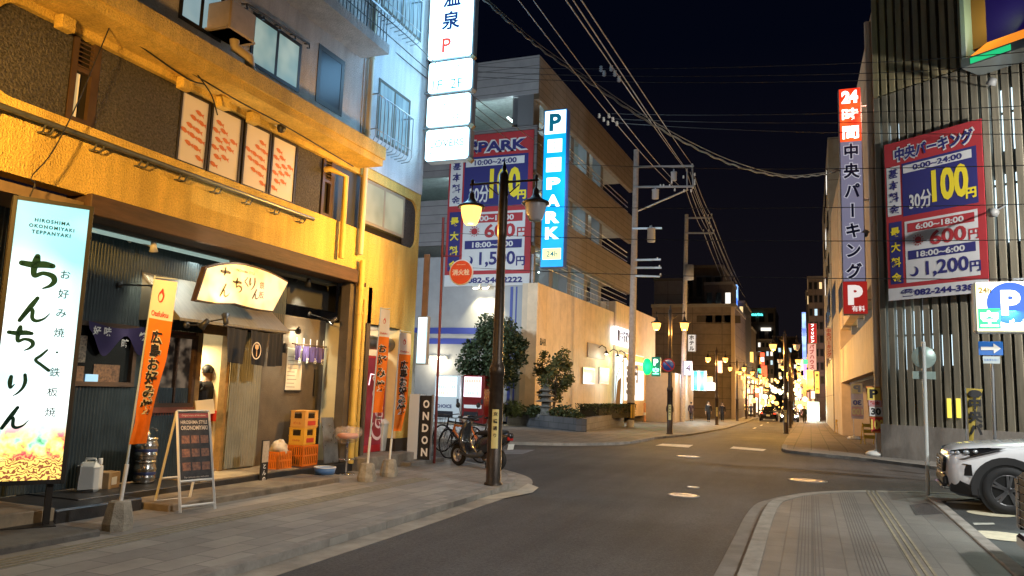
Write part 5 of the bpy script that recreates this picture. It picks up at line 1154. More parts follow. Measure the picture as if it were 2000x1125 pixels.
def bicycle(label, loc, rz, fm_, basket=False):
    t = thing('bicycle', label, 'bicycle', loc, rz, 'bicycles parked behind the corner')
    R = .33; WB = 1.04; dk = M('bike_black', (.015, .015, .016), .4)
    for nm, x in (('front_wheel', 0), ('rear_wheel', WB)):
        b = MB(); pts = [(x+R*math.cos(a), 0, R+.01+R*math.sin(a)) for a in [2*PI*i/28 for i in range(29)]]; b.tube(pts, .019, 6, cap=False); w = b.build(nm, tyre, t, True)
        b = MB()
        for k in range(14): a = 2*PI*k/14; b.tube([(x, .02*(-1)**k, R+.01), (x+(R-.02)*math.cos(a), 0, R+.01+(R-.02)*math.sin(a))], .0022, 3, cap=False)
        b.lathe([(.001, -.05), (.018, -.05), (.018, .05), (.001, .05)], (x, 0, R+.01), 8, Y_); b.build('spokes', alloy, w, True)
    hd0, hd1, bbk, st, rx = Vector((.14, 0, .62)), Vector((.19, 0, .80)), Vector((.60, 0, .28)), Vector((.74, 0, .78)), Vector((WB, 0, R+.01))
    b = MB(); b.tube([hd0, hd1], .024, 8); b.tube([hd1-(hd1-hd0)*.15, st-Vector((0, 0, .04))], .022, 8); b.tube([hd0+(hd1-hd0)*.15, bbk], .026, 8); b.tube([bbk, st], .018, 8)
    for s in (-1, 1): b.tube([bbk+Y_*s*.03, rx+Y_*s*.05], .012, 6); b.tube([st-Vector((0, 0, .06)), rx+Y_*s*.05], .010, 6)
    b.build('frame', fm_, t, True)
    b = MB()
    for s in (-1, 1): b.tube([hd0, hd0+Vector((-.03, s*.05, -.05)), (0, s*.05, R+.01)], .013, 6)
    b.build('fork', dk, t, True)
    b = MB(); b.tube([hd1, (.21, 0, .92)], .014, 6); b.tube([(.30, -.29, .96), (.21, -.2, .95), (.17, 0, .93), (.21, .2, .95), (.30, .29, .96)], .012, 6); b.build('handlebar', dk, t, True)
    b = MB(); b.tube([st, st+Vector((.04, 0, .12))], .013, 6); b.build('seat_post', alloy, t, True)
    hull('saddle', [((.66, 0, .92), .02, .015, 0), ((.74, 0, .925), .04, .025, 0), ((.88, 0, .93), .08, .03, 0), ((.92, 0, .93), .07, .02, 0)], dk, t)
    b = MB(); b.lathe([(.08, -.004), (.09, 0), (.08, .004)], (bbk.x, .05, bbk.z), 16, Y_); b.tube([(bbk.x, .07, bbk.z), (bbk.x+.1, .09, bbk.z-.14)], .01, 5); b.tube([(bbk.x, -.07, bbk.z), (bbk.x-.1, -.09, bbk.z+.14)], .01, 5); b.build('crank', dk, t, True)
    if basket:
        b = MB()
        for z, s in ((.72, .8), (.82, .9), (.92, 1)): q = [(-.14*s-.06, -.17*s, z), (.14*s-.06, -.17*s, z), (.14*s-.06, .17*s, z), (-.14*s-.06, .17*s, z)]; b.tube(q+[q[0]], .006, 4)
        for k in range(12):
            a = 2*PI*k/12; x, y = .17*max(-.82, min(.82, math.cos(a)*1.2)), .2*max(-.85, min(.85, math.sin(a)*1.2)); b.tube([(x*.8-.06, y*.8, .72), (x-.06, y, .92)], .004, 3)
        b.build('basket', dk, t, True)
    return t
bg_ = gnd(862, 898); bicycle('orange framed bicycle behind the black scooter', (bg_.x, bg_.y+.35, 0), -.38, M('bike_orange', (.75, .20, .03), .35))
bg2 = gnd(900, 892); bicycle('dark bicycle with a front basket behind the orange one', (bg2.x-.2, bg2.y+.8, 0), -.5, M('bike_grey', (.08, .085, .09), .4), True)
bicycle('black bicycle with a front basket farthest from the lamp post', (bg2.x-1.0, bg2.y+1.0, 0), -.3, M('bike_dark', (.02, .02, .03), .4), True)
# ================================================================ parking building across the side street
PY = 37.0; KP_ = PY/33.0
PC = on_y(1034, 815, PY); PC.z = 0
PD = Vector((.035, 1, 0)).normalized(); PN = Vector((PD.y, -PD.x, 0))
def pk(px, py, off=0.0): return on_p(px, py, PC+PN*off, PN)
def pf(px, py, off=0.0): return on_y(px, py, PY-off)
PK = thing('parking_building', 'multi-storey parking building with brown spandrels and open decks behind the crossing', 'building', (PC.x, PC.y, 0))
clad = M('grey_cladding', (.36, .36, .38), .5, .1, var=.1, scale=1.5)
brown_sp = BRK('brown_cladding', (.28, .24, .20), (.26, .22, .185), (.12, .09, .06), 2.2, .42, .02, .5, 0, 0, .25, .2, 'yz')
ivory = M('ivory_wall', (.66, .55, .42), .7, var=.15, scale=.8)
deckc = M('deck_concrete', (.4, .42, .42), .8, var=.2)
zr0 = pf(1050, 109).z; zh = pf(928, 196).z; zs = pf(930, 256).z; LE = 52.5*KP_/KP_
sideY = [pk(1237, 310).y]; SE = (sideY[0]-PC.y)/PD.y
ZS = [(pk(1112, 252).z, zr0), (pk(1109, 382).z, pk(1107, 310).z), (pk(1099, 507).z, pk(1104, 437).z)]     # spandrels: bottom, top
zw = pk(1053, 558).z; XL = -42.0
def side_box(b, s0, s1, o0, o1, z0, z1):
    c_ = PC+PD*((s0+s1)/2)+PN*((o0+o1)/2); b.obox(Vector((c_.x, c_.y, (z0+z1)/2)), PD, PN, Z_, s1-s0, abs(o1-o0), z1-z0); return b
for z0, z1 in ZS: b = MB(); side_box(b, 0, SE, 0, -.3, z0, z1); b.build('spandrel', brown_sp, PK)
b = MB(); b.box(XL, PC.x-.02, PY-.05, PY+.25, zh, zr0+.02); b.build('parapet_cladding', BRK('grey_panels', (.34, .345, .37), (.31, .315, .34), (.16, .16, .17), 40, .45, .02, .45, 0, 0, .2, .15, 'xz'), PK)
fz = [(pf(850, 470).z, pf(850, 392).z), (pf(860, 318).z, pf(860, 296).z)]
b = MB(); b.box(XL, PC.x-.02, PY, PY+.25, 0, pf(930, 500).z); b.build('front_wall', clad, PK)
b = MB(); b.box(XL, PC.x-.02, PY-.04, PY+.2, pf(850, 480).z, pf(850, 392).z).box(XL, PC.x-.02, PY-.04, PY+.2, pf(860, 345).z, zs); b.build('deck_parapet', BRK('grey_panels_low', (.25, .24, .25), (.22, .21, .22), (.1, .1, .11), 40, .5, .02, .5, 0, 0, .2, .15, 'xz'), PK)
colm = M('steel_column', (.22, .23, .25), .5, .3)
side_box(MB(), 0, .9, -.3, -1.2, zw, zr0-1).build('column', colm, PK)
for s in (3.6, 6.8, 10, 13.2): side_box(MB(), s, s+.6, -.5, -1.1, zw, zr0-1).build('column', colm, PK)
MB().box(PC.x-5, PC.x-4.3, PY+.6, PY+1.3, 6, zr0-1).build('column', colm, PK); MB().box(PC.x-1.6, PC.x-.9, PY+.3, PY+1.0, zs, zh).build('column', colm, PK)
for zq in (ZS[2][1], ZS[1][1], zw+.9):
    b = MB()
    for h in (.35, .7, 1.05): b.tube([PC+PD*1.0-PN*.35+Z_*(zq+h), PC+PD*(SE-.2)-PN*.35+Z_*(zq+h)], .03, 5)
    b.build('deck_rail', alu, PK)
b = MB()
for z in (zw-.3, ZS[2][1]-1.0, ZS[1][1]-1.0, zr0-.9):
    b.box(XL, PC.x-.35, PY+.3, PY+22, z-.25, z)
b.build('deck_slab', deckc, PK)
b = MB(); b.box(XL, PC.x-1, PY+12, PY+12.3, zw, zr0-1); b.box(XL, XL+.3, PY+1, PY+12, zw, zr0-1); b.build('inner_wall', M('inner_wall', (.32, .36, .36), .8), PK)
b = MB()      # ramp seen through the top opening
b.add([(PC.x-8.5, PY+3, zh+.1), (PC.x-2.4, PY+3, zs-.4), (PC.x-2.4, PY+6, zs-.4), (PC.x-8.5, PY+6, zh+.1), (PC.x-8.5, PY+3, zh-.35), (PC.x-2.4, PY+3, zs-.85), (PC.x-2.4, PY+6, zs-.85), (PC.x-8.5, PY+6, zh-.35)], [(0, 1, 2, 3), (0, 4, 5, 1), (7, 6, 5, 4)]); b.build('ramp', M('ramp_teal', (.4, .52, .52), .6), PK)
tube_m = E('cool_tube', (.80, 1, .95), 9); 
for z in (ZS[2][0]-.2, ZS[1][0]-.25, ZS[0][0]-.1):
    for s in (2.5, 8, 13.5):
        q = PC+PD*s-PN*2.6
        b = MB(); b.obox(Vector((q.x, q.y, z)), PD, PN, Z_, 1.3, .09, .05); b.build('tube_light', tube_m, PK)
        light('POINT', 'deck_light', (q.x, q.y, z-.3), 75, (.72, .95, 1), PK, .3)
for x in (-5.5, -11):
    for z in (zh-.25, pf(850, 330).z-.1):
        light('POINT', 'deck_light', (PC.x+x, PY+2.2, z-.15), 90, (.65, .95, .95), PK, .3)
# blue stripes and the ivory ground-floor wall
blue_st = M('blue_stripe', (.04, .06, .32), .5)
b = MB(); b.box(XL, PC.x-1.25, PY-.02, PY, pf(880, 652).z, pf(880, 640).z).box(XL, PC.x-1.25, PY-.02, PY, pf(880, 672).z, pf(880, 661).z).box(PC.x-1.25, PC.x-1.1, PY-.024, PY, 0, pf(1000, 560).z).box(PC.x-.95, PC.x-.87, PY-.02, PY, 0, pf(1000, 560).z); b.build('blue_stripe', blue_st, PK)
sA = (pk(1189, 640).y-PC.y)/PD.y; sB = (pk(1268, 660).y-PC.y)/PD.y; zw2 = pk(1189, 588).z
orw = BRK('ivory_panels', (.84, .66, .46), (.79, .62, .435), (.44, .35, .25), 1.1, 30, .012, .6, 0, 0, .2, .2, 'yz')
b = MB(); side_box(b, -.25, sA, .35, -.2, 0, zw); b.build('low_wall', orw, PK)
b = MB(); b.obox(Vector((PC.x-.1, PC.y-.14, zw/2)), X_, Y_, Z_, .8, .2, zw-.02); b.build('wall_return', ivory, PK)
b = MB()
for k in range(28): q = PC+PD*(5+k*.32)+PN*.1; b.tube([(q.x, q.y, zw), (q.x, q.y, zw+.75)], .012, 4)
for h in (.4, .75): b.tube([PC+PD*5+PN*.1+Z_*(zw+h), PC+PD*13.7+PN*.1+Z_*(zw+h)], .018, 5)
b.build('railing', alu, PK)
for l, r, tp, bt in ((1138, 1159, 722, 747), (1170, 1187, 722, 747)):
    a, c = pk(l, (tp+bt)/2, .37), pk(r, (tp+bt)/2, .37); s0, s1 = (a-PC).dot(PD), (c-PC).dot(PD); z0, z1 = pk((l+r)/2, bt, .37).z, pk((l+r)/2, tp, .37).z
    b = MB(); side_box(b, s0-.1, s1+.1, .44, .35, z0-.1, z1+.12); w = b.build('small_window', alu, PK)
    b = MB(); side_box(b, s0, s1, .45, .44, z0, z1); b.build('pane', M('amber_glass', (.35, .25, .14), .2), w)
b = MB(); q = pk(1147, 685, .37); q2 = pk(1180, 690, .37); side_box(b, (q-PC).dot(PD), (q2-PC).dot(PD), .42, .35, pk(1162, 700, .37).z, pk(1162, 672, .37).z); b.build('grey_panel', M('grey_panel', (.4, .36, .36), .6), PK)
blk = M('iron_black', (.02, .02, .02), .5)
for px, py in ((1168, 680), (1191, 687), (1206, 690)):
    q = pk(px, py, .37); t = thing('wall_lamp', {1168: 'left of three small black gooseneck lamps on the orange-lit wall', 1191: 'middle one of three small black gooseneck lamps on the orange-lit wall', 1206: 'right of three small black gooseneck lamps, next to the lit doorway'}[px], 'wall lamp', tuple(q), 0, 'gooseneck lamps on the orange-lit wall')
    b = MB(); b.tube([q, q+PN*.25+Z_*.18, q+PN*.5+Z_*.05, q+PN*.55-Z_*.2], .03, 6); b.build('arm', blk, t)
    b = MB(); b.lathe([(.04, 0), (.18, -.2), (.17, -.2)], q+PN*.55-Z_*.15, 12); b.build('shade', blk, t)
    b = MB(); blob(b, q+PN*.55-Z_*.33, .09, 1, 8, 6, .0); b.build('bulb', E('warm_bulb', (1, .8, .45), 12), t); light('POINT', 'bulb_light', q+PN*.6-Z_*.5, 25, (1, .8, .55), t, .08)
b = MB(); q = pk(1061, 668, .36); b.text('BAR', q, PD, Z_, w=.9, bold=.03); b.build('lettering', black_b, PK)
# shop at the end of the block
zt_ = pk(1230, 606).z
SHP = thing('corner_shop', 'flat ivory shop with a glowing white sign beside the blue machine', 'building', tuple(PC+PD*sA))
b = MB(); side_box(b, sA+.003, sB, .5, -8, 0, zw2); b.build('wall', orw, SHP)
a, c = pk(1199, 655, .6), pk(1232, 665, .6); s0, s1 = (a-PC).dot(PD), (c-PC).dot(PD)
b = MB(); z0, z1 = pk(1215, 676, .6).z, pk(1215, 642, .6).z; side_box(b, s0, s1, .75, .5, z0, z1); sg_ = b.build('lit_sign', E('sign_lilac_white', (.85, .88, 1), 2.4), SHP)
b = MB(); side_box(b, s0+.3, s1-.2, .757, .75, z0+.25, z1-.2); b.build('blue_print', M('shop_blue', (.03, .05, .3), .5), sg_)
b = MB(); b.text('ほけん', PC+PD*((s0+s1)/2)+PN*.762+Z_*((z0+z1)/2), PD, Z_, w=(s1-s0)*.6, bold=.02); b.build('lettering', E('sign_letter', (.9, .95, 1), 1.5), sg_)
b = MB(); a, c = pk(1202, 745, .55), pk(1216, 745, .55); side_box(b, (a-PC).dot(PD), (c-PC).dot(PD), .56, .5, .1, pk(1208, 692, .55).z); b.build('lit_door', E('door_blue_white', (.6, .85, 1), 1.1), SHP)
light('POINT', 'door_light', pk(1209, 740, 1.6), 60, (.7, .85, 1), SHP, .3)
a, c = pk(1220, 745, .55), pk(1257, 742, .55); s0, s1 = (a-PC).dot(PD), (c-PC).dot(PD)
pz0, pz1 = pk(1235, 782, .55).z, pk(1235, 692, .55).z
b = MB(); side_box(b, s0, s1, .58, .5, pz0, pz1); pb = b.build('ad_panel', E('ad_white', (1, .93, .85), 1.0), SHP)
b = MB(); side_box(b, s0+.05, s1-.05, .586, .58, pz1-.5, pz1-.05); side_box(b, s0+(s1-s0)*.55, s1-.2, .586, .58, pz0+2.2, pz1-.7); b.build('ad_colour', E('ad_orange', (1, .35, .03), 1.0), pb)
b = MB(); b.text('300円', PC+PD*(s0+(s1-s0)*.35)+PN*.587+Z_*(pz0+1.9), PD, Z_, w=(s1-s0)*.6, bold=.05); b.text('30日', PC+PD*(s0+(s1-s0)*.28)+PN*.587+Z_*(pz0+1.0), PD, Z_, w=(s1-s0)*.45, bold=.05); b.build('lettering', black_b, pb)

# ---------------------------------------------------------------- price banners and parking signs
def price_banner(t, P, ax, ay, nrm, w, h, title, hrs, fee, d1, p1, d2, p2, phone, title_outline=True, shade=1.0):
    # P(u,v): u to the right, v down, both 0..1
    red = M('banner_red_cloth', (.42, .035, .045), .7, var=.08, scale=2); wh = M('banner_white_cloth', (.66, .66, .68), .7, var=.06, scale=2); nv = M('banner_navy_cloth', (.03, .03, .17), .7)
    def rect(b, u0, u1, v0, v1, d): o = nrm*d; b.add([P(u0, v1)+o, P(u1, v1)+o, P(u1, v0)+o, P(u0, v0)+o], [(0, 1, 2, 3)])
    b = MB(); b.add([P(0, 1), P(1, 1), P(1, 0), P(0, 0)]+[p-nrm*.02 for p in (P(0, 1), P(1, 1), P(1, 0), P(0, 0))], [(0, 1, 2, 3), (7, 6, 5, 4), (0, 4, 5, 1), (1, 5, 6, 2), (2, 6, 7, 3), (3, 7, 4, 0)]); cl = b.build('cloth', red, t)
    b = MB(); rect(b, .02, .17, .155, .47, .006); rect(b, .2, .93, .52, .90, .006); rect(b, .0, 1.0, .925, 1.0, .006); rect(b, .205, .90, .165, .215, .012); b.build('white_panel', wh, cl)
    b = MB(); rect(b, .19, .945, .15, .485, .006); rect(b, .03, .17, .51, .90, .006); rect(b, .23, .90, .705, .76, .012); b.build('navy_panel', nv, cl)
    b = MB(); rect(b, .23, .90, .535, .59, .012); b.build('red_panel', red, cl)
    T = lambda b, s, u, v, ww=None, hh=None, d=.018, bold=.03: b.text(s, P(u, v)+nrm*d, ax, ay, w=ww*w if ww else None, h=hh*h if hh else None, bold=bold)
    bw_, by, bn, br = MB(), MB(), MB(), MB()
    T(bw_, title, .52, .085, .84, .105, .008, .10); T(bn, title, .52, .085, .80, .085, .014, .04)
    T(bn, hrs, .56, .19, .5, .036); T(bw_, fee[0], .38, .40, .24, .115, .014, .025); T(by, fee[1], .68, .335, .36, .2, .014, .04); T(by, '円', .88, .42, .10, None, .016, .05)
    T(bw_, d1, .56, .562, .48, .036); T(br, p1, .64, .645, .36, .09, .014, .03); T(br, '円', .89, .66, .10, None, .014, .03)
    T(bw_, d2, .56, .733, .48, .036); T(bn, p2, .62, .83, .42, .10, .014, .025); T(bn, '円', .89, .845, .10, None, .014, .03)
    T(bn, phone, .53, .963, .78, .052, .014, .04)
    for s, col, v0, v1 in (('基本料金', bn, .2, .43), ('最大料金', by, .575, .86)):
        for i, ch in enumerate(s): T(col, ch, .098, v0+(v1-v0)*i/3, .105, None, .016, .03)
    b = br; c_ = P(.34, .645); b.disc(c_+nrm*.014, ax, ay, .022*h, 18)
    for k in range(12): a = 2*PI*k/12; d_ = ax*math.cos(a)+ay*math.sin(a); n_ = ax*-math.sin(a)+ay*math.cos(a); b.add([c_+nrm*.014+d_*.026*h+n_*.005*h, c_+nrm*.014+d_*.026*h-n_*.005*h, c_+nrm*.014+d_*.038*h], [(0, 1, 2)])
    c_ = P(.285, .835)+nrm*.014; k = 16; o = [c_+(ax*math.cos(a)+ay*math.sin(a))*.03*h for a in [-2.6+4.0*i/k for i in range(k+1)]]; i_ = [c_+ax*(-.011*h)+ay*.008*h+(ax*math.cos(a)+ay*math.sin(a))*.025*h for a in [-2.45+3.9*i/k for i in range(k+1)]]
    bn.add(o+i_, [(i, i+1, k+2+i, k+1+i) for i in range(k)])
    bw_.build('white_lettering', wh, cl); by.build('yellow_lettering', yellow_b, cl); bn.build('navy_lettering', nv, cl); br.build('red_lettering', red, cl)
bnx0, bnx1 = pf(876, 410).x, pf(1040, 410).x; bnz1, bnz0 = pf(962, 262).z, pf(952, 562-12).z-.25
t = thing('price_banner', 'red price banner on the grey parking building behind the lamp post', 'banner', (bnx0, PY-.12, bnz0), 0, 'parking price banners')
price_banner(t, lambda u, v: Vector((bnx0+(bnx1-bnx0)*u, PY-.12, bnz1+(bnz0-bnz1)*v)), X_, Z_, -Y_, bnx1-bnx0, bnz1-bnz0, '電PARK', '10:00~24:00', ('30分', '100'), '8:00~18:00', '600', '18:00~6:00', '1,500', '☎082-546-2222')
# tall blue P sign
yq = PY-.6; l0, l1 = on_y(1060, 370, yq), on_y(1103, 370, yq); z1, z0 = on_y(1084, 215, yq).z, on_y(1075, 521, yq).z
t = thing('vertical_parking_sign', 'tall glowing cyan parking sign with white letters on the corner of the parking building', 'illuminated sign', (l0.x, yq, z0)); hh = z1-z0; ww = l1.x-l0.x; cx = (l0.x+l1.x)/2
MB().box(l0.x-.04, l1.x+.04, yq+.01, yq+.5, z0-.04, z1+.04, .02).build('casing', M('blue_casing', (.05, .1, .3), .4, .3), t)
zs_ = lambda f: z1-hh*f
fc = MB().box(l0.x, l1.x, yq-.005, yq+.01, z0, z1).build('lit_face', E2('cyan_face', (.0, .30, .75), (.01, .40, .82), 1.0, .5), t)
b = MB(); b.box(l0.x+.03, l1.x-.03, yq-.012, yq-.006, zs_(.155), zs_(.005)); b.box(l0.x+.2, l1.x-.2, yq-.012, yq-.006, zs_(.275), zs_(.19)); b.box(l0.x+.16, l1.x-.22, yq-.012, yq-.006, zs_(.40), zs_(.31)); b.build('white_field', E('white_field', (.92, 1, 1), 1.7), fc)
b = MB()
for ch, f in zip('PARK', (.475, .585, .69, .79)): b.text(ch, Vector((cx-.02, yq-.014, zs_(f))), X_, Z_, w=ww*.62, h=hh*.075, bold=.05)
b.build('lettering', E('white_letters', (.95, 1, 1), 2.0), fc)
b = MB(); b.text('P', Vector((cx, yq-.016, zs_(.08))), X_, Z_, w=ww*.55, h=hh*.115, bold=.04); b.build('lettering', M('teal_ink', (.0, .25, .4), .5), fc)
b = MB(); b.text('電', Vector((cx, yq-.016, zs_(.235))), X_, Z_, w=ww*.4, bold=-.005); b.text('停', Vector((cx, yq-.016, zs_(.355))), X_, Z_, w=ww*.4); b.build('faint_lettering', M('pale_cyan_ink', (.35, .6, .7), .5), fc)
b = MB(); b.box(l0.x+.1, l1.x-.12, yq-.012, yq-.006, zs_(.955), zs_(.885)); b.build('yellow_field', E('lemon_field', (1, .9, .3), 1.3), fc)
b = MB(); b.text('24h', Vector((cx, yq-.016, zs_(.92))), X_, Z_, w=ww*.5, bold=.02); b.build('lettering', M('teal_ink', (.0, .25, .4), .5), fc)
b = MB(); 
for f in (.1, .5, .9): b.tube([(PC.x, PY, zs_(f)), (l0.x+.2, yq+.3, zs_(f))], .05, 6)
b.build('bracket', alu, t)
light('POINT', 'sign_glow', (l1.x+1.6, yq-1.5, (z0+z1)/2), 420, (.62, .84, 1), t, .6)  # light added beside the sign to brighten the side wall and the pole
# floodlights on the grey wall
for px, lab in ((938, 'left floodlight of a pair on the grey parking wall'), (956, 'right floodlight of a pair on the grey parking wall')):
    q = pf(px, 562); t = thing('floodlight', lab, 'floodlight', tuple(q), 0, 'floodlights on the grey parking wall')
    b = MB(); b.tube([q, q-Y_*.5+Z_*.1], .03, 6); b.build('arm', alu, t); b = MB(); b.obox(q-Y_*.55+Z_*.05, X_, Vector((0, .8, .6)), Vector((0, -.6, .8)), .36, .28, .16, .03); b.build('housing', white_p, t)
    b = MB(); b.obox(q-Y_*.5-Z_*.06, X_, Vector((0, .8, .6)), Vector((0, -.6, .8)), .3, .24, .02); b.build('lens', E('flood_lens', (1, .92, .65), 10), t)
    light('SPOT', 'flood_light', q-Y_*.48-Z_*.12, 420, (1, .88, .5), t, .1, q+Vector((.2, -.05, -3.2)), 1.5, .7)
q = pf(858, 700); t = thing('wall_light', 'small white wall light above the vending machines', 'wall light', tuple(q)); b = MB(); b.box(q.x-.5, q.x+.5, PY-.2, PY-.001, q.z-.04, q.z+.12); b.build('housing', white_p, t); b = MB(); b.box(q.x-.48, q.x+.48, PY-.19, PY-.02, q.z-.07, q.z-.042); b.build('tube', E('warm_tube', (1, .85, .55), 7), t)
light('POINT', 'tube_glow', (q.x, PY-.6, q.z-.2), 110, (1, .88, .6), t, .3)
# the two vending machines
def vending(label, l, r, tp, Yv, body, lit, extra):
    a, c = on_y(l, 780, Yv), on_y(r, 780, Yv); z1 = on_y((l+r)/2, tp, Yv).z; t = thing('vending_machine', label, 'vending machine', ((a.x+c.x)/2, Yv+.35, 0), 0, 'vending machines by the grey wall')
    w = c.x-a.x
    MB().box(a.x, c.x, Yv, Yv+.7, 0.05, z1, .02).build('cabinet', body, t)
    wn = MB().box(a.x+.06, c.x-.14*w, Yv-.012, Yv-.001, z1*.56, z1*.97).build('lit_window', lit, t); rng = random.Random(int(l))
    for row in range(3):
        b = MB(); n = 9
        for k in range(n):
            if rng.random() < .12: continue
            x = a.x+.1+(w*.82-.1)*(k+.5)/n; b.box(x-.03, x+.03, Yv-.03, Yv-.013, z1*(.60+.125*row), z1*(.60+.125*row)+.15)
        b.build('drink_samples', E('drink_samples_%d_%d' % (l, row), [(.95, .5, .35), (.45, .85, .6), (.55, .7, 1)][(row+extra) % 3], .8), wn)
    b = MB(); b.box(c.x-.12*w, c.x-.04*w, Yv-.02, Yv-.001, z1*.42, z1*.52).box(a.x+.1, c.x-.25*w, Yv-.02, Yv-.001, z1*.13, z1*.26); b.build('coin_and_tray', M('dark_tray', (.02, .02, .025), .4), t)
    b = MB(); b.text('CHOICE', Vector((a.x+w*.4, Yv-.008, z1*.36)), X_, Z_, w=w*.6, bold=.03) if extra == 0 else b.box(a.x+.1, c.x-.1, Yv-.012, Yv-.001, z1*.33, z1*.40); b.build('front_print', navy if extra == 0 else white_b, t)
    light('AREA', 'window_light', ((a.x+c.x)/2, Yv-.1, z1*.75), 26, (.85, .95, 1), t, .8, target=((a.x+c.x)/2, Yv-4, z1*.4))
vending('white vending machine with rows of drinks at the left by the grey wall', 848, 898, 733, 32.0, M('vend_white', (.6, .64, .66), .35), E('vend_glow_white', (.75, .95, 1), 1.5), 0)
vending('red vending machine beside the tree trunk', 903, 945, 733, 32.2, M('vend_red', (.16, .01, .01), .35), E('vend_glow_pink', (1, .78, .9), 1.3), 1)
# blue vending machine at the corner shop
q = gnd(1256, 822); t = thing('vending_machine', 'blue vending machine with a glowing pale blue window near the utility pole', 'vending machine', (q.x, q.y, q.z))
z1 = on_y(1256, 757, q.y).z; a, c = on_y(1243, 790, q.y).x, on_y(1273, 790, q.y).x
MB().box(a, c, q.y, q.y+.8, q.z, z1, .02).build('cabinet', E2('vend_blue', (.01, .02, .22), (.015, .05, .4), .5, 1.5), t)
MB().box(a+.45*(c-a)-.1, c-.06, q.y-.02, q.y-.002, q.z+(z1-q.z)*.42, z1-.1).build('lit_window', E2('vend_blue_glow', (.25, .7, 1), (.8, .98, 1), 1.6, 3), t)
light('POINT', 'window_light', ((a+c)/2, q.y-.6, z1-.6), 40, (.5, .7, 1), t, .3)

# ---------------------------------------------------------------- planter, trees, stone pagoda
plp = [(-14.2, 36.4), (-13.87, 35.98), (-8.89, 31.34), (-10.1, 44.5), (-12.4, 44.5), (-12.9, 37.4)]
ston = BRK('planter_stone', (.13, .13, .14), (.1, .1, .11), (.05, .05, .05), .6, .26, .012, .7, .5, 0, .3, .3, 'yz')
t = thing('planter', 'low dark stone planter on the far corner of the crossing', 'planter', (-11, 36, 0))
b = MB(); 
for (x0, y0), (x1, y1) in zip(plp, plp[1:]+plp[:1]):
    d = Vector((x1-x0, y1-y0, 0)); n_ = d.length; d.normalize(); nn = Vector((-d.y, d.x, 0)); b.obox(Vector(((x0+x1)/2, (y0+y1)/2, .14))+nn*.12, d, nn, Z_, n_+.0, .24, .76)
b.build('wall', ston, t)
b = MB(); b.add([(x, y, .42) for x, y in plp], [tuple(range(6))]); b.build('soil', M('soil', (.03, .025, .018), .95), t)
def leafm(name, c, c2): return M(name, c, .55, col2=c2, scale=2.2, spec=.3)
leaf_d = leafm('leaf_dark', (.068, .09, .04), (.025, .04, .018)); leaf_w = leafm('leaf_olive', (.12, .12, .04), (.06, .07, .025))
def leaves(b, c, rad, n, size, rng, lumps=None, sq=(1, 1, 1), shell=.55):
    c = Vector(c); lumps = lumps or [(Vector((0, 0, 0)), 1.0)]; tot = sum(r**2 for _, r in lumps)
    for o, r in lumps:
        for _ in range(int(n*r**2/tot)):
            d = Vector((rng.gauss(0, 1), rng.gauss(0, 1), rng.gauss(0, 1))).normalized(); q = c+Vector((o.x*rad*sq[0], o.y*rad*sq[1], o.z*rad*sq[2]))+Vector((d.x*sq[0], d.y*sq[1], d.z*sq[2]))*rad*r*(shell+(1-shell)*rng.random()**.6)*(.85+.3*rng.random())
            u = Vector((rng.gauss(0, 1), rng.gauss(0, 1), rng.gauss(0, .6))).normalized(); v = u.cross(Vector((rng.gauss(0, 1), rng.gauss(0, 1), rng.gauss(0, 1)))).normalized(); s = size*(.5+1.1*rng.random())
            b.add([q-u*s, q+v*s*.45, q+u*s, q-v*s*.45], [(0, 1, 2, 3)])
    return b
def tree(name, label, base, h, crown_c, rad, n, size, mat, seed, lumps_n=11, sq=(1, 1, 1), stems=1, tr=.12, shell=.45, lr=(.34, .55), core=0):
    rng = random.Random(seed); t = thing(name, label, 'tree', base); cc = Vector(crown_c); bs = Vector(base); b = MB()
    lumps = []
    for k in range(lumps_n):
        d = Vector((rng.uniform(-1, 1), rng.uniform(-1, 1), rng.uniform(-1, 1)))
        while d.length > .85: d = Vector((rng.uniform(-1, 1), rng.uniform(-1, 1), rng.uniform(-1, 1)))
        lumps.append((d, rng.uniform(*lr)))
    if core: lumps.append((Vector((0, 0, 0)), core))
    for s in range(stems):
        o = Vector((rng.uniform(-.25, .25), rng.uniform(-.25, .25), 0)) if stems > 1 else Vector()
        fork = bs.lerp(cc, .55)+o*1.5; b.tube(catmull([bs+o*.5, bs.lerp(fork, .5)+Vector((rng.uniform(-.05, .05), 0, 0)), fork], 4), [tr*(1-.4*i/8) for i in range(9)], 8)
        for d, r in lumps[s::stems]:
            e = cc+Vector((d.x*rad*sq[0], d.y*rad*sq[1], d.z*rad*sq[2])); b.tube(catmull([fork-Z_*.1, fork.lerp(e, .5)+Vector((rng.uniform(-.1, .1), rng.uniform(-.1, .1), .05)), e], 3), [tr*.5*(1-.8*i/6) for i in range(7)], 6)
    b.build('trunk', M('bark', (.075, .055, .04), .9, var=.4, scale=12, bump=.5, bscale=30), t)
    b = MB(); leaves(b, cc, rad, n, size, rng, lumps, sq, shell); b.build('crown', mat, t); return t
tb = on_y(955, 815, 33.5); ct = on_y(964, 690, 33.5); rx = abs(on_y(1037, 690, 33.5).x-on_y(893, 690, 33.5).x)/2; rz_ = abs(on_y(964, 606, 33.5).z-on_y(964, 772, 33.5).z)/2
tree('round_tree', 'dense round dark green tree in front of the grey wall behind the scooter', (tb.x, tb.y, 0), 5, tuple(ct), rx, 15000, .085, leaf_d, 11, 30, (.86, .86, .86*rz_/rx), 1, .13, .25, (.22, .42), .78)
tb = on_y(1078, 810, 35.0); ct = on_y(1082, 730, 35.0); rx = abs(on_y(1132, 730, 35).x-on_y(1032, 730, 35).x)/2
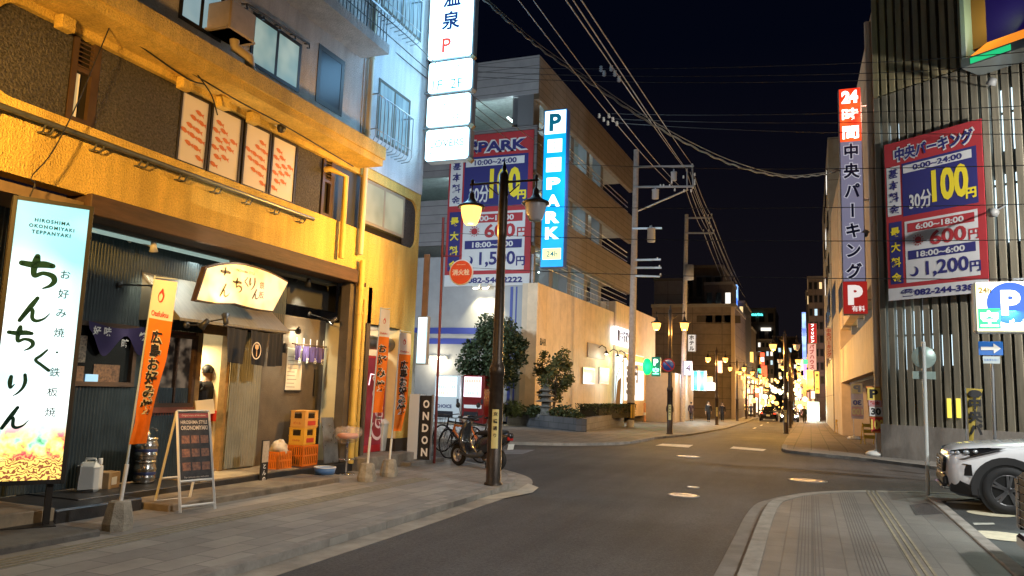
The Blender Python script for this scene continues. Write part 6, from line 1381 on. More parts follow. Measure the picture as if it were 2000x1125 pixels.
tree('sparse_shrub_tree', 'sparse small leafed tree against the orange-lit wall behind the stone pagoda', (tb.x, tb.y, .4), 3.6, tuple(ct), rx, 2600, .085, leaf_w, 5, 26, (.9, .9, 1.15), 4, .045, .2, (.16, .3))
def shrub(nm, label, base, rad, n, size, mat, seed, sq=(1, 1, .7), group=None):
    rng = random.Random(seed); t = thing(nm, label, 'shrub', base, 0, group); b = MB(); lumps = [(Vector((rng.uniform(-.6, .6), rng.uniform(-.6, .6), rng.uniform(-.2, .5))), rng.uniform(.4, .6)) for _ in range(8)]
    leaves(b, Vector(base)+Z_*rad*.5*sq[2], rad, n, size, rng, lumps, sq, .3); b.build('foliage', mat, t)
    b = MB()
    for d, r in lumps: b.tube([Vector(base), Vector(base)+Vector((d.x*rad, d.y*rad, (d.z+.4)*rad*sq[2]))], [.02, .006], 5)
    b.build('stems', M('bark', (.075, .055, .04), .9), t); return t
leaf_y = leafm('leaf_yellowgreen', (.16, .18, .05), (.09, .11, .03)); leaf_g = leafm('leaf_mid', (.07, .085, .03), (.035, .05, .02))
for (px, py, Yq, r, mt, lab) in ((1000, 806, 34.6, .75, leaf_y, 'pale yellow-green bush right of the round tree'), (1040, 812, 34.3, .6, leaf_g, 'dark bush at the left foot of the stone pagoda'), (1102, 806, 34.0, .75, leaf_g, 'bush at the right foot of the stone pagoda'), (1128, 815, 33.0, .45, leaf_g, 'low grass-like plant on the right end of the planter corner'), (968, 830, 33.6, .6, leaf_g, 'dark bush behind the lamp post foot')):
    q = on_y(px, py, Yq); shrub('bush', lab, (q.x, q.y, .38), r, 900, .07, mt, int(px))
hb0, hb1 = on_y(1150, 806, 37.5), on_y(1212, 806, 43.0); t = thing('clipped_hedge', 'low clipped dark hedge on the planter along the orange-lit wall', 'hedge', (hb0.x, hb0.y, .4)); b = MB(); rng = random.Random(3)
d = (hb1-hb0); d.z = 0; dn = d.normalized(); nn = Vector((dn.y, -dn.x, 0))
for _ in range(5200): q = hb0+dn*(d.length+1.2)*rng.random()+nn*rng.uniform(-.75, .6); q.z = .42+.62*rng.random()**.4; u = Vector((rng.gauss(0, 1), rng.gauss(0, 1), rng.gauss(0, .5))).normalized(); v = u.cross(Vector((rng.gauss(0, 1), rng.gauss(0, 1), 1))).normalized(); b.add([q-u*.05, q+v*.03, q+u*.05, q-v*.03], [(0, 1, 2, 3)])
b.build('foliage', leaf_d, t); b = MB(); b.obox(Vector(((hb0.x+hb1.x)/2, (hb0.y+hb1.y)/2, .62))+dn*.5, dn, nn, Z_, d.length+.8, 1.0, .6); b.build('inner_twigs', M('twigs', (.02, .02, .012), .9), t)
# stone pagoda
q = on_y(1066, 815, 34.2); z0 = .4; t = thing('stone_pagoda', 'weathered tiered stone pagoda lantern in the planter', 'stone lantern', (q.x, q.y, z0)); stn = M('weathered_stone', (.16, .155, .14), .9, var=.5, scale=6, bump=.6, bscale=40)
H2 = on_y(1066, 733, 34.2).z-z0; s = H2/3.0
def sqr(r, z, ci=0): return [Vector((q.x+sx*r*s, q.y+sy*r*s, z0+(z+ci)*s)) for sx, sy in ((-1, -1), (1, -1), (1, 1), (-1, 1))]
def frus(b, r0, za, r1, zb): v = sqr(r0, za)+sqr(r1, zb); b.add(v, [(0, 3, 2, 1), (0, 1, 5, 4), (1, 2, 6, 5), (2, 3, 7, 6), (3, 0, 4, 7), (4, 5, 6, 7)])
b = MB(); frus(b, .5, 0, .45, .25); frus(b, .32, .25, .3, .75); frus(b, .42, .75, .42, .83); frus(b, .27, .83, .27, 1.1); b.build('pedestal', stn, t)
for k, (r, z) in enumerate(((.62, 1.1), (.55, 1.5), (.46, 1.88))):
    b = MB(); frus(b, r*.8, z, r, z+.05); frus(b, r, z+.05, r*.3, z+.24); frus(b, r*.42, z+.24, r*.42, z+.42); b.build('roof_tier', stn, t)
b = MB(); b.lathe([(.14*s, 0), (.16*s, .1*s), (.06*s, .16*s), (.09*s, .28*s), (.05*s, .34*s), (.08*s, .46*s), (.001, .75*s)], (q.x, q.y, z0+2.28*s), 10); b.build('finial', stn, t)
# ================================================================ utility poles
polec = M('pole_concrete', (.50, .49, .50), .8, var=.2, scale=6, bump=.2); galv = M('galvanised_arm', (.42, .43, .45), .4, .6); porc = M('porcelain', (.75, .75, .72), .25); grey_tr = M('transformer_grey', (.34, .37, .42), .5)
def insul(b, p): b.lathe([(.03, 0), (.06, .03), (.03, .06), (.06, .09), (.03, .12), (.05, .15), (.001, .18)], p, 8)
u = gnd(1231, 834); UY = u.y
t = thing('utility_pole', 'tall concrete utility pole with crossarms and a yellow striped band by the planter', 'utility pole', (u.x, u.y, u.z))
tp = on_y(1243, 293, UY)
def ap(px, py, dy=0): return on_y(px, py, UY+dy)
b = MB(); b.tube([(u.x, u.y, u.z), Vector((u.x, u.y, u.z)).lerp(tp, .5), tp], [.21, .185, .15], 14); b.build('pole', polec, t)
b = MB(); z0, z1 = ap(1231, 818).z, ap(1231, 788).z; b.lathe([(.222, z0), (.222, z1)], (u.x+.02, u.y, 0), 16); pl = b.build('yellow_band', M('band_yellow', (.75, .50, .06), .5), t)
b = MB()
for k in range(8): a = 2*PI*k/8; b.obox(Vector((u.x+.02+.224*math.cos(a), u.y+.224*math.sin(a), (z0+z1)/2)), Vector((math.cos(a), math.sin(a), 0)), Vector((-math.sin(a), math.cos(a), 0)), Z_, .012, .06, z1-z0)
for z in (z0, z1): b.lathe([(.226, z-.05), (.232, z), (.226, z+.05)], (u.x+.02, u.y, 0), 16)
b.build('black_stripes', black_p, pl)
arms = [((1238, 328), (1356, 326)), ((1238, 367), (1356, 366)), ((1237, 448), (1294, 447)), ((1242, 509), (1292, 508)), ((1242, 524), (1293, 524)), ((1242, 540), (1290, 541))]
for (a, c) in arms: b = MB(); p, q = ap(*a), ap(*c); b.obox((p+q)/2-Y_*.2, (q-p).normalized(), Y_, Z_, (q-p).length, .09, .1); b.build('crossarm', galv, t)
b = MB(); b.tube([ap(1246, 412), ap(1344, 370)], .05, 6); b.tube([ap(1352, 320), ap(1354, 368)], .05, 6); b.tube([ap(1342, 328), ap(1342, 368)], .04, 6); b.build('brace', galv, t)
for px, py, r, h in ((1280, 380, .19, .5), (1272, 460, .22, .75), (1316, 345, .16, .45)):
    q = ap(px, py, -.25); b = MB(); b.lathe([(.001, -h/2), (r, -h/2), (r, h/2), (r*1.08, h/2), (r*1.08, h/2+.05), (.001, h/2+.08)], q, 14); insul(b, q+Z_*(h/2+.06)); b.build('transformer', grey_tr, t)
b = MB()
for px, py in ((1290, 362), (1296, 362), (1308, 362), (1312, 355), (1318, 370), (1336, 372), (1350, 372), (1357, 340), (1357, 352), (1357, 358), (1335, 345), (1352, 322), (1284, 505), (1288, 520), (1290, 536), (1270, 443)): insul(b, ap(px, py, -.2)-Z_*.1)
b.build('insulators', porc, t)
u2 = gnd(1333, 824); U2Y = u2.y
t = thing('utility_pole', 'second concrete utility pole farther up the street with a drum on its side', 'utility pole', tuple(u2)); tp2 = on_y(1341, 419, U2Y)
def ap2(px, py, dy=0): return on_y(px, py, U2Y+dy)
b = MB(); b.tube([u2, tp2], [.22, .15], 12); b.build('pole', polec, t)
for (a, c) in (((1338, 427), (1390, 426)), ((1338, 456), (1394, 456))): b = MB(); p, q = ap2(*a), ap2(*c); b.obox((p+q)/2-Y_*.2, (q-p).normalized(), Y_, Z_, (q-p).length, .1, .12); b.build('crossarm', galv, t)
b = MB(); q = ap2(1346, 532, -.3); b.lathe([(.001, -.6), (.35, -.6), (.35, .6), (.001, .65)], q, 14); b.build('transformer', grey_tr, t)
b = MB()
for px, py in ((1376, 423), (1383, 423), (1390, 421), (1374, 452), (1384, 452), (1394, 452), (1385, 437), (1388, 444)): insul(b, ap2(px, py, -.2))
b.build('insulators', porc, t)
# ================================================================ overhead wires (each a wire of its own)
wire_l = M('wire_grey', (.26, .26, .25), .5, .2); wire_d = M('wire_black', (.012, .012, .014), .5)
def wire(pts, r, mat, label, grp, sag=0.0, nm='overhead_wire'):
    pts = [Vector(p) for p in pts]
    if sag and len(pts) == 2:
        a, c = pts; pts = [a.lerp(c, i/14)-Z_*sag*4*(i/14)*(1-i/14) for i in range(15)]
    else: pts = catmull(pts, 6)
    return tag(MB().tube(pts, r, 5).build(nm, mat), label, 'wire', grp)
g = 'high voltage wires from the pole towards the viewer'; lab = 'pale power wire running from the upper crossarm over the viewer'
for (px, py), (tx, ty) in (((1085, -30), (1336, 328)), ((1100, -30), (1344, 336)), ((1116, -30), (1352, 322))): wire([on_y(px, py, 9), ap(tx, ty, -.3)], .011, wire_l, lab, g, .05)
g = 'wires on the lower crossarm'; lab = 'pale power wire on the lower crossarm above the brown parking floors'
for (px, py), (tx, ty) in (((990, -30), (1318, 366)), ((1020, -30), (1330, 366))): wire([on_y(px, py, 12), ap(tx, ty, -.3)], .011, wire_l, lab, g, .25)
for px, py, Yq, grp in ((1174, 134, 20, 'upper'), (1180, 143, 20, 'upper'), (1194, 133, 20, 'upper'), (1201, 143, 20, 'upper'), (1209, 154, 20, 'upper'), (1170, 226, 26, 'lower'), (1179, 233, 26, 'lower'), (1187, 240, 26, 'lower'), (1189, 226, 26, 'lower'), (1197, 233, 26, 'lower'), (1205, 241, 26, 'lower')):
    q = on_y(px, py, Yq); b = MB(); insul(b, q-Z_*.09); tag(b.build('wire_insulator', porc), f'white porcelain insulator in the {grp} cluster on the power wires', 'insulator', f'insulators of the {grp} wire cluster')
g = 'wires between the two poles'; lab = 'pale wire curving from the near pole to the far pole crossarms'
for (a, c) in (((1340, 332), (1376, 424)), ((1348, 336), (1383, 424)), ((1355, 340), (1390, 422)), ((1340, 370), (1374, 453)), ((1348, 370), (1384, 453)), ((1356, 368), (1394, 453))): wire([ap(*a, -.2), ap2(*c, -.2)], .017, wire_l, lab, g, .25)
g = 'wires beyond the far pole'; lab = 'pale wire dropping away up the street beyond the far pole'
for (a, c) in (((1376, 424), (1436, 560)), ((1383, 424), (1441, 560)), ((1390, 422), (1450, 562)), ((1374, 453), (1425, 570)), ((1384, 453), (1432, 572)), ((1394, 453), (1455, 580))): wire([ap2(*a, -.2), on_y(*c, 150)], .03, wire_l, lab, g, .5)
# thick twisted service cable sagging across the street
for k, off in enumerate((0, -7)):
    P = [on_y(x, y+off*(1 if i < 7 else .5), Yq) for i, (x, y, Yq) in enumerate(((925, -20, 14), (1000, 48, 15.5), (1060, 98, 17), (1150, 160, 19), (1250, 228, 21), (1350, 285, 23), (1440, 325, 25), (1530, 345, 26.5), (1600, 342, 27.2), (1650, 330, 27.8)))]
    b = MB(); pts = catmull(P, 12)
    if k == 0: pts = [p+Vector((0, 0, .022*math.sin(i*1.7)))+Y_*.02*math.cos(i*1.7) for i, p in enumerate(pts)]
    tag(b.tube(pts, .026 if k == 0 else .012, 6).build('service_cable', M('cable_sheath', (.10, .095, .08), .45, var=.4, scale=4)), ('thick lumpy black cable sagging across the street to the red sign', 'thin carrier wire just above the thick sagging cable')[k], 'cable')
# wires crossing the street from side to side
for lab, g, rows, Yl, Yr in (('dark wire crossing high above the street in the upper trio', 'upper trio of crossing wires', ((930, 130, 1700, 122), (930, 140, 1700, 143), (930, 150, 1700, 157)), 30, 24),
                        ('dark wire crossing the street in the middle trio below the insulators', 'middle trio of crossing wires', ((1195, 222, 2040, 205), (1200, 232, 2040, 232), (1208, 240, 2040, 262)), 34, 22),
                        ('thin wire crossing the street at the height of the cyan sign', 'lower crossing wires', ((1105, 320, 2040, 322), (900, 398, 2040, 398), (880, 455, 2040, 468), (870, 520, 2040, 545)), 29, 21)):
    for x0, y0, x1, y1 in rows: wire([on_y(x0, y0, Yl), on_y(x1, y1, Yr)], .012, wire_d, lab, g, .15)
for lab, g, rows in (('black wire over the slatted wall above its price banner', 'wires before the slatted wall', ((1700, 122, 2040, 98), (1700, 143, 2040, 120), (1700, 157, 2040, 138))),):
    for x0, y0, x1, y1 in rows: wire([on_y(x0, y0, 24), on_y(x1, y1, 19)], .011, wire_d, lab, g, .03)
# loose cables on the left facade and from it to the lamp corner
lab, g = 'black cable strung from the white corner wall down towards the banner', 'cables from the white corner wall'
for P in ([(690, -20, 11.5), (800, 75, 13), (880, 150, 16), (960, 215, 20), (1060, 285, 26)], [(655, -20, 11), (760, 70, 13.2), (840, 140, 15), (905, 190, 17), (985, 255, 21)], [(650, 0, 11), (740, 75, 13), (830, 150, 15), (900, 205, 18), (990, 270, 22)]): wire([on_y(*p) for p in P], .011, wire_d, lab, g, nm='hanging_cable')
lab, g = 'dark cable running under the concrete ledge of the corner building', 'cables under the ledge'
for P in ([(130, -10), (250, 62), (375, 143), (470, 200), (560, 248), (690, 325)], [(105, -10), (230, 60), (360, 150), (400, 165)]): wire([on_x(px, py, XF+.25) for px, py in P], .012, wire_d, lab, g, nm='wall_cable')
wire([on_x(px, py, XF+.3) for px, py in ((238, -5), (190, 110), (145, 215), (100, 300), (62, 345), (68, 360), (58, 385))], .008, wire_d, 'thin black cable dangling diagonally across the dark panel to a knot', None, nm='wall_cable')
wire([on_x(px, py, XF+.3) for px, py in ((385, 145), (400, 165), (415, 190), (425, 225))], .010, wire_d, 'loose cable ends hanging over the first fish window', None, nm='wall_cable')
# ================================================================ slatted parking building on the right
SLD = Vector((.777, -.629, 0)); SLN = Vector((-.629, -.777, 0))      # along the wall to the right, and out of it
S0 = gnd(1729, 892); S0.z = 0
def so(px, py, off=0.0): return on_p(px, py, S0+SLN*off, SLN)
def ss(px, py, off=0.0): return (so(px, py, off)-S0).dot(SLD)
SB_ = thing('slatted_building', 'tall parking building faced with dark olive upright slats over a concrete base', 'building', tuple(S0))
def sbox(b, s0, s1, o0, o1, z0, z1, bev=0): c_ = S0+SLD*((s0+s1)/2)+SLN*((o0+o1)/2); b.obox(Vector((c_.x, c_.y, (z0+z1)/2)), SLD, SLN, Z_, s1-s0, abs(o1-o0), z1-z0, bev); return b
SLE = 13.0; zc = .97
b = MB(); sbox(b, -.04, SLE, .12, -.3, -.08, zc); b.build('concrete_base', M('stained_concrete', (.30, .27, .24), .85, var=.4, scale=1.6, bump=.35, bscale=30, stretch=(1, 1, .35)), SB_)
slat = SPECK('olive_slat_lit', (.33, .28, .16), .55, ((2.0, (1, 1, .15), .6, 1.2, .3, .7), (9, (1, 1, .06), .75, 1.15, .3, .7)), .3, 30); slat_unlit = SPECK('olive_slat_unlit', (.245, .22, .165), .55, ((2.0, (1, 1, .15), .6, 1.2, .3, .7), (9, (1, 1, .06), .75, 1.15, .3, .7)), .3, 30)  # upper slats paler: light from the screen is put into their colour
pit = .275
for nm, z0, z1, mt in (('lower_slats', zc, 11.2, slat_unlit), ('upper_slats', 11.25, 19, slat)):
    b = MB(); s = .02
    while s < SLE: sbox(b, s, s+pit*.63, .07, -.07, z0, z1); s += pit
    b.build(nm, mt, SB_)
b = MB()
for z in (1.6, 3.6, 5.6, 7.6, 9.6, 11.5, 13.5, 15.5): sbox(b, 0, SLE, -.12, -.17, z, z+.06)
b.build('rail', M('slat_rail', (.04, .04, .04), .5), SB_)
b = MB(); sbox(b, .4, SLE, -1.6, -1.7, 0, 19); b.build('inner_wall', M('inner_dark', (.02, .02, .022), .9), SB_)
tube2 = E('cold_slit', (.70, .90, 1), 1.6)
for (l, r, tp, bt) in ((1744, 1772, 605, 722), (1774, 1818, 607, 682), (1843, 1856, 652, 714), (1955, 1992, 172, 292), (1941, 1952, 352, 422), (1958, 1996, 338, 472), (1722, 1762, 246, 274)):
    s0, s1 = ss(l, (tp+bt)/2, -.3), ss(r, (tp+bt)/2, -.3); z0, z1 = so((l+r)/2, bt, -.3).z, so((l+r)/2, tp, -.3).z
    b = MB(); sbox(b, s0-.06, s1+.06, -.28, -.32, z0, z1); b.build('lit_opening', tube2, SB_)
b = MB()
for l in (1850, 1868): s0 = ss(l, 795, .09); sbox(b, s0, s0+.12, .10, .085, so(l, 816, .1).z, so(l, 778, .1).z)
b.build('yellow_marker', E('yellow_marker', (1, .82, .12), .8), SB_)
# street side of the same block: cream wall with openings
CW0 = S0.copy(); CD = Vector((-.018, 1, 0)).normalized(); CN = Vector((-CD.y, CD.x, 0))
def cw(px, py, off=0): return on_p(px, py, CW0+CN*off, CN)
def cbox(b, y0, y1, o0, o1, z0, z1): s0, s1 = y0-CW0.y, y1-CW0.y; c_ = CW0+CD*((s0+s1)/2)+CN*((o0+o1)/2); b.obox(Vector((c_.x, c_.y, (z0+z1)/2)), CD, CN, Z_, s1-s0, abs(o1-o0), z1-z0); return b
cream = M('cream_concrete', (.62, .48, .34), .75, var=.15, scale=1.2, bump=.2); creamp = BRK('cream_panels', (.64, .48, .32), (.60, .45, .30), (.3, .22, .15), 1.6, 8, .02, .7, 0, 0, .2, .2, 'yz')
CY1 = cw(1630, 760).y; CY1 = min(max(CY1, 48), 75)
CB = thing('cream_parking_building', 'cream concrete parking building with a long open upper deck along the right pavement', 'building', tuple(CW0))
zA = cw(1670, 738).z; zB = cw(1670, 655).z; zC = cw(1665, 610).z
gy0 = CW0.y
b = MB(); ZR = cw(1703, 22).z; cbox(b, gy0+.0, gy0+.9, .02, -1, -.05, ZR); cbox(b, CY1-8.5, CY1, .02, -9, -1, ZR); cbox(b, gy0+.9, CY1-8.5, .0, -.4, zC, ZR-.003); b.build('wall', cream, CB)
b = MB(); cbox(b, gy0+.9, CY1-8.5, .03, -.3, zA, zB); b.build('deck_parapet', creamp, CB)
b = MB(); cbox(b, gy0+.9, CY1-8.5, -.4, -9, zA-.1, zA+.2); cbox(b, gy0+.9, CY1-8.5, -.4, -9, zC, zC+.2); b.build('deck_slab', deckc, CB)
b = MB()
for k in range(6): cbox(b, gy0+3+k*4.0, gy0+3.3+k*4.0, -.4, -8, zC-.45, zC-.001)
b.build('ceiling_beam', deckc, CB)
b = MB(); cbox(b, gy0+.9, CY1-8.5, -8, -8.3, -1, ZR-.1); b.build('inner_wall', M('inner_cream', (.35, .3, .24), .8), CB)
b = MB(); b.tube([CW0+CD*.35+CN*.12, CW0+CD*.35+CN*.12+Z_*14], .1, 10); b.build('downpipe', M('cream_downpipe', (.7, .55, .4), .5), CB)
for k in range(3):
    q = CW0+CD*(5+k*8)-CN*4; light('POINT', 'deck_light', (q.x, q.y, zC-.5), 55, (.95, .95, 1), CB, .2)
    light('POINT', 'ground_light', (q.x, q.y, 2.4), 40, (.9, .95, 1), CB, .2)
for l, r, tp, bt in ((1617, 1622, 570, 630), (1624, 1632, 560, 622), (1638, 1645, 560, 610)):
    z0, z1 = cw((l+r)/2, bt).z, cw((l+r)/2, tp).z; y0, y1 = cw(r, (tp+bt)/2, .03).y, cw(l, (tp+bt)/2, .03).y
    if y1 > y0: b = MB(); cbox(b, y0, y1, .04, .02, z0, z1); b.build('window', dim, CB)
# price banner on the slats
b0, b1 = ss(1732, 430, .2), ss(1925, 400, .2); bz1 = so(1825, 257, .2).z; bz0 = so(1835, 579, .2).z
t = thing('price_banner', 'large red and white parking price banner hung on the slatted wall', 'banner', tuple(S0+SLD*b0+SLN*.2+Z_*bz0), 0, 'parking price banners')
price_banner(t, lambda u_, v_: S0+SLN*.22+SLD*(b0+(b1-b0)*u_)+Z_*(bz1+(bz0-bz1)*v_), SLD, Z_, SLN, b1-b0, bz1-bz0, '中央パーキング', '0:00~24:00', ('30分', '100'), '6:00~18:00', '600', '18:00~6:00', '1,200', '☎082-244-3385')
# LED screen box
s0 = ss(1880, 100, .9); z0 = so(1885, 134, .9).z; s1 = s0+4.2; z1 = z0+5.5
t = thing('screen_box', 'deep boxed screen showing dark blue high on the slatted wall', 'screen', tuple(S0+SLD*((s0+s1)/2)+SLN*.5+Z_*z0))
fw = .28
b = MB(); sbox(b, s0, s0+.12, .95, .1, z0+.25, z1); sbox(b, s1-.12, s1, .95, .1, z0+.25, z1); sbox(b, s0, s1, .95, .1, z1, z1+.2); b.build('side_casing', M('pale_casing', (.5, .55, .62), .4, .3), t)
b = MB(); sbox(b, s0, s1, 1.0, .1, z0, z0+.24); b.build('bottom_casing', M('steel_casing', (.32, .36, .36), .35, .6), t)
for sa_ in (s0+.12, s1-.5): sbox(MB(), sa_, sa_+.38, .6, .58, z0+.6, z1).build('brown_border', M('screen_border', (.3, .12, .03), .5), t)
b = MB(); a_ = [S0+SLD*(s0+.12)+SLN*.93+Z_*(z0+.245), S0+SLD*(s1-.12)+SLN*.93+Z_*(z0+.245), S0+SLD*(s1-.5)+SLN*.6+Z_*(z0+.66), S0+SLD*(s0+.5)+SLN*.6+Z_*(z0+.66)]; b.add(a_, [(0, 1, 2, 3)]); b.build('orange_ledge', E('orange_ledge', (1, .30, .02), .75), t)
b = MB(); sbox(b, s0+.5, s1-.5, .59, .57, z0+.6, z1); b.build('screen', E2('navy_screen', (.008, .003, .06), (.012, .006, .085), .55, .6), t)
light('AREA', 'screen_glow', S0+SLD*(s0+1.2)+SLN*1.3+Z_*(z0+1), 25, (.6, .75, .35), t, 1.0, target=S0+SLD*(s0-1)+SLN*.2+Z_*(z0+3))
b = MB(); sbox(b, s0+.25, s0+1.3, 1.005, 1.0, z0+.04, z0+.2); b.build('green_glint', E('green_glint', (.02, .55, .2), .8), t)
# spotlights on arms over the banner
for px, py, qx, qy, lab in ((1940, 415, 1965, 400, 'white floodlight on an arm at the right edge of the price banner'), (1937, 160, 1928, 170, 'small white floodlight above the price banner')):
    q = so(px, py, .8); r_ = so(qx, qy, .1); t = thing('floodlight', lab, 'floodlight', tuple(r_)); b = MB(); b.tube([r_, q], .02, 6); b.build('arm', alu, t); d = (so(1830, 420, .2)-q).normalized()
    b = MB(); b.lathe([(.001, -.12), (.1, -.1), (.13, .08), (.12, .08)], q, 14, d); b.build('housing', M('flood_grey', (.2, .2, .2), .5), t)
b = MB()
# ================================================================ tall 24h sign on the cream corner
vy = 27.6
def vs(px, py): return on_y(px, py, vy)
a, c = vs(1644, 400), vs(1686, 400); z1, zr_, zb_, z0 = vs(1661, 172).z, vs(1663, 276).z, vs(1668, 549).z, vs(1670, 614).z
t = thing('vertical_parking_sign', 'tall vertical sign, glowing red on top and mauve below, on the cream corner', 'illuminated sign', (a.x, vy, z0)); w = c.x-a.x; cx = (a.x+c.x)/2
MB().box(a.x-.03, c.x+.03, vy+.005, vy+.4, z0, z1, .02).build('casing', M('mauve_casing', (.45, .42, .48), .5), t)
r1_ = MB().box(a.x, c.x, vy-.01, vy+.004, zr_, z1-.02).build('red_panel', E2('hot_red', (.95, .03, .01), (1, .12, .02), 1.0, 1.5), t)
b = MB(); hh = (z1-zr_)/3
for i, ch in enumerate(('24', '時', '間')): b.text(ch, Vector((cx, vy-.014, z1-hh*(i+.5))), X_, Z_, w=w*.78, h=hh*.72, bold=(.06, .022, .03)[i])
b.build('lettering', E('hot_white', (1, .95, .85), 2.2), r1_)
light('POINT', 'added_panel_glow', (c.x+.25, vy-.3, (z1+zr_)/2), 45, (1, .45, .3), t, .2)
bp_ = MB().box(a.x, c.x, vy-.01, vy+.004, zb_, zr_-.01).build('mauve_panel', E('mauve_panel', (.30, .29, .42), .42), t)
for bold, off, mt in ((.085, .013, E('pale_outline', (.6, .6, .7), .55)), (.035, .02, M('deep_navy_ink', (.02, .03, .16), .5))):
    b = MB(); n = 7; hh = (zr_-zb_)/n
    for i, ch in enumerate('中央パーキング'):
        vv, ff = glyphs(ch, bold); k = w*.74
        if ch == 'ー': vv = [Vector((v.y, -v.x, 0)) for v in vv]
        x0 = min(v.x for v in vv); x1 = max(v.x for v in vv); y0 = min(v.y for v in vv); y1 = max(v.y for v in vv)
        b.add([Vector((cx+(v.x-(x0+x1)/2)*k, vy-off, zr_-hh*(i+.5)+(v.y-(y0+y1)/2)*k*min(1.1, hh/k))) for v in vv], ff)
    b.build('lettering' if off > .015 else 'letter_outline', mt, bp_)
rp_ = MB().box(a.x-.02, c.x+.05, vy-.012, vy+.004, z0+.02, zb_-.02).build('paid_panel', E('paid_red', (.32, .015, .012), .8), t)
b = MB(); b.text('P', Vector((cx+.02, vy-.016, zb_-(zb_-z0)*.42)), X_, Z_, h=(zb_-z0)*.6, bold=.06); b.text('有料', Vector((cx+.1, vy-.016, z0+(zb_-z0)*.17)), X_, Z_, w=w*.6, bold=.02); b.build('lettering', E('paid_white', (.8, .72, .68), .8), rp_)
b = MB()
for z in (z0+.5, z1-.6, (z0+z1)/2): b.tube([(c.x, vy+.2, z), (CW0.x+.2, vy+.2, z)], .04, 6)
b.build('bracket', alu, t)
q = vs(1690, 455); t = thing('floodlight', 'white floodlight reaching out beside the tall mauve sign', 'floodlight', tuple(q)); b = MB(); b.tube([(CW0.x+.1, vy, q.z+.1), q], .018, 6); b.build('arm', alu, t); b = MB(); b.lathe([(.001, -.1), (.09, -.08), (.12, .08), (.11, .08)], q, 12, Vector((-.5, -.3, -.8))); b.build('housing', M('flood_grey', (.2, .2, .2), .5), t)
# lit P sign of the car park, arrow sign, round sign seen from behind
py_ = 19.0
def pp(px, py): return on_y(px, py, py_)
a, c = pp(1907, 600), pp(2035, 600); z1, z0 = pp(1955, 553).z, pp(1955, 647).z
t = thing('lit_parking_sign', 'glowing pale yellow box sign with a big white P on blue', 'illuminated sign', (a.x, py_, z0)); w = c.x-a.x; h = z1-z0
MB().box(a.x-.04, c.x+.04, py_, py_+.3, z0-.04, z1+.04, .05).build('casing', white_p, t)
f = MB().box(a.x, c.x, py_-.02, py_-.001, z0, z1, .004).build('lit_face', E2('lemon_face', (1, .88, .35), (.95, 1, .9), 1.6, 1.4), t)
o_ = Vector((a.x+w*.53, py_-.024, z0+h*.58)); b = MB(); b.disc(o_, X_, Z_, h*.43, 32); b.build('blue_disc', E('p_blue', (.0, .09, .62), 1.0), f)
b = MB(); b.text('P', o_-Y_*.004+Z_*.01, X_, Z_, h=h*.52, bold=.05); b.text('パーキング', Vector((a.x+w*.72, py_-.032, z0+h*.16)), X_, Z_, w=w*.5, h=h*.2, bold=.05); b.build('white_lettering', E('p_white', (1, 1, 1), 2.2), f)
b = MB(); b.box(a.x+.02, a.x+w*.36, py_-.034, py_-.024, z0+h*.05, z0+h*.47); gp = b.build('green_panel', E('vacant_green', (.02, .75, .2), 1.3), f)
b = MB(); b.text('空', Vector((a.x+w*.19, py_-.037, z0+h*.26)), X_, Z_, h=h*.34, bold=.03); b.build('lettering', E('p_white', (1, 1, 1), 2.2), gp)
b = MB(); b.text('24h', Vector((a.x+w*.14, py_-.024, z0+h*.85)), X_, Z_, w=w*.2, bold=.03); b.build('lettering', M('ochre_ink', (.5, .3, .02), .5), f)
pr = Vector((c.x+.15, py_+.15, 0)); b = MB(); b.tube([pr, pr+Z_*(z1+.2)], .06, 8); b.tube([Vector((a.x+w*.6, py_+.15, z1+.1)), pr+Z_*(z1+.1)], .03, 6); b.build('post', alu, t)
light('AREA', 'face_glow', (cx*0+(a.x+c.x)/2, py_-.1, (z0+z1)/2), 60, (.8, 1, .85), t, .8, target=((a.x+c.x)/2, py_-4, 0))
signblue = M('sign_blue', (.02, .14, .5), .4)
q = on_y(1942, 853, 20.0); q.z = 0; q1 = on_y(1936, 668, 20.0); t = thing('arrow_sign', 'blue road sign with a white arrow pointing right on a grey post', 'road sign', (q.x, 20, 0))
b = MB(); b.tube([(q.x, 20, 0), (q1.x, 20, q1.z)], .035, 8); b.build('post', alu, t)
a, c = on_y(1911, 681, 19.93), on_y(1959, 681, 19.93); z0, z1 = on_y(1935, 694, 19.93).z, on_y(1935, 667, 19.93).z
pl = MB().box(a.x, c.x, 19.93, 19.95, z0, z1, .004).build('plate', signblue, t); w = c.x-a.x; h = z1-z0; o_ = Vector(((a.x+c.x)/2, 19.924, (z0+z1)/2))
b = MB(); b.add([o_+X_*x*w+Z_*z*h for x, z in ((-.40, .12), (.12, .12), (.12, .36), (.42, 0), (.12, -.36), (.12, -.12), (-.40, -.12))], [tuple(range(7))]); b.build('arrow', white_p, pl)
a, c = on_y(1920, 702, 19.93), on_y(1953, 702, 19.93); z0, z1 = on_y(1936, 710, 19.93).z, on_y(1936, 696, 19.93).z; p2 = MB().box(a.x, c.x, 19.93, 19.945, z0, z1).build('subplate', M('pale_sign', (.5, .58, .6), .5), t)
b = MB(); b.text('自転車を除く', Vector(((a.x+c.x)/2, 19.926, (z0+z1)/2)), X_, Z_, w=(c.x-a.x)*.85); b.build('lettering', signblue, p2)
q = gnd(1813, 967); q1 = on_y(1804, 678, q.y); t = thing('round_road_sign', 'round road sign seen from behind on a slim white post by the car park', 'road sign', (q.x, q.y, 0))
wpst = M('white_post', (.68, .70, .68), .35); b = MB(); b.tube([(q.x, q.y, 0), (q1.x, q.y, q1.z+.1)], .034, 10); b.build('post', wpst, t)
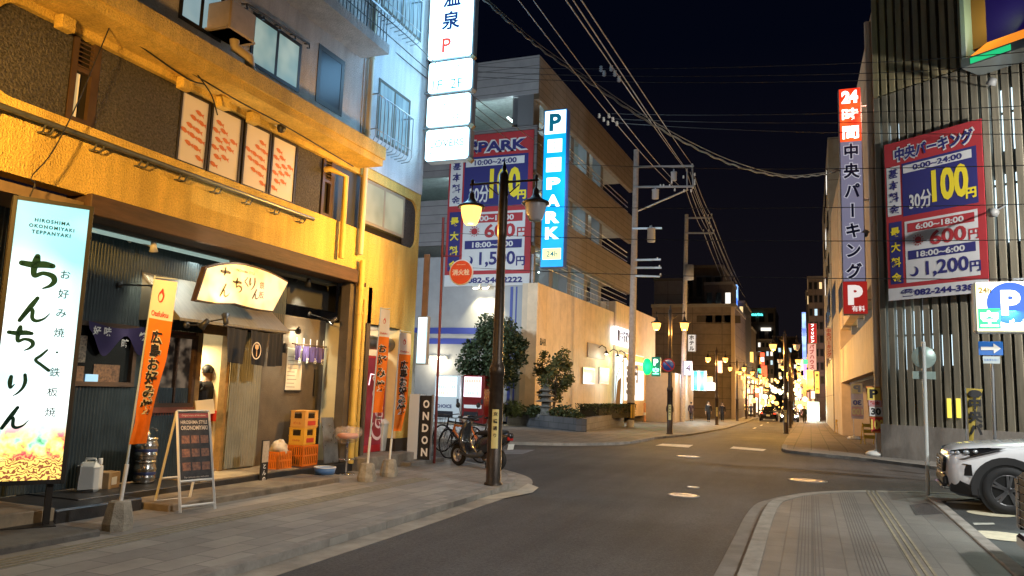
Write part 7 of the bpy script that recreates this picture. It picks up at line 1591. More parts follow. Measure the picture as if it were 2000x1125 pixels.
c = on_y(1804, 698, q.y+.05); b = MB(); b.lathe([(.001, -.006), (.2, -.006), (.205, 0), (.2, .006), (.001, .006)], c, 30, Y_); b.build('disc', M('sign_back', (.38, .48, .44), .4, .3), t)
c = on_y(1805, 733, q.y+.05); MB().box(c.x-.19, c.x+.19, c.y-.006, c.y+.006, c.z-.07, c.z+.07).build('subplate', M('sign_back', (.38, .48, .44), .4, .3), t)
# yellow pennant flag
qb = on_y(1893, 862, 21.0); t = thing('pennant_flag', 'tapering mustard pennant flag with dark lettering before the slatted wall', 'flag', (qb.x, 21, 0)); P = [on_y(x, y, 21) for x, y in ((1887, 758), (1920, 760), (1908, 800), (1901, 862), (1893, 862), (1891, 810))]
b = MB(); vsx = P+[p+Y_*.01 for p in P]; k = 6; b.add(vsx, [tuple(range(k)), tuple(range(k, 2*k))[::-1]]+[(i, k+i, k+(i+1) % k, (i+1) % k) for i in range(k)]); fl = b.build('flag', M('mustard_cloth', (.40, .30, .05), .8, var=.15), t)
b = MB(); b.tube([(qb.x-.08, 21.02, 0), on_y(1886, 757, 21.02)], .014, 6); b.build('pole', alu, t)
b = MB(); b.vtext('中央パ', on_y(1904, 788, 20.98), X_, Z_, .28, .30, .05); b.build('lettering', black_b, fl); b = MB(); b.disc(on_y(1904, 769, 20.98), X_*1.6, Z_, .09, 20); b.build('dark_oval', black_b, fl)
# parking price flags at the entrance of the cream building
def price_flag(label, px, pyt, pyb, pxw, foot, texts, base_col, mirrored=False, lean=0.0):
    f = gnd(*foot); t = thing('price_flag', label, 'banner', (f.x, f.y, f.z), 0, 'parking price flags by the cream building')
    a, c = on_y(px-pxw/2, (pyt+pyb)/2, f.y), on_y(px+pxw/2, (pyt+pyb)/2, f.y); z1, z0 = on_y(px, pyt, f.y).z, on_y(px, pyb, f.y).z; h = z1-z0; w = c.x-a.x
    b = MB(); b.lathe([(.001, 0), (.3, 0), (.31, .06), (.22, .13), (.05, .16), (.05, .2)], (f.x, f.y, f.z), 18); b.build('base', white_p, t)
    b = MB(); b.tube([(f.x, f.y, f.z+.1), (f.x, f.y, z1+.02)], .02, 8); b.build('pole', white_p, t)
    sg = -1 if mirrored else 1; X2 = Vector((sg, 0, 0)); yy = f.y-.03; mid = (a.x+c.x)/2
    b = MB(); n = 12; vsx = [Vector((mid+(-.5+u_)*w+lean*v_, yy+.02*math.sin(4*v_+3*u_), z1-h*v_)) for v_ in [j/n for j in range(n+1)] for u_ in (0, .33, .67, 1)]
    b.add(vsx, [(j*4+i, j*4+i+1, j*4+4+i+1, j*4+4+i) for j in range(n) for i in range(3)], True); cl = b.build('cloth', base_col, t)
    for s, v_, hgt, ww, mt, fld in texts:
        if fld: b = MB(); b.box(mid-w*.45+lean*v_, mid+w*.45+lean*v_, yy-.035, yy-.03, z1-h*(v_+hgt*.62), z1-h*(v_-hgt*.62)); b.build('colour_field', fld, cl)
        b = MB(); b.text(s, Vector((mid+lean*v_, yy-.04, z1-h*v_)), X2, Z_, w=w*ww, h=h*hgt*.9, bold=.05); b.build('lettering', mt, cl)
pk_ = M('pink_cloth', (.62, .38, .40), .75); oy_ = M('orange_cloth', (.72, .24, .05), .75); yl = M('flag_yellow', (.8, .6, .12), .7)
price_flag('orange-red price flag nearest the slatted wall on a round white base', 1706, 755, 845, 28, (1712, 890), [('P', .16, .22, .6, black_b, yl), ('料金', .36, .1, .7, M('flag_red', (.5, .05, .03), .6), pk_), ('30', .54, .17, .7, black_b, white_f), ('100', .82, .24, .9, yl, M('flag_red', (.5, .05, .03), .6))], oy_, False, .12)
price_flag('pale price flag showing its lettering back to front', 1674, 748, 818, 24, (1668, 858), [('P', .16, .22, .6, M('flag_blue', (.25, .3, .4), .6), M('flag_cream', (.7, .65, .4), .6)), ('30', .55, .16, .7, M('flag_blue2', (.1, .12, .4), .6), white_f), ('100', .80, .2, .9, M('flag_cream', (.7, .65, .4), .6), pk_)], M('lilac_cloth', (.55, .5, .6), .75), True)
price_flag('faded yellow price flag farthest from the slatted wall', 1647, 756, 808, 18, (1645, 842), [('P', .2, .22, .6, M('ochre_ink', (.5, .3, .02), .5), None)], M('pale_yellow_cloth', (.62, .52, .28), .75))
for l, px, py, w_, h_ in (('yellow folding barrier beside the nearest price flag', 1698, 868, .55, .85), ('yellow folding barrier beside the faded yellow flag', 1645, 846, .8, .85)):
    q = gnd(px, py); t = thing('folding_barrier', l, 'barrier', tuple(q), .5); by_ = M('barrier_yellow', (.72, .45, .03), .45)
    for s in (-1, 1):
        b = MB(); b.tube([(s*w_/2, -.15, 0), (s*w_/2, 0, h_), (s*w_/2, .15, 0)], .02, 6); b.build('leg', by_, t, True)
    for z in (.3, .52, .75): b = MB(); b.box(-w_/2, w_/2, -.1+z*.1, -.08+z*.1, z-.07, z+.07); b.build('rail', by_, t, True)
    b = MB(); b.text('P', Vector((0, -.045, .52)), X_, Z_, h=.12, bold=.06); b.build('lettering', black_b, t, True)
# posters on the cream wall
for l, r, tp, bt, lab, col in ((1613, 1625, 640, 700, 'tall thin white notice sign with red writing on the cream wall', (.65, .5, .42)),):
    yq = cw(1620, 670, .3).y; a, c = on_y(l, 670, yq), on_y(r, 670, yq); z1, z0 = on_y(1619, tp, yq).z, on_y(1619, bt, yq).z
    t = thing('notice_sign', lab, 'sign', (a.x, yq, z0)); MB().box(a.x, c.x, yq, yq+.1, z0, z1).build('board', M('notice_white', col, .6), t); b = MB(); b.vtext('中央パーキング', Vector(((a.x+c.x)/2, yq-.004, z1-(z1-z0)*.1)), X_, Z_, (c.x-a.x)*.75, (z1-z0)*.13, .03); b.build('lettering', M('notice_red', (.5, .06, .04), .6), t)
# ================================================================ cars
car_glass = M('car_glass', (.012, .014, .016), .06, 0, spec=.9); cladb = M('car_cladding', (.016, .016, .017), .6); chr_ = M('car_chrome', (.75, .75, .76), .1, 1.0); lamp_g = M('lamp_cluster', (.55, .57, .6), .08, .6); tail_m = M('car_tail', (.45, .015, .01), .2)
def loft(name, secs, mat, parent, sub=1, caps=True):
    b = MB(); n = len(secs[0]); vsx = [Vector(p) for s in secs for p in s]; m_ = len(secs)
    fs = [(i*n+k, i*n+(k+1) % n, (i+1)*n+(k+1) % n, (i+1)*n+k) for i in range(m_-1) for k in range(n)]
    if caps: fs += [tuple(range(n))[::-1], tuple(range((m_-1)*n, m_*n))]
    b.add(vsx, fs, True); return b.build(name, mat, parent, True, 0, sub)
def lower_sec(x, zb, zs, zt, wb, wm, wt):               # a body section: bottom, shoulder and top heights with half widths
    r = [(wb*.9, zb), (wb, zb+.05), (wm, zb+(zs-zb)*.45), (wm*.995, zs-.03), (wt+.02, zs+.02), (wt*.8, zt), (wt*.35, zt+.012)]
    return [(x, y, z) for y, z in r]+[(x, -y, z) for y, z in r[::-1]]
def car(label, loc, rz, paint, style='suv', group=None, cat='car'):
    # local x runs from the nose (0) backwards, so the nose points along -x
    t = thing('parked_car' if style in ('suv', 'van') else 'car', label, cat, loc, rz, group)
    if style == 'suv': L_, W, HB, HR, zb = 4.6, .93, 1.08, 1.69, .24; wr = .365; wx = (.82, 3.50)
    elif style == 'van': L_, W, HB, HR, zb = 4.9, .92, 1.12, 1.88, .2; wr = .34; wx = (.95, 3.95)
    else: L_, W, HB, HR, zb = 4.5, .85, .95, 1.48, .2; wr = .32; wx = (.85, 3.5)
    k = HB
    if style == 'van':
        secs = [lower_sec(.02, .30, .95, 1.02, .66, .80, .70), lower_sec(.08, zb, 1.0, 1.08, .80, .88, .78), lower_sec(.3, zb, 1.04, 1.12, .86, .91, .82), lower_sec(.7, zb, 1.08, 1.16, .88, W, .84), lower_sec(1.2, zb, 1.1, 1.2, .88, W, .85), lower_sec(2.6, zb, 1.12, 1.2, .88, W, .87), lower_sec(3.9, zb, 1.12, 1.2, .88, W, .86), lower_sec(L_-.05, zb+.1, 1.08, 1.14, .8, .86, .76)]
    elif style == 'suv':
        secs = [lower_sec(.02, .42, .72, .80, .50, .58, .52), lower_sec(.06, zb+.08, .80, .88, .70, .80, .70), lower_sec(.16, zb, .88, .965, .80, .88, .78), lower_sec(.35, zb, .93, 1.01, .86, .92, .82), lower_sec(.7, zb, .97, 1.055, .88, W, .84), lower_sec(1.2, zb, 1.02, 1.10, .88, W, .85), lower_sec(1.55, zb, 1.05, 1.13, .88, W, .86), lower_sec(2.6, zb, 1.08, 1.14, .88, W, .87), lower_sec(3.6, zb, 1.1, 1.16, .88, W, .86), lower_sec(L_-.25, zb+.05, 1.08, 1.15, .84, .90, .82), lower_sec(L_-.05, zb+.15, 1.02, 1.08, .72, .80, .7)]
    else:
        secs = [lower_sec(.02, .32, .58, .63, .5, .6, .5), lower_sec(.12, zb, .66, .72, .74, .79, .7), lower_sec(.5, zb, .74, .82, .80, W, .76), lower_sec(1.3, zb, .84, .90, .80, W, .77), lower_sec(2.5, zb, .88, .93, .80, W, .77), lower_sec(3.5, zb, .90, .95, .8, W, .76), lower_sec(4.2, zb, .88, .94, .78, .82, .72), lower_sec(L_-.02, zb+.1, .80, .86, .6, .7, .6)]
    loft('body', secs, paint, t, 2)
    def roof_sec(x, z0, z1, w0, w1): r = [(w0, z0), (w0*.99, z0+(z1-z0)*.3), (w1+.03, z1-.10), (w1, z1-.02), (w1*.5, z1+.01)]; return [(x, y, z) for y, z in r]+[(x, -y, z) for y, z in r[::-1]]
    if style == 'suv': gs = [(1.35, 1.02, 1.14, .8, .74), (1.75, 1.05, 1.42, .83, .70), (2.15, 1.05, 1.64, .84, .66), (3.0, 1.05, 1.69, .84, .66), (3.9, 1.05, 1.64, .83, .64), (4.3, 1.05, 1.45, .8, .62), (4.5, 1.05, 1.15, .74, .6)]
    elif style == 'van': gs = [(1.0, 1.02, 1.12, .8, .76), (1.4, 1.05, 1.5, .83, .72), (1.8, 1.05, 1.82, .84, .7), (3.0, 1.05, 1.88, .84, .7), (4.5, 1.05, 1.84, .83, .68), (4.82, 1.05, 1.2, .78, .66)]
    else: gs = [(1.15, .8, .92, .72, .66), (1.7, .84, 1.3, .74, .6), (2.1, .86, 1.45, .75, .58), (3.0, .86, 1.46, .75, .58), (3.5, .86, 1.32, .73, .58), (4.0, .82, .98, .68, .6)]
    gl = loft('cabin_glass', [roof_sec(*g_) for g_ in gs], car_glass, t, 1)
    rs = [g_ for g_ in gs if g_[2] > HR-.3]; b = MB(); vsx = []
    for x, z0, z1, w0, w1 in rs: vsx += [(x, w1+.02, z1-.055), (x, w1*.6, z1+.022), (x, -w1*.6, z1+.022), (x, -w1-.02, z1-.055)]
    b.add(vsx, [(i*4+k2, i*4+k2+1, i*4+4+k2+1, i*4+4+k2) for i in range(len(rs)-1) for k2 in range(3)], True); b.build('roof', paint, t, True)
    for s in (-1, 1):
        b = MB()
        for (xa, za, wa), (xb, zb_, wb_) in (((gs[0][0], gs[0][2]-.02, gs[0][4]+.05), (gs[2][0], gs[2][2]-.08, gs[2][4]+.03)), ((2.75, 1.06 if style != 'sedan' else .88, gs[3][3]), (2.7, gs[3][2]-.08, gs[3][4]+.03))): b.tube([(xa, s*wa, za), (xb, s*wb_, zb_)], .035, 6)
        b.build('pillar', paint, t, True)
        b = MB(); blob(b, (gs[1][0]-.05, s*(W+.09), gs[0][2]+.05), .12, 3, 10, 8, .03, (.7, 1, .75)); b.build('mirror', paint, t, True)
        for x in wx:
            b = MB(); yy = s*(W+.012)
            if style in ('suv', 'van'):
                ro, ri = wr+.13, wr+.02; ring = [(x+r*math.cos(a), yy, max(.26 if r == ro else .2, wr+r*math.sin(a))) for r in (ro, ri) for a in [-.25+(PI+.5)*i/18 for i in range(19)]]
                ring2 = [(p[0], yy-s*.10, p[2]) for p in ring]
                b.add(ring+ring2, [(i, i+1, 20+i, 19+i) for i in range(18)]+[(i, i+1, 38+i+1, 38+i) for i in range(18)])
                b.build('arch_trim', cladb, t, True)
                b = MB()
            b.lathe([(wr+.035, -.002), (.001, -.001)], (x, s*(W+.004), wr), 24, Y_*s); b.build('wheel_well', M('well_black', (.004, .004, .004), .9), t, True)
            b = MB(); b.lathe([(wr*.62, -.2), (wr-.02, -.2), (wr, -.16), (wr, -.04), (wr-.025, .0), (wr*.66, .008), (wr*.62, -.01)], (x, s*(W+.016), wr), 30, Y_*s); wl = b.build('wheel', tyre, t, True)
            b = MB(); b.lathe([(wr*.62, -.03), (wr*.64, .0), (wr*.6, -.01), (wr*.58, -.05), (.07, -.055), (.06, -.01), (.001, -.008)], (x, s*(W+.016), wr), 30, Y_*s)
            for q_ in range(5):
                for dq in (-.13, .13): a = 2*PI*q_/5+dq+.2; b.obox(Vector((x+wr*.34*math.cos(a), s*(W+.005), wr+wr*.34*math.sin(a))), Vector((math.cos(a), 0, math.sin(a))), Y_, Vector((-math.sin(a), 0, math.cos(a))), wr*.56, .03, .035)
            b.build('rim', alloy if style != 'suv' else M('dark_alloy', (.22, .22, .23), .3, .8), wl, True)
        # lamps
        if style == 'suv':
            P = [(.09, .62, .78), (.12, .66, .90), (.27, .83, .945), (.60, .93, .985), (.80, .94, .985), (.55, .94, .90), (.28, .90, .80), (.14, .76, .765)]
            c_ = Vector((-.035, .03, .005)); b = MB(); q_ = [Vector((p[0]+c_.x, s*(p[1]+c_.y), p[2]+.012)) for p in P]; q2 = [Vector((p.x+.06, p.y-s*.05, p.z)) for p in q_]; nn_ = len(q_)
            b.add(q_+q2, [tuple(range(nn_))]+[(i, (i+1) % nn_, nn_+(i+1) % nn_, nn_+i) for i in range(nn_)]); hl = b.build('headlight', M('headlight_black', (.012, .012, .014), .08, spec=.8), t, True)
            b = MB()
            for (x_, y_, z_, r_) in ((.125, .735, .872, .045), (.19, .80, .885, .05), (.30, .872, .905, .05), (.42, .915, .925, .04)): blob(b, (x_-.015, s*(y_+.022), z_), r_, 1, 10, 7, .0, (.9, .6, .75))
            b.build('lamp_lens', lamp_g, hl, True)
            b = MB(); q_ = [Vector((.14, s*.78, .60)), Vector((.13, s*.74, .70)), Vector((.26, s*.905, .73)), Vector((.36, s*.945, .72)), Vector((.37, s*.945, .55)), Vector((.16, s*.80, .54))]; q_ = [p+Vector((-.018, s*.012, 0)) for p in q_]; b.add(q_, [tuple(range(6))]); b.build('fog_recess', cladb, t, True)
            b = MB(); q_ = [Vector(p) for p in ((.10, s*.60, .46), (.13, s*.73, .54), (.24, s*.86, .47), (.46, s*.935, .38), (.46, s*.935, .24), (.2, s*.84, .25), (.09, s*.7, .30))]; q_ = [p+Vector((-.03, s*.014, -.02)) for p in q_]; b.add(q_, [tuple(range(7))]); b.build('lower_bumper_trim', cladb, t, True)
            b = MB(); b.box(wx[0]+.5, wx[1]-.5, s*(W-.05), s*(W+.012), .22, .42, .02); b.build('side_sill', cladb, t, True)
        elif style == 'van':
            b = MB(); b.obox(Vector((.10, s*.72, .84)), Vector((.6, s*.8, 0)).normalized(), Vector((.8, -s*.6, 0)).normalized(), Z_, .36, .05, .14, .02); b.build('headlight', lamp_g, t, True)
            b = MB(); b.obox(Vector((.12, s*.74, .45)), Vector((.6, s*.8, 0)).normalized(), Vector((.8, -s*.6, 0)).normalized(), Z_, .10, .04, .34, .02); b.build('lamp_bar', chr_, t, True)
        else:
            b = MB(); b.obox(Vector((.12, s*.62, .60)), Vector((.5, s*.85, 0)).normalized(), Vector((.85, -s*.5, 0)).normalized(), Z_, .3, .05, .11, .02); b.build('headlight', lamp_g, t, True)
            b = MB(); b.obox(Vector((L_-.1, s*.63, .76)), Y_, X_, Z_, .26, .1, .12, .02); b.build('tail_light', E('tail_lit', (1, .06, .02), 1.2), t, True)
    if style == 'suv':
        b = MB(); q_ = [(-.005, -.50, .80), (-.005, .50, .80), (-.02, .58, .72), (-.02, .46, .56), (-.02, -.46, .56), (-.02, -.58, .72)]; b.add(q_+[(p[0]+.1, p[1], p[2]) for p in q_], [tuple(range(6))]+[(i, (i+1) % 6, 6+(i+1) % 6, 6+i) for i in range(6)]); gr = b.build('grille', cladb, t, True)
        b = MB(); [b.box(-.032, -.022, -.46, .46, z, z+.012) for z in (.60, .645, .69, .735)]; b.lathe([(.001, 0), (.06, 0), (.065, .012), (.001, .014)], (-.02, 0, .70), 20, -X_); b.build('grille_bars', chr_, gr, True)
        b = MB(); b.box(-.03, .1, -.62, .62, .36, .50, .03); b.build('lower_grille', cladb, t, True)
        b = MB(); b.box(-.05, .08, -.6, .6, .30, .35, .02); b.tube([(.0, -.55, .53), (-.03, 0, .53), (.0, .55, .53)], .018, 8); b.build('skid_plate', chr_, t, True)
    elif style == 'van':
        b = MB(); b.box(-.03, .1, -.66, .66, .42, .98, .04); gr = b.build('grille', cladb, t, True)
        b = MB()
        for z in (.45, .53, .61, .69, .77, .85, .92): b.box(-.05, -.03, -.64, .64, z, z+.018, .006)
        for s in (-1, 1): b.box(-.05, .06, s*.66, s*.74, .40, .93, .02)
        b.build('grille_bars', chr_, gr, True)
        b = MB(); b.box(-.06, .1, -.75, .75, .22, .36, .03); b.build('bumper', paint, t, True); b = MB(); b.box(-.07, -.05, -.17, .17, .30, .44); b.build('number_plate', M('plate_white', (.7, .7, .66), .5), t, True)
    else:
        b = MB(); b.box(-.02, .08, -.42, .42, .42, .58, .02); b.build('grille', cladb, t, True)
        b = MB(); b.box(L_-.02, L_+.012, -.17, .17, .50, .64); b.build('number_plate', M('plate_white', (.7, .7, .66), .5), t, True)
        b = MB(); b.box(L_-.06, L_+.03, -.7, .7, .3, .46, .03); b.build('bumper', paint, t, True)
    return t
pearl = M('pearl_white_paint', (.80, .80, .82), .18, .0, coat=.6); blackpaint = M('black_car_paint', (.012, .012, .014), .12, .2, coat=.8)
fw_ = on_y(1955, 955, 14.03)
car('white sport utility car parked nose to the pavement in the car park', (fw_.x-.68, 14.03+.93, -.02), math.radians(-3), pearl, 'suv')
vf = gnd(1989, 1108); car('black van with a chrome grille at the right edge of the car park', (vf.x+.03, vf.y-.72, -.02), math.radians(-2), blackpaint, 'van')
q = gnd(1500, 821); tx = car('black taxi with a lit yellow roof sign driving away up the street', (q.x, q.y+4.5, q.z+ROADZ), math.radians(-90), blackpaint, 'sedan', None, 'taxi')
b = MB(); b.box(2.4, 2.6, -.2, .2, 1.46, 1.62, .03); b.build('roof_sign', E('taxi_sign', (1, .75, .1), 2.5), tx, True)
q = gnd(1541, 824); cw_ = car('dark car with white headlights facing the viewer behind the right street lamp', (q.x, q.y, q.z+ROADZ), math.radians(90), M('dark_grey_paint', (.05, .05, .055), .2, .3, coat=.6), 'sedan')
for s in (-1, 1):
    b = MB(); blob(b, (-.02, s*.62, .60), .09, 1, 10, 6, 0); b.build('lit_headlamp', E('head_beam', (1, .97, .9), 14), cw_, True)
q = gnd(1432, 817); car('dark parked car half hidden by the pedestrians on the left pavement', (q.x-.6, q.y, q.z+ROADZ), math.radians(90), blackpaint, 'sedan')
# ================================================================ people
skin = M('skin', (.42, .26, .18), .6); hairm = M('dark_hair', (.012, .01, .009), .6)
def skinned(name, verts, edges, radii, mat, parent, root=0):
    me = bpy.data.meshes.new(name); me.from_pydata(verts, edges, []); me.materials.append(mat); o = bpy.data.objects.new(name, me); COL.objects.link(o); o.parent = parent; ROOTM[o.name] = ROOTM[parent.name]
    sk = o.modifiers.new('skin', 'SKIN'); lay = me.skin_vertices[0].data if me.skin_vertices else None
    if lay is None: me.skin_vertices.new(); lay = me.skin_vertices[0].data
    for i, r in enumerate(radii): lay[i].radius = (r, r) if not isinstance(r, tuple) else r; lay[i].use_root = (i == root)
    ss_ = o.modifiers.new('smooth', 'SUBSURF'); ss_.levels = 1; ss_.render_levels = 2
    return o
def person(label, loc, rz, h=1.68, coat=(.02, .02, .025), legs=(.02, .02, .03), stride=.22, bag=False, group=None, long_coat=True):
    t = thing('person', label, 'person', loc, rz, group); k = h/1.70; S_ = lambda *p: Vector(p)*k
    hp = .88
    V = [S_(0, 0, hp), S_(0, 0, 1.08), S_(0, 0, 1.30), S_(0, 0, 1.42), S_(.01, 0, 1.50), S_(.02, 0, 1.60), S_(.02, 0, 1.67)]; R = [.13, .12, .14, .08, .052, .088, .07]; Ed = [(0, 1), (1, 2), (2, 3), (3, 4), (4, 5), (5, 6)]
    for s in (-1, 1):
        f = stride*s; i = len(V)
        V += [S_(0, s*.09, hp-.06), S_(f*.55+.03, s*.09, .48), S_(f-.02*(1 if s > 0 else 3), s*.09, .09), S_(f+.13, s*.10, .04)]; R += [.085, .06, .042, .035]; Ed += [(0, i), (i, i+1), (i+1, i+2), (i+2, i+3)]
        i = len(V); V += [S_(0, s*.18, 1.36), S_(-f*.35-.02, s*.23, 1.10), S_(-f*.6+.06, s*.22, .86), S_(-f*.6+.09, s*.21, .78)]; R += [.06, .045, .032, .03]; Ed += [(3, i), (i, i+1), (i+1, i+2), (i+2, i+3)]
    skinned('body', V, Ed, [r*k for r in R], skin, t)
    # hands: palm with five fingers
    for s in (-1, 1):
        f = stride*s; w0 = S_(-f*.6+.09, s*.21, .78); b = MB(); b.tube([w0, w0+S_(.01, 0, -.08)], [.028*k, .034*k], 6)
        for q_ in range(4): yy = (q_-1.5)*.017*k; a = w0+S_(.01, 0, -.08)+Y_*0+X_*yy; b.tube([a, a+S_(.012, 0, -.04), a+S_(.03, 0, -.065-.006*(1.5-abs(q_-1.5)))], [.009*k, .008*k, .006*k], 5)
        a = w0+S_(.03, 0, -.03); b.tube([a, a+S_(.03, 0, -.03), a+S_(.035, 0, -.06)], [.011*k, .009*k, .007*k], 5); b.build('hand', skin, t, True)
    cm = M('coat_%d_%d_%d' % tuple(int(c*999) for c in coat), coat, .8, var=.2, scale=9); lm = M('trousers_%d_%d_%d' % tuple(int(c*999) for c in legs), legs, .85)
    cv = [S_(0, 0, .62 if long_coat else .84), S_(0, 0, .95), S_(0, 0, 1.12), S_(0, 0, 1.30), S_(0, 0, 1.42), S_(.005, 0, 1.47)]; cr_ = [.17 if long_coat else .15, .165, .155, .175, .11, .07]; ce = [(i, i+1) for i in range(5)]
    for s in (-1, 1):
        f = stride*s; i = len(cv); cv += [S_(0, s*.19, 1.37), S_(-f*.35-.02, s*.24, 1.10), S_(-f*.6+.05, s*.225, .88)]; cr_ += [.082, .066, .052]; ce += [(4, i), (i, i+1), (i+1, i+2)]
    skinned('coat', cv, ce, [r*k for r in cr_], cm, t)
    tv = [S_(0, 0, hp)]; tr_ = [.14]; te = []
    for s in (-1, 1):
        f = stride*s; i = len(tv); tv += [S_(0, s*.09, hp-.08), S_(f*.55+.03, s*.09, .48), S_(f-.02*(1 if s > 0 else 3), s*.09, .10)]; tr_ += [.095, .075, .062]; te += [(0, i), (i, i+1), (i+1, i+2)]
    skinned('trousers', tv, te, [r*k for r in tr_], lm, t)
    for s in (-1, 1): f = stride*s; b = MB(); blob(b, S_(f+.05-.02*(1 if s > 0 else 3), s*.095, .045), .13*k, 2, 10, 6, .0, (1, .38, .36)); b.build('shoe', black_p, t, True)
    b = MB(); n, m_ = 14, 8; c_ = S_(.005, 0, 1.625); vsx = []
    for j in range(m_+1):
        th = .62*PI*j/m_
        for i in range(n): a = 2*PI*i/n; r = .112*k*(1.0-.12*(math.cos(a) > .3)*(j > 5)); vsx.append(c_+Vector((math.sin(th)*math.cos(a)*r-.008*k, math.sin(th)*math.sin(a)*r*.86, math.cos(th)*r)))
    b.add(vsx, [(j*n+i, (j+1)*n+i, (j+1)*n+(i+1) % n, j*n+(i+1) % n) for j in range(m_) for i in range(n) if not (j >= 4 and abs(((i/n*2*PI+PI) % (2*PI))-PI) < .8)], True); b.build('hair', hairm, t, True)
    b = MB(); blob(b, S_(.105, 0, 1.60), .018*k, 1, 8, 6, 0, (1, .7, 1.3)); b.build('nose', skin, t, True)
    b = MB(); [blob(b, S_(.092, s*.034, 1.625), .010*k, 1, 6, 5, 0) for s in (-1, 1)]; b.build('eyes', black_p, t, True)
    b = MB(); b.box(.094*k, .1*k, -.022*k, .022*k, 1.552*k, 1.560*k); b.build('mouth', M('lips', (.3, .11, .1), .6), t, True)
    for s in (-1, 1): b = MB(); blob(b, S_(.01, s*.09, 1.60), .026*k, 1, 8, 6, 0, (.7, .4, 1.1)); b.build('ear', skin, t, True)
    return t
UP = math.radians(93); DN = math.radians(-90)
for (px, py, hpx, rz, coat, legs, lab) in ((1384, 824, 39, DN, (.015, .015, .02), (.012, .012, .016), 'person in a long black coat walking left of the thin lamp post'), (1411, 824, 37, DN, (.018, .016, .022), (.015, .015, .02), 'person in a dark coat walking right of the thin lamp post'),
        (1308, 826, 40, UP, (.02, .025, .04), (.02, .02, .03), 'person in a dark jacket half hidden by the lamp post near the striped pole'), (1350, 822, 36, UP, (.05, .02, .025), (.02, .02, .03), 'person in a dark reddish jacket before the lit shops'),
        (1458, 817, 22, UP, (.15, .15, .16), (.04, .05, .12), 'distant person in a pale top left of the taxi'), (1467, 816, 20, DN, (.03, .05, .15), (.02, .02, .03), 'distant person in a blue jacket beside the taxi'),
        (1571, 826, 24, DN, (.03, .03, .03), (.02, .02, .02), 'distant person in black on the far right pavement')):
    q = gnd(px, py); d_ = (q-EYE).dot(CF); h = hpx/F_*d_
    person(lab, tuple(q), rz, max(1.55, min(1.78, h)), coat, legs, .20)
q = on_x(403, 745, XS-.5); q.z = .22; person('person in a black shirt standing with their back turned inside the open door', tuple(q), PI-.3, 1.62, (.012, .012, .014), (.015, .015, .018), .04, long_coat=False)
q = gnd(1590, 832); t2 = None
# ================================================================ farther street lamps
for (px, py, tpy, lit, en, lab) in ((1308, 848, 590, (True, True), (420, 420), 'street lamp with both lamps glowing orange left of the tall concrete pole\'s shops'), (1400, 830, 671, (True, True), (480, 480), 'street lamp with both lamps lit between the two walking people'),
        (1535, 847, 626, (True, False), (950, 0), 'right pavement street lamp with its left lamp lit and right lamp dark')):
    q = gnd(px, py); street_lamp(lab.replace('\'s shops', ''), tuple(q), lit, en, max(5.3, on_y(px+6, tpy, q.y).z-q.z))
lab = 'small distant street lamp among the bright lights at the end of the street'
for (px, py, tpy, lit, en) in ((1440, 822, 700, (True, True), (420, 420)), (1458, 818, 712, (True, True), (300, 300)), (1482, 813, 738, (True, True), (200, 200)), (1546, 829, 703, (True, True), (300, 300)), (1551, 818, 731, (True, True), (0, 0)), (1474, 815, 727, (True, True), (420, 420)), (1489, 811, 745, (True, True), (0, 0)), (1543, 836, 690, (False, True), (0, 420)), (1549, 822, 718, (True, True), (420, 420)), (1552, 814, 742, (True, True), (0, 0))):
    q = gnd(px, py); t = street_lamp(lab, tuple(q), lit, en, max(5.0, on_y(px+3, tpy, q.y).z-q.z), plate=False); t['group'] = 'small distant street lamps'
q = gnd(1308, 848); c = on_y(1305, 713, q.y-.16); t = thing('no_parking_sign', 'small round blue and red road sign on the lamp post near the green sign', 'road sign', tuple(c))
b = MB(); b.lathe([(.001, -.01), (.30, -.01), (.30, .01), (.001, .01)], c, 28, Y_); dk = b.build('disc', M('np_blue', (.03, .08, .3), .4), t)
b = MB(); b.disc(c-Y_*.013, X_, Z_, .30, 28, .24); b.obox(c-Y_*.014, (X_-Z_).normalized(), Y_, (X_+Z_).normalized(), .5, .004, .05); b.build('red_ring', M('np_red', (.5, .03, .03), .4), dk)
# green P sign on the shop block
yg = 52.0
def gq(px, py, y=yg): return on_y(px, py, y)
a, c = gq(1272, 715), gq(1290, 715); z1, z0 = gq(1281, 697).z, gq(1281, 735).z; t = thing('green_parking_sign', 'small dark teal parking sign lit green beside the shop block', 'illuminated sign', (a.x, yg, z0)); w = c.x-a.x
f = MB().box(a.x, c.x, yg, yg+.2, z0, z1, .04).build('casing', E('teal_panel', (.0, .12, .10), .8), t)
b = MB(); b.text('P', Vector(((a.x+c.x)/2, yg-.006, z0+(z1-z0)*.72)), X_, Z_, h=(z1-z0)*.34, bold=.05); b.build('lettering', E('letter_white', (.9, 1, .95), 2), f)
b = MB(); b.text('空', Vector(((a.x+c.x)/2, yg-.006, z0+(z1-z0)*.28)), X_, Z_, h=(z1-z0)*.34, bold=.02); b.build('lettering', E('letter_green', (.2, 1, .5), 4), f)
q = gq(1264, 716); blob(b := MB(), q, .42, 4, 12, 8, .05, (.8, .3, 1.3)); b.build('green_lamp', E('green_lamp', (.0, 1, .12), 2.2), t); light('POINT', 'green_light', q-Y_*.6, 60, (.05, 1, .25), t, .3)
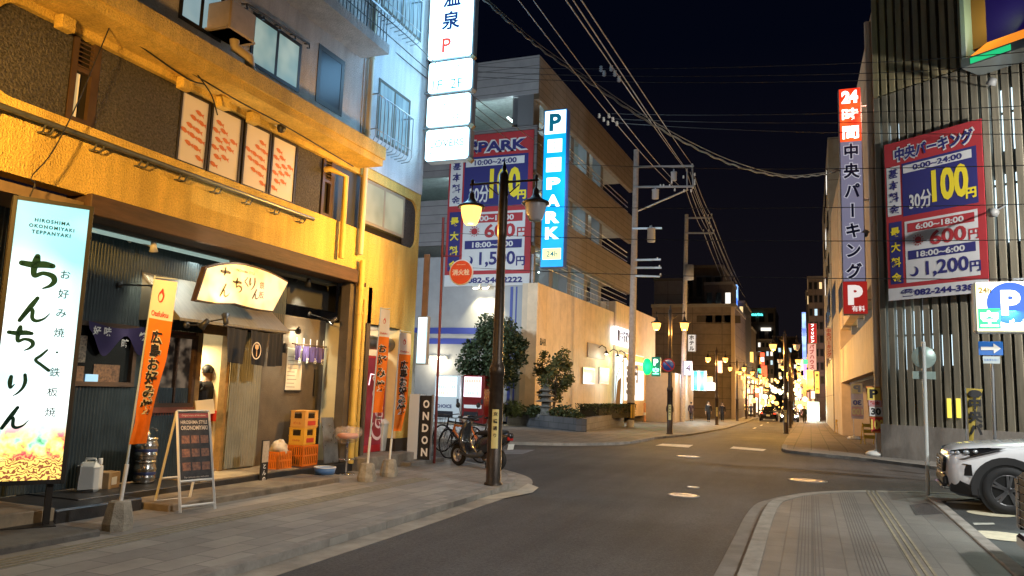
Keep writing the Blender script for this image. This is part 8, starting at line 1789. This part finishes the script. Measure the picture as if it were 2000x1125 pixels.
# ================================================================ buildings up the street
def facade(name, c1, c2, w, h, var=.3): return BRK(name, c1, c2, tuple(x*.5 for x in c1), w, h, .03, .8, 0, 0, .2, var, 'xz')
litw = [E('win_warm', (1, .72, .35), .9), E('win_cool', (.6, .85, 1), .8), E('win_white', (1, .95, .85), 1.0)]
darkw = M('window_dark', (.015, .018, .022), .15)
def block(label, l, r, top, Y, depth, mat, rows=0, cols=0, lit=.2, seed=0, cat='building', base_lit=None):
    a, c = on_y(l, 780, Y), on_y(r, 780, Y); zt_ = on_y((l+r)/2, top, Y).z; g0 = G(Y)-.2
    t = thing('street_building', label, cat, ((a.x+c.x)/2, Y+depth/2, g0)); MB().box(a.x, c.x, Y, Y+depth, g0, zt_).build('wall', mat, t)
    b = MB(); b.box(a.x-.1, c.x+.1, Y-.1, Y+depth, zt_, zt_+.35); b.build('parapet', M('parapet_grey', (.2, .19, .18), .8), t)
    rng = random.Random(seed); w = c.x-a.x; hf = (zt_-g0-4)/max(1, rows)
    for i in range(rows):
        for j in range(cols):
            x = a.x+w*(j+.5)/cols; z = g0+4+hf*(i+.25); ww = w/cols*.55; on = rng.random() < lit
            wn = MB().box(x-ww/2-.06, x+ww/2+.06, Y-.05, Y-.001, z-.06, z+hf*.5+.06).build('window', M('far_frame', (.06, .055, .05), .6), t)
            MB().box(x-ww/2, x+ww/2, Y-.06, Y-.051, z, z+hf*.5).build('pane', rng.choice(litw) if on else darkw, wn)
    return t, a.x, c.x, zt_
sx_ = lambda X: X
# left side, nearest first
bl, xa, xb, zt_ = block('plain dark brown building behind the two walking people', 1272, 1436, 600, 82, 14, facade('dark_brown_front', (.185, .15, .13), (.165, .135, .12), 3, 1.1), 0, 0)
MB().box(xb-.35, xb+.02, 81.6, 82, G(82), zt_).build('corner_pilaster', M('pale_pilaster', (.4, .32, .26), .8), bl)
b = MB()
for k, x in enumerate((xa+(xb-xa)*f for f in (.55, .66, .77, .88))): b.box(x, x+1.6, 81.93, 81.99, zt_-1.6-(k % 2)*.1, zt_-.9)
b.build('vent', M('dark_vent', (.05, .04, .035), .7), bl)
MB().box(xa, on_y(1318, 780, 60).x, 60, 70, G(60)-.2, on_y(1300, 728, 60).z).build('annex', M('white_annex', (.5, .45, .42), .7, var=.1), bl)
block('pale grey block rising above the dark brown building', 1276, 1330, 549, 97, 10, facade('pale_grey_front', (.40, .38, .38), (.38, .36, .37), 6, 3, .15), 0, 0)
block('tall dark grey flats stepping up behind the brown building', 1338, 1412, 523, 104, 12, facade('dark_flats', (.13, .11, .10), (.11, .095, .09), 4, 2.8), 3, 4, .08, 3)
block('dark flats with a lower roof between the grey flats and the blue-lit tower', 1376, 1432, 556, 98, 5, facade('dark_flats', (.13, .11, .10), (.11, .095, .09), 4, 2.8), 3, 3, .1, 4)
tb_, xa, xb, zt_ = block('narrow tower glowing blue at its top', 1419, 1455, 592, 118, 14, facade('blue_tower', (.10, .11, .16), (.09, .10, .15), 3, 2.6), 6, 3, .35, 5)
a, c = on_y(1424, 580, 117.5), on_y(1440, 580, 117.5); MB().box(a.x, c.x, 117.5, 119, on_y(1430, 620, 117.5).z, on_y(1430, 556, 117.5).z).build('blue_sign_box', E2('tower_blue', (.05, .2, .9), (.4, .7, 1), 1.2, 1.5), tb_)
fb_, xa, xb, zt_ = block('wide grey office block with a small teal sign closing the view', 1446, 1516, 604, 230, 25, facade('far_office', (.19, .17, .15), (.17, .155, .14), 8, 3.4, .2), 5, 4, .18, 6)
b = MB(); b.text('marina', on_y(1479, 614, 229.7), X_, Z_, w=(on_y(1490, 614, 229.7)-on_y(1468, 614, 229.7)).length, bold=.04); b.build('teal_lettering', E('teal_letters', (.1, .9, .85), 2.2), fb_)
MB().box(on_y(1486, 652, 229.6).x, on_y(1506, 652, 229.6).x, 229.6, 229.9, on_y(1495, 646, 229.6).z, on_y(1495, 640, 229.6).z).build('lit_strip', litw[2], fb_)
rngb = random.Random(8)
for (lab, l, r, top, Y, rows, cols, lit, colr) in (('narrow brown building on the left beyond the blue-lit tower', 1440, 1468, 640, 135, 5, 3, .45, (.18, .13, .10)), ('low building with lit shops on the left far up the street', 1462, 1488, 690, 165, 4, 3, .5, (.2, .15, .12)), ('grey flats near the far end of the street on the left', 1480, 1512, 665, 200, 6, 4, .4, (.15, .13, .12)), ('dark tower over the far end of the street', 1508, 1560, 660, 250, 7, 5, .35, (.10, .085, .08)),
        ('tall grey flats over the far right pavement', 1582, 1612, 545, 98, 8, 3, .12, (.20, .17, .15)), ('slim tower with bright blue slanted lights on top', 1578, 1600, 570, 150, 6, 2, .3, (.12, .11, .12))):
    block(lab, l, r, top, Y, 12, facade('far_%d' % l, colr, tuple(x*.85 for x in colr), 4, 2.8), rows, cols, lit, int(l))
# cream building after the parking deck on the right: its street wall runs along the pavement
t = thing('street_building', 'pale greenish tall building right behind the tall mauve sign', 'building', (4.0, 70, -1)); X0 = on_y(1613, 780, 84).x
b = MB(); zt_ = on_y(1626, 322, 64).z; b.box(X0, X0+14, CY1+.5, 84, -1.2, zt_); b.build('wall', BRK('pale_green_panels', (.50, .46, .38), (.47, .44, .36), (.25, .22, .18), 3, 3, .03, .7, 0, 0, .2, .2, 'yz'), t)
for i in range(5):
    for j in range(3):
        y = CY1+2.5+j*6.0; z = 4.5+i*3.1; wn = MB().box(X0-.06, X0-.001, y, y+2.2, z, z+1.5).build('window', dark_fr, t); MB().box(X0-.075, X0-.061, y+.08, y+2.12, z+.08, z+1.42).build('pane', darkw if (i+j) % 4 else litw[2], wn)
# shop fronts and signs that light the far street
def shopsign(label, l, r, tp, bt, Y, mat, txt=None, tm=None, vert=False, cat='illuminated sign', wall=None, glow=None):
    a, c = on_y(l, (tp+bt)/2, Y), on_y(r, (tp+bt)/2, Y); z1, z0 = on_y((l+r)/2, tp, Y).z, on_y((l+r)/2, bt, Y).z
    t = thing('shop_sign', label, cat, ((a.x+c.x)/2, Y, z0)); MB().box(a.x-.03, c.x+.03, Y+.01, Y+.3, z0-.03, z1+.03).build('casing', signw_edge, t); f = MB().box(a.x, c.x, Y-.01, Y+.009, z0, z1).build('face', mat, t)
    if txt:
        b = MB(); w, h = c.x-a.x, z1-z0
        if vert:
            n = len(txt); b.vtext(txt, Vector(((a.x+c.x)/2, Y-.016, z1-h/n*.5)), X_, Z_, min(w*.75, h/n*.9), h/n, .04)
        else: b.text(txt, Vector(((a.x+c.x)/2, Y-.016, (z0+z1)/2)), X_, Z_, w=w*.75, bold=.04)
        b.build('lettering', tm, f)
    if glow: light('POINT', 'sign_glow', ((a.x+c.x)/2, Y-1.2, (z0+z1)/2), glow[0], glow[1], t, .5)
ink_d = M('sign_dark_ink', (.05, .05, .06), .6); ink_r = M('sign_red_ink', (.5, .04, .04), .6)
wg = E('sign_soft_white', (.85, .92, 1), 1.6)
shopsign('white upright sign high on the brown building', 1344, 1358, 654, 686, 70, E('sign_greyish', (.7, .66, .62), .7), 'ホテル', ink_d, True)
shopsign('white and lilac box sign left of the white restroom-like sign', 1337, 1351, 706, 732, 62, E('sign_lilac', (.75, .72, 1), 2.0), '4', ink_d, glow=(150, (.8, .8, 1)))
shopsign('bright white square sign with two teal marks over the pavement', 1351, 1379, 725, 762, 66, E('sign_bright_white', (.85, 1, .98), 3.0), 'II', E('teal_mark', (.0, .35, .35), 1), glow=(420, (.8, 1, .95)))
shopsign('white lit shop front sign right of the bright square sign', 1380, 1396, 748, 762, 74, E('sign_warm_white', (1, .95, .85), 3.0), glow=(250, (1, .95, .85)))
shopsign('small orange lit canopy sign above the white shop sign', 1380, 1391, 736, 747, 74, E('sign_amber', (1, .6, .15), 1.8))
shopsign('small pink upright sign by the third street lamp', 1401, 1410, 705, 728, 76, E('sign_pink', (1, .55, .6), .9))
shopsign('yellow sign low on the left far pavement', 1443, 1452, 764, 776, 92, E('sign_yellow', (1, .8, .05), 2.0), glow=(160, (1, .8, .3)))
shopsign('glowing white doorway on the left before the taxi', 1424, 1436, 764, 800, 88, E('door_white', (1, .96, .86), 2.6), glow=(260, (1, .95, .8)), cat='lit shop')
shopsign('rosy lit shop front left of the taxi', 1454, 1466, 760, 805, 108, E2('shop_rose', (1, .55, .5), (1, .85, .75), 1.3, 1.0), glow=(300, (1, .8, .65)), cat='lit shop')
shopsign('teal lit upright sign over the far left pavement', 1486, 1492, 690, 706, 120, E('sign_teal', (.5, 1, 1), 2.5)); shopsign('small green sign below the teal upright sign', 1480, 1490, 720, 730, 120, E('sign_green', (.1, .8, .45), 1.5))
shopsign('red upright sign with white letters over the right pavement', 1579, 1595, 632, 670, 78, E('sign_red', (.42, .015, .02), .8), 'フィリピン', E('letter_white', (.9, 1, .95), 2), True)
shopsign('pinkish upright sign with red letters under the red one', 1578, 1594, 672, 722, 80, E('sign_rose', (.75, .42, .38), .7), 'パブハウス', ink_r, True)
shopsign('blue and white upright sign beside the red one', 1567, 1574, 610, 700, 92, E2('sign_blue_white', (.05, .1, .9), (.5, .8, 1), 1.6, .5, .4, .6), None, None, glow=(150, (.5, .6, 1)))
shopsign('violet neon upright sign low on the right', 1570, 1575, 700, 770, 96, E('neon_violet', (.45, .2, 1), 2.0), glow=(120, (.6, .4, 1)))
shopsign('orange lantern-like shop sign on the right', 1575, 1588, 723, 760, 84, E2('sign_orange', (1, .3, .03), (1, .7, .15), 1.6, 1.2), '酒', ink_d, glow=(320, (1, .6, .25)))
shopsign('yellow upright sign with dark letters at the right pavement', 1592, 1600, 726, 768, 74, E('sign_gold', (1, .7, .1), 1.2), '居酒屋', ink_d, True)
shopsign('white glowing shop entrance with green arch on the right', 1577, 1600, 785, 822, 86, E2('door_mint', (.6, 1, .8), (1, .95, .8), 1.3, 1.0), glow=(300, (.85, 1, .9)), cat='lit shop')
shopsign('small green round sign on the right', 1569, 1578, 702, 711, 90, E('sign_green2', (.05, .6, .3), 1.2))
# awning lights: a long row of lit globes over the far shops and scattered lanterns
lab = 'bright round light in the row over the far shops'
gl_w = E('globe_white', (1, .80, .42), 3.2); gl_o = E('globe_orange', (1, .50, .12), 2.6)
def globe(px, py, Y, r, mat, lab, grp, hang=.5, en=0):
    q = on_y(px, py, Y); t = thing('globe_lamp', lab, 'lamp', tuple(q), 0, grp); b = MB(); blob(b, q, r, 1, 10, 7, 0); b.build('globe', mat, t); b = MB(); b.tube([q+Z_*r*.9, q+Z_*(r+hang)], .02, 5); b.build('hanger', iron, t)
    if en: light('POINT', 'globe_light', q-Z_*(r+.3), en, (1, .62, .28), t, .4)
for k in range(22): globe(1486+k*1.9, 740+k*1.25+(k % 3)*1.5, 190-k*4, .20, gl_w, lab, 'row of globe lights over the far shops', en=700 if k % 5 == 0 else 0)
lab = 'scattered orange light among the far shops'
def FARY(px): return 130 if px < 1468 else 160 if px < 1488 else 195 if px < 1570 else 145 if px < 1581 else 96
rng = random.Random(21)
for k in range(190):
    px = rng.choice([rng.uniform(1438, 1500), rng.uniform(1552, 1576), rng.uniform(1470, 1560)]); globe(px, rng.uniform(735, 800), rng.uniform(88, FARY(px)), rng.uniform(.15, .34), rng.choice([gl_o, gl_w, gl_o]), lab, 'scattered lights among the far shops', en=600 if k % 12 == 0 else 0)
lab = 'lit far shop front among the bright lights at the end of the street'
cols_ = [((1, .9, .7), 2.4), ((1, .6, .3), 1.8), ((1, .75, .5), 2.0), ((1, .45, .4), 1.4), ((1, .85, .55), 2.0), ((1, .98, .9), 3)]
for k in range(34):
    left = k % 2 == 0; px = rng.uniform(1438, 1500) if left else rng.uniform(1556, 1588); Y = rng.uniform(90, FARY(px)-1); w = rng.uniform(4, 9); c_, s_ = cols_[k % 6]; tp_ = rng.uniform(752, 775)
    a, c = on_y(px-w/2, 790, Y), on_y(px+w/2, 790, Y); z1 = on_y(px, tp_, Y).z; z0 = G(Y)
    t = thing('lit_shop', lab, 'shop', ((a.x+c.x)/2, Y, z0), 0, 'far lit shop fronts'); MB().box(a.x-.1, c.x+.1, Y, Y+.4, z0, z1+.2).build('frame', iron, t); MB().box(a.x, c.x, Y-.02, Y-.001, z0+.3, z1).build('lit_front', E2('front_%d' % (k % 6), c_, tuple(min(1, x*.5+.1) for x in c_), s_*.55, 1.5), t)
lab = 'small coloured upright sign among the far shops'
cs = [(1, .12, .06), (1, .55, .12), (1, .75, .2), (1, .9, .7), (1, .42, .08), (1, 1, .92), (.25, .5, 1), (1, .35, .05)]
for k in range(46):
    left = k % 2 == 0; px = rng.uniform(1436, 1498) if left else rng.uniform(1552, 1590); Y = rng.uniform(84, FARY(px)); sc_ = rng.uniform(.4, 1.0); q = on_y(px, rng.uniform(690, 775), Y)
    t = thing('hanging_sign', lab, 'sign', tuple(q), 0, 'small coloured signs among the far shops'); w_, h_ = .38*sc_, rng.choice([.8, 1.2, .4])*sc_
    MB().box(q.x-w_-.05, q.x+w_+.05, Y, Y+.25, q.z-h_-.05, q.z+h_+.05).build('casing', iron, t); MB().box(q.x-w_, q.x+w_, Y-.02, Y-.001, q.z-h_, q.z+h_).build('lit_face', E('far_sign_%d' % (k % 8), cs[k % 8], 1.0), t)
# yellow striped post and red-white bollards by the blue machine
for px, py, h, lab in ((1259, 824, 1.4, 'orange and white slim post left of the blue vending machine'), (1282, 812, 1.5, 'orange post with a dark band right of the blue vending machine')):
    q = gnd(px, py); t = thing('marker_post', lab, 'post', tuple(q)); b = MB(); b.tube([q, q+Z_*h], .09, 10); b.build('post', M('post_orange', (.7, .3, .12), .5), t); b = MB(); b.lathe([(.094, h*.35), (.094, h*.5)], q, 12); b.build('band', white_p if px < 1270 else black_p, t)
# pole-mounted banner leaning by the utility pole
q = gnd(1198, 833); t = thing('leaning_flag', 'thin bamboo-like pole with a small cream flag by the planter wall', 'flag', tuple(q)); b = MB(); b.tube([q, on_y(1204, 735, q.y), on_y(1222, 690, q.y)], .025, 6); b.build('pole', M('bamboo', (.5, .38, .2), .6), t)
P = [on_y(x, y, q.y-.03) for x, y in ((1206, 745), (1214, 735), (1211, 790), (1201, 795))]; b = MB(); b.add(P+[p+Y_*.01 for p in P], [(0, 1, 2, 3), (7, 6, 5, 4)]); b.build('flag', M('cream_flag', (.6, .45, .28), .8), t)
# parked cars glimpsed under the deck, and a parked motorbike with a rider far right
q = gnd(1668, 835); car('silver car parked in the shade under the cream parking deck', (q.x+1.5, q.y, q.z), math.radians(5), M('silver_paint', (.35, .36, .38), .25, .5, coat=.5), 'sedan')
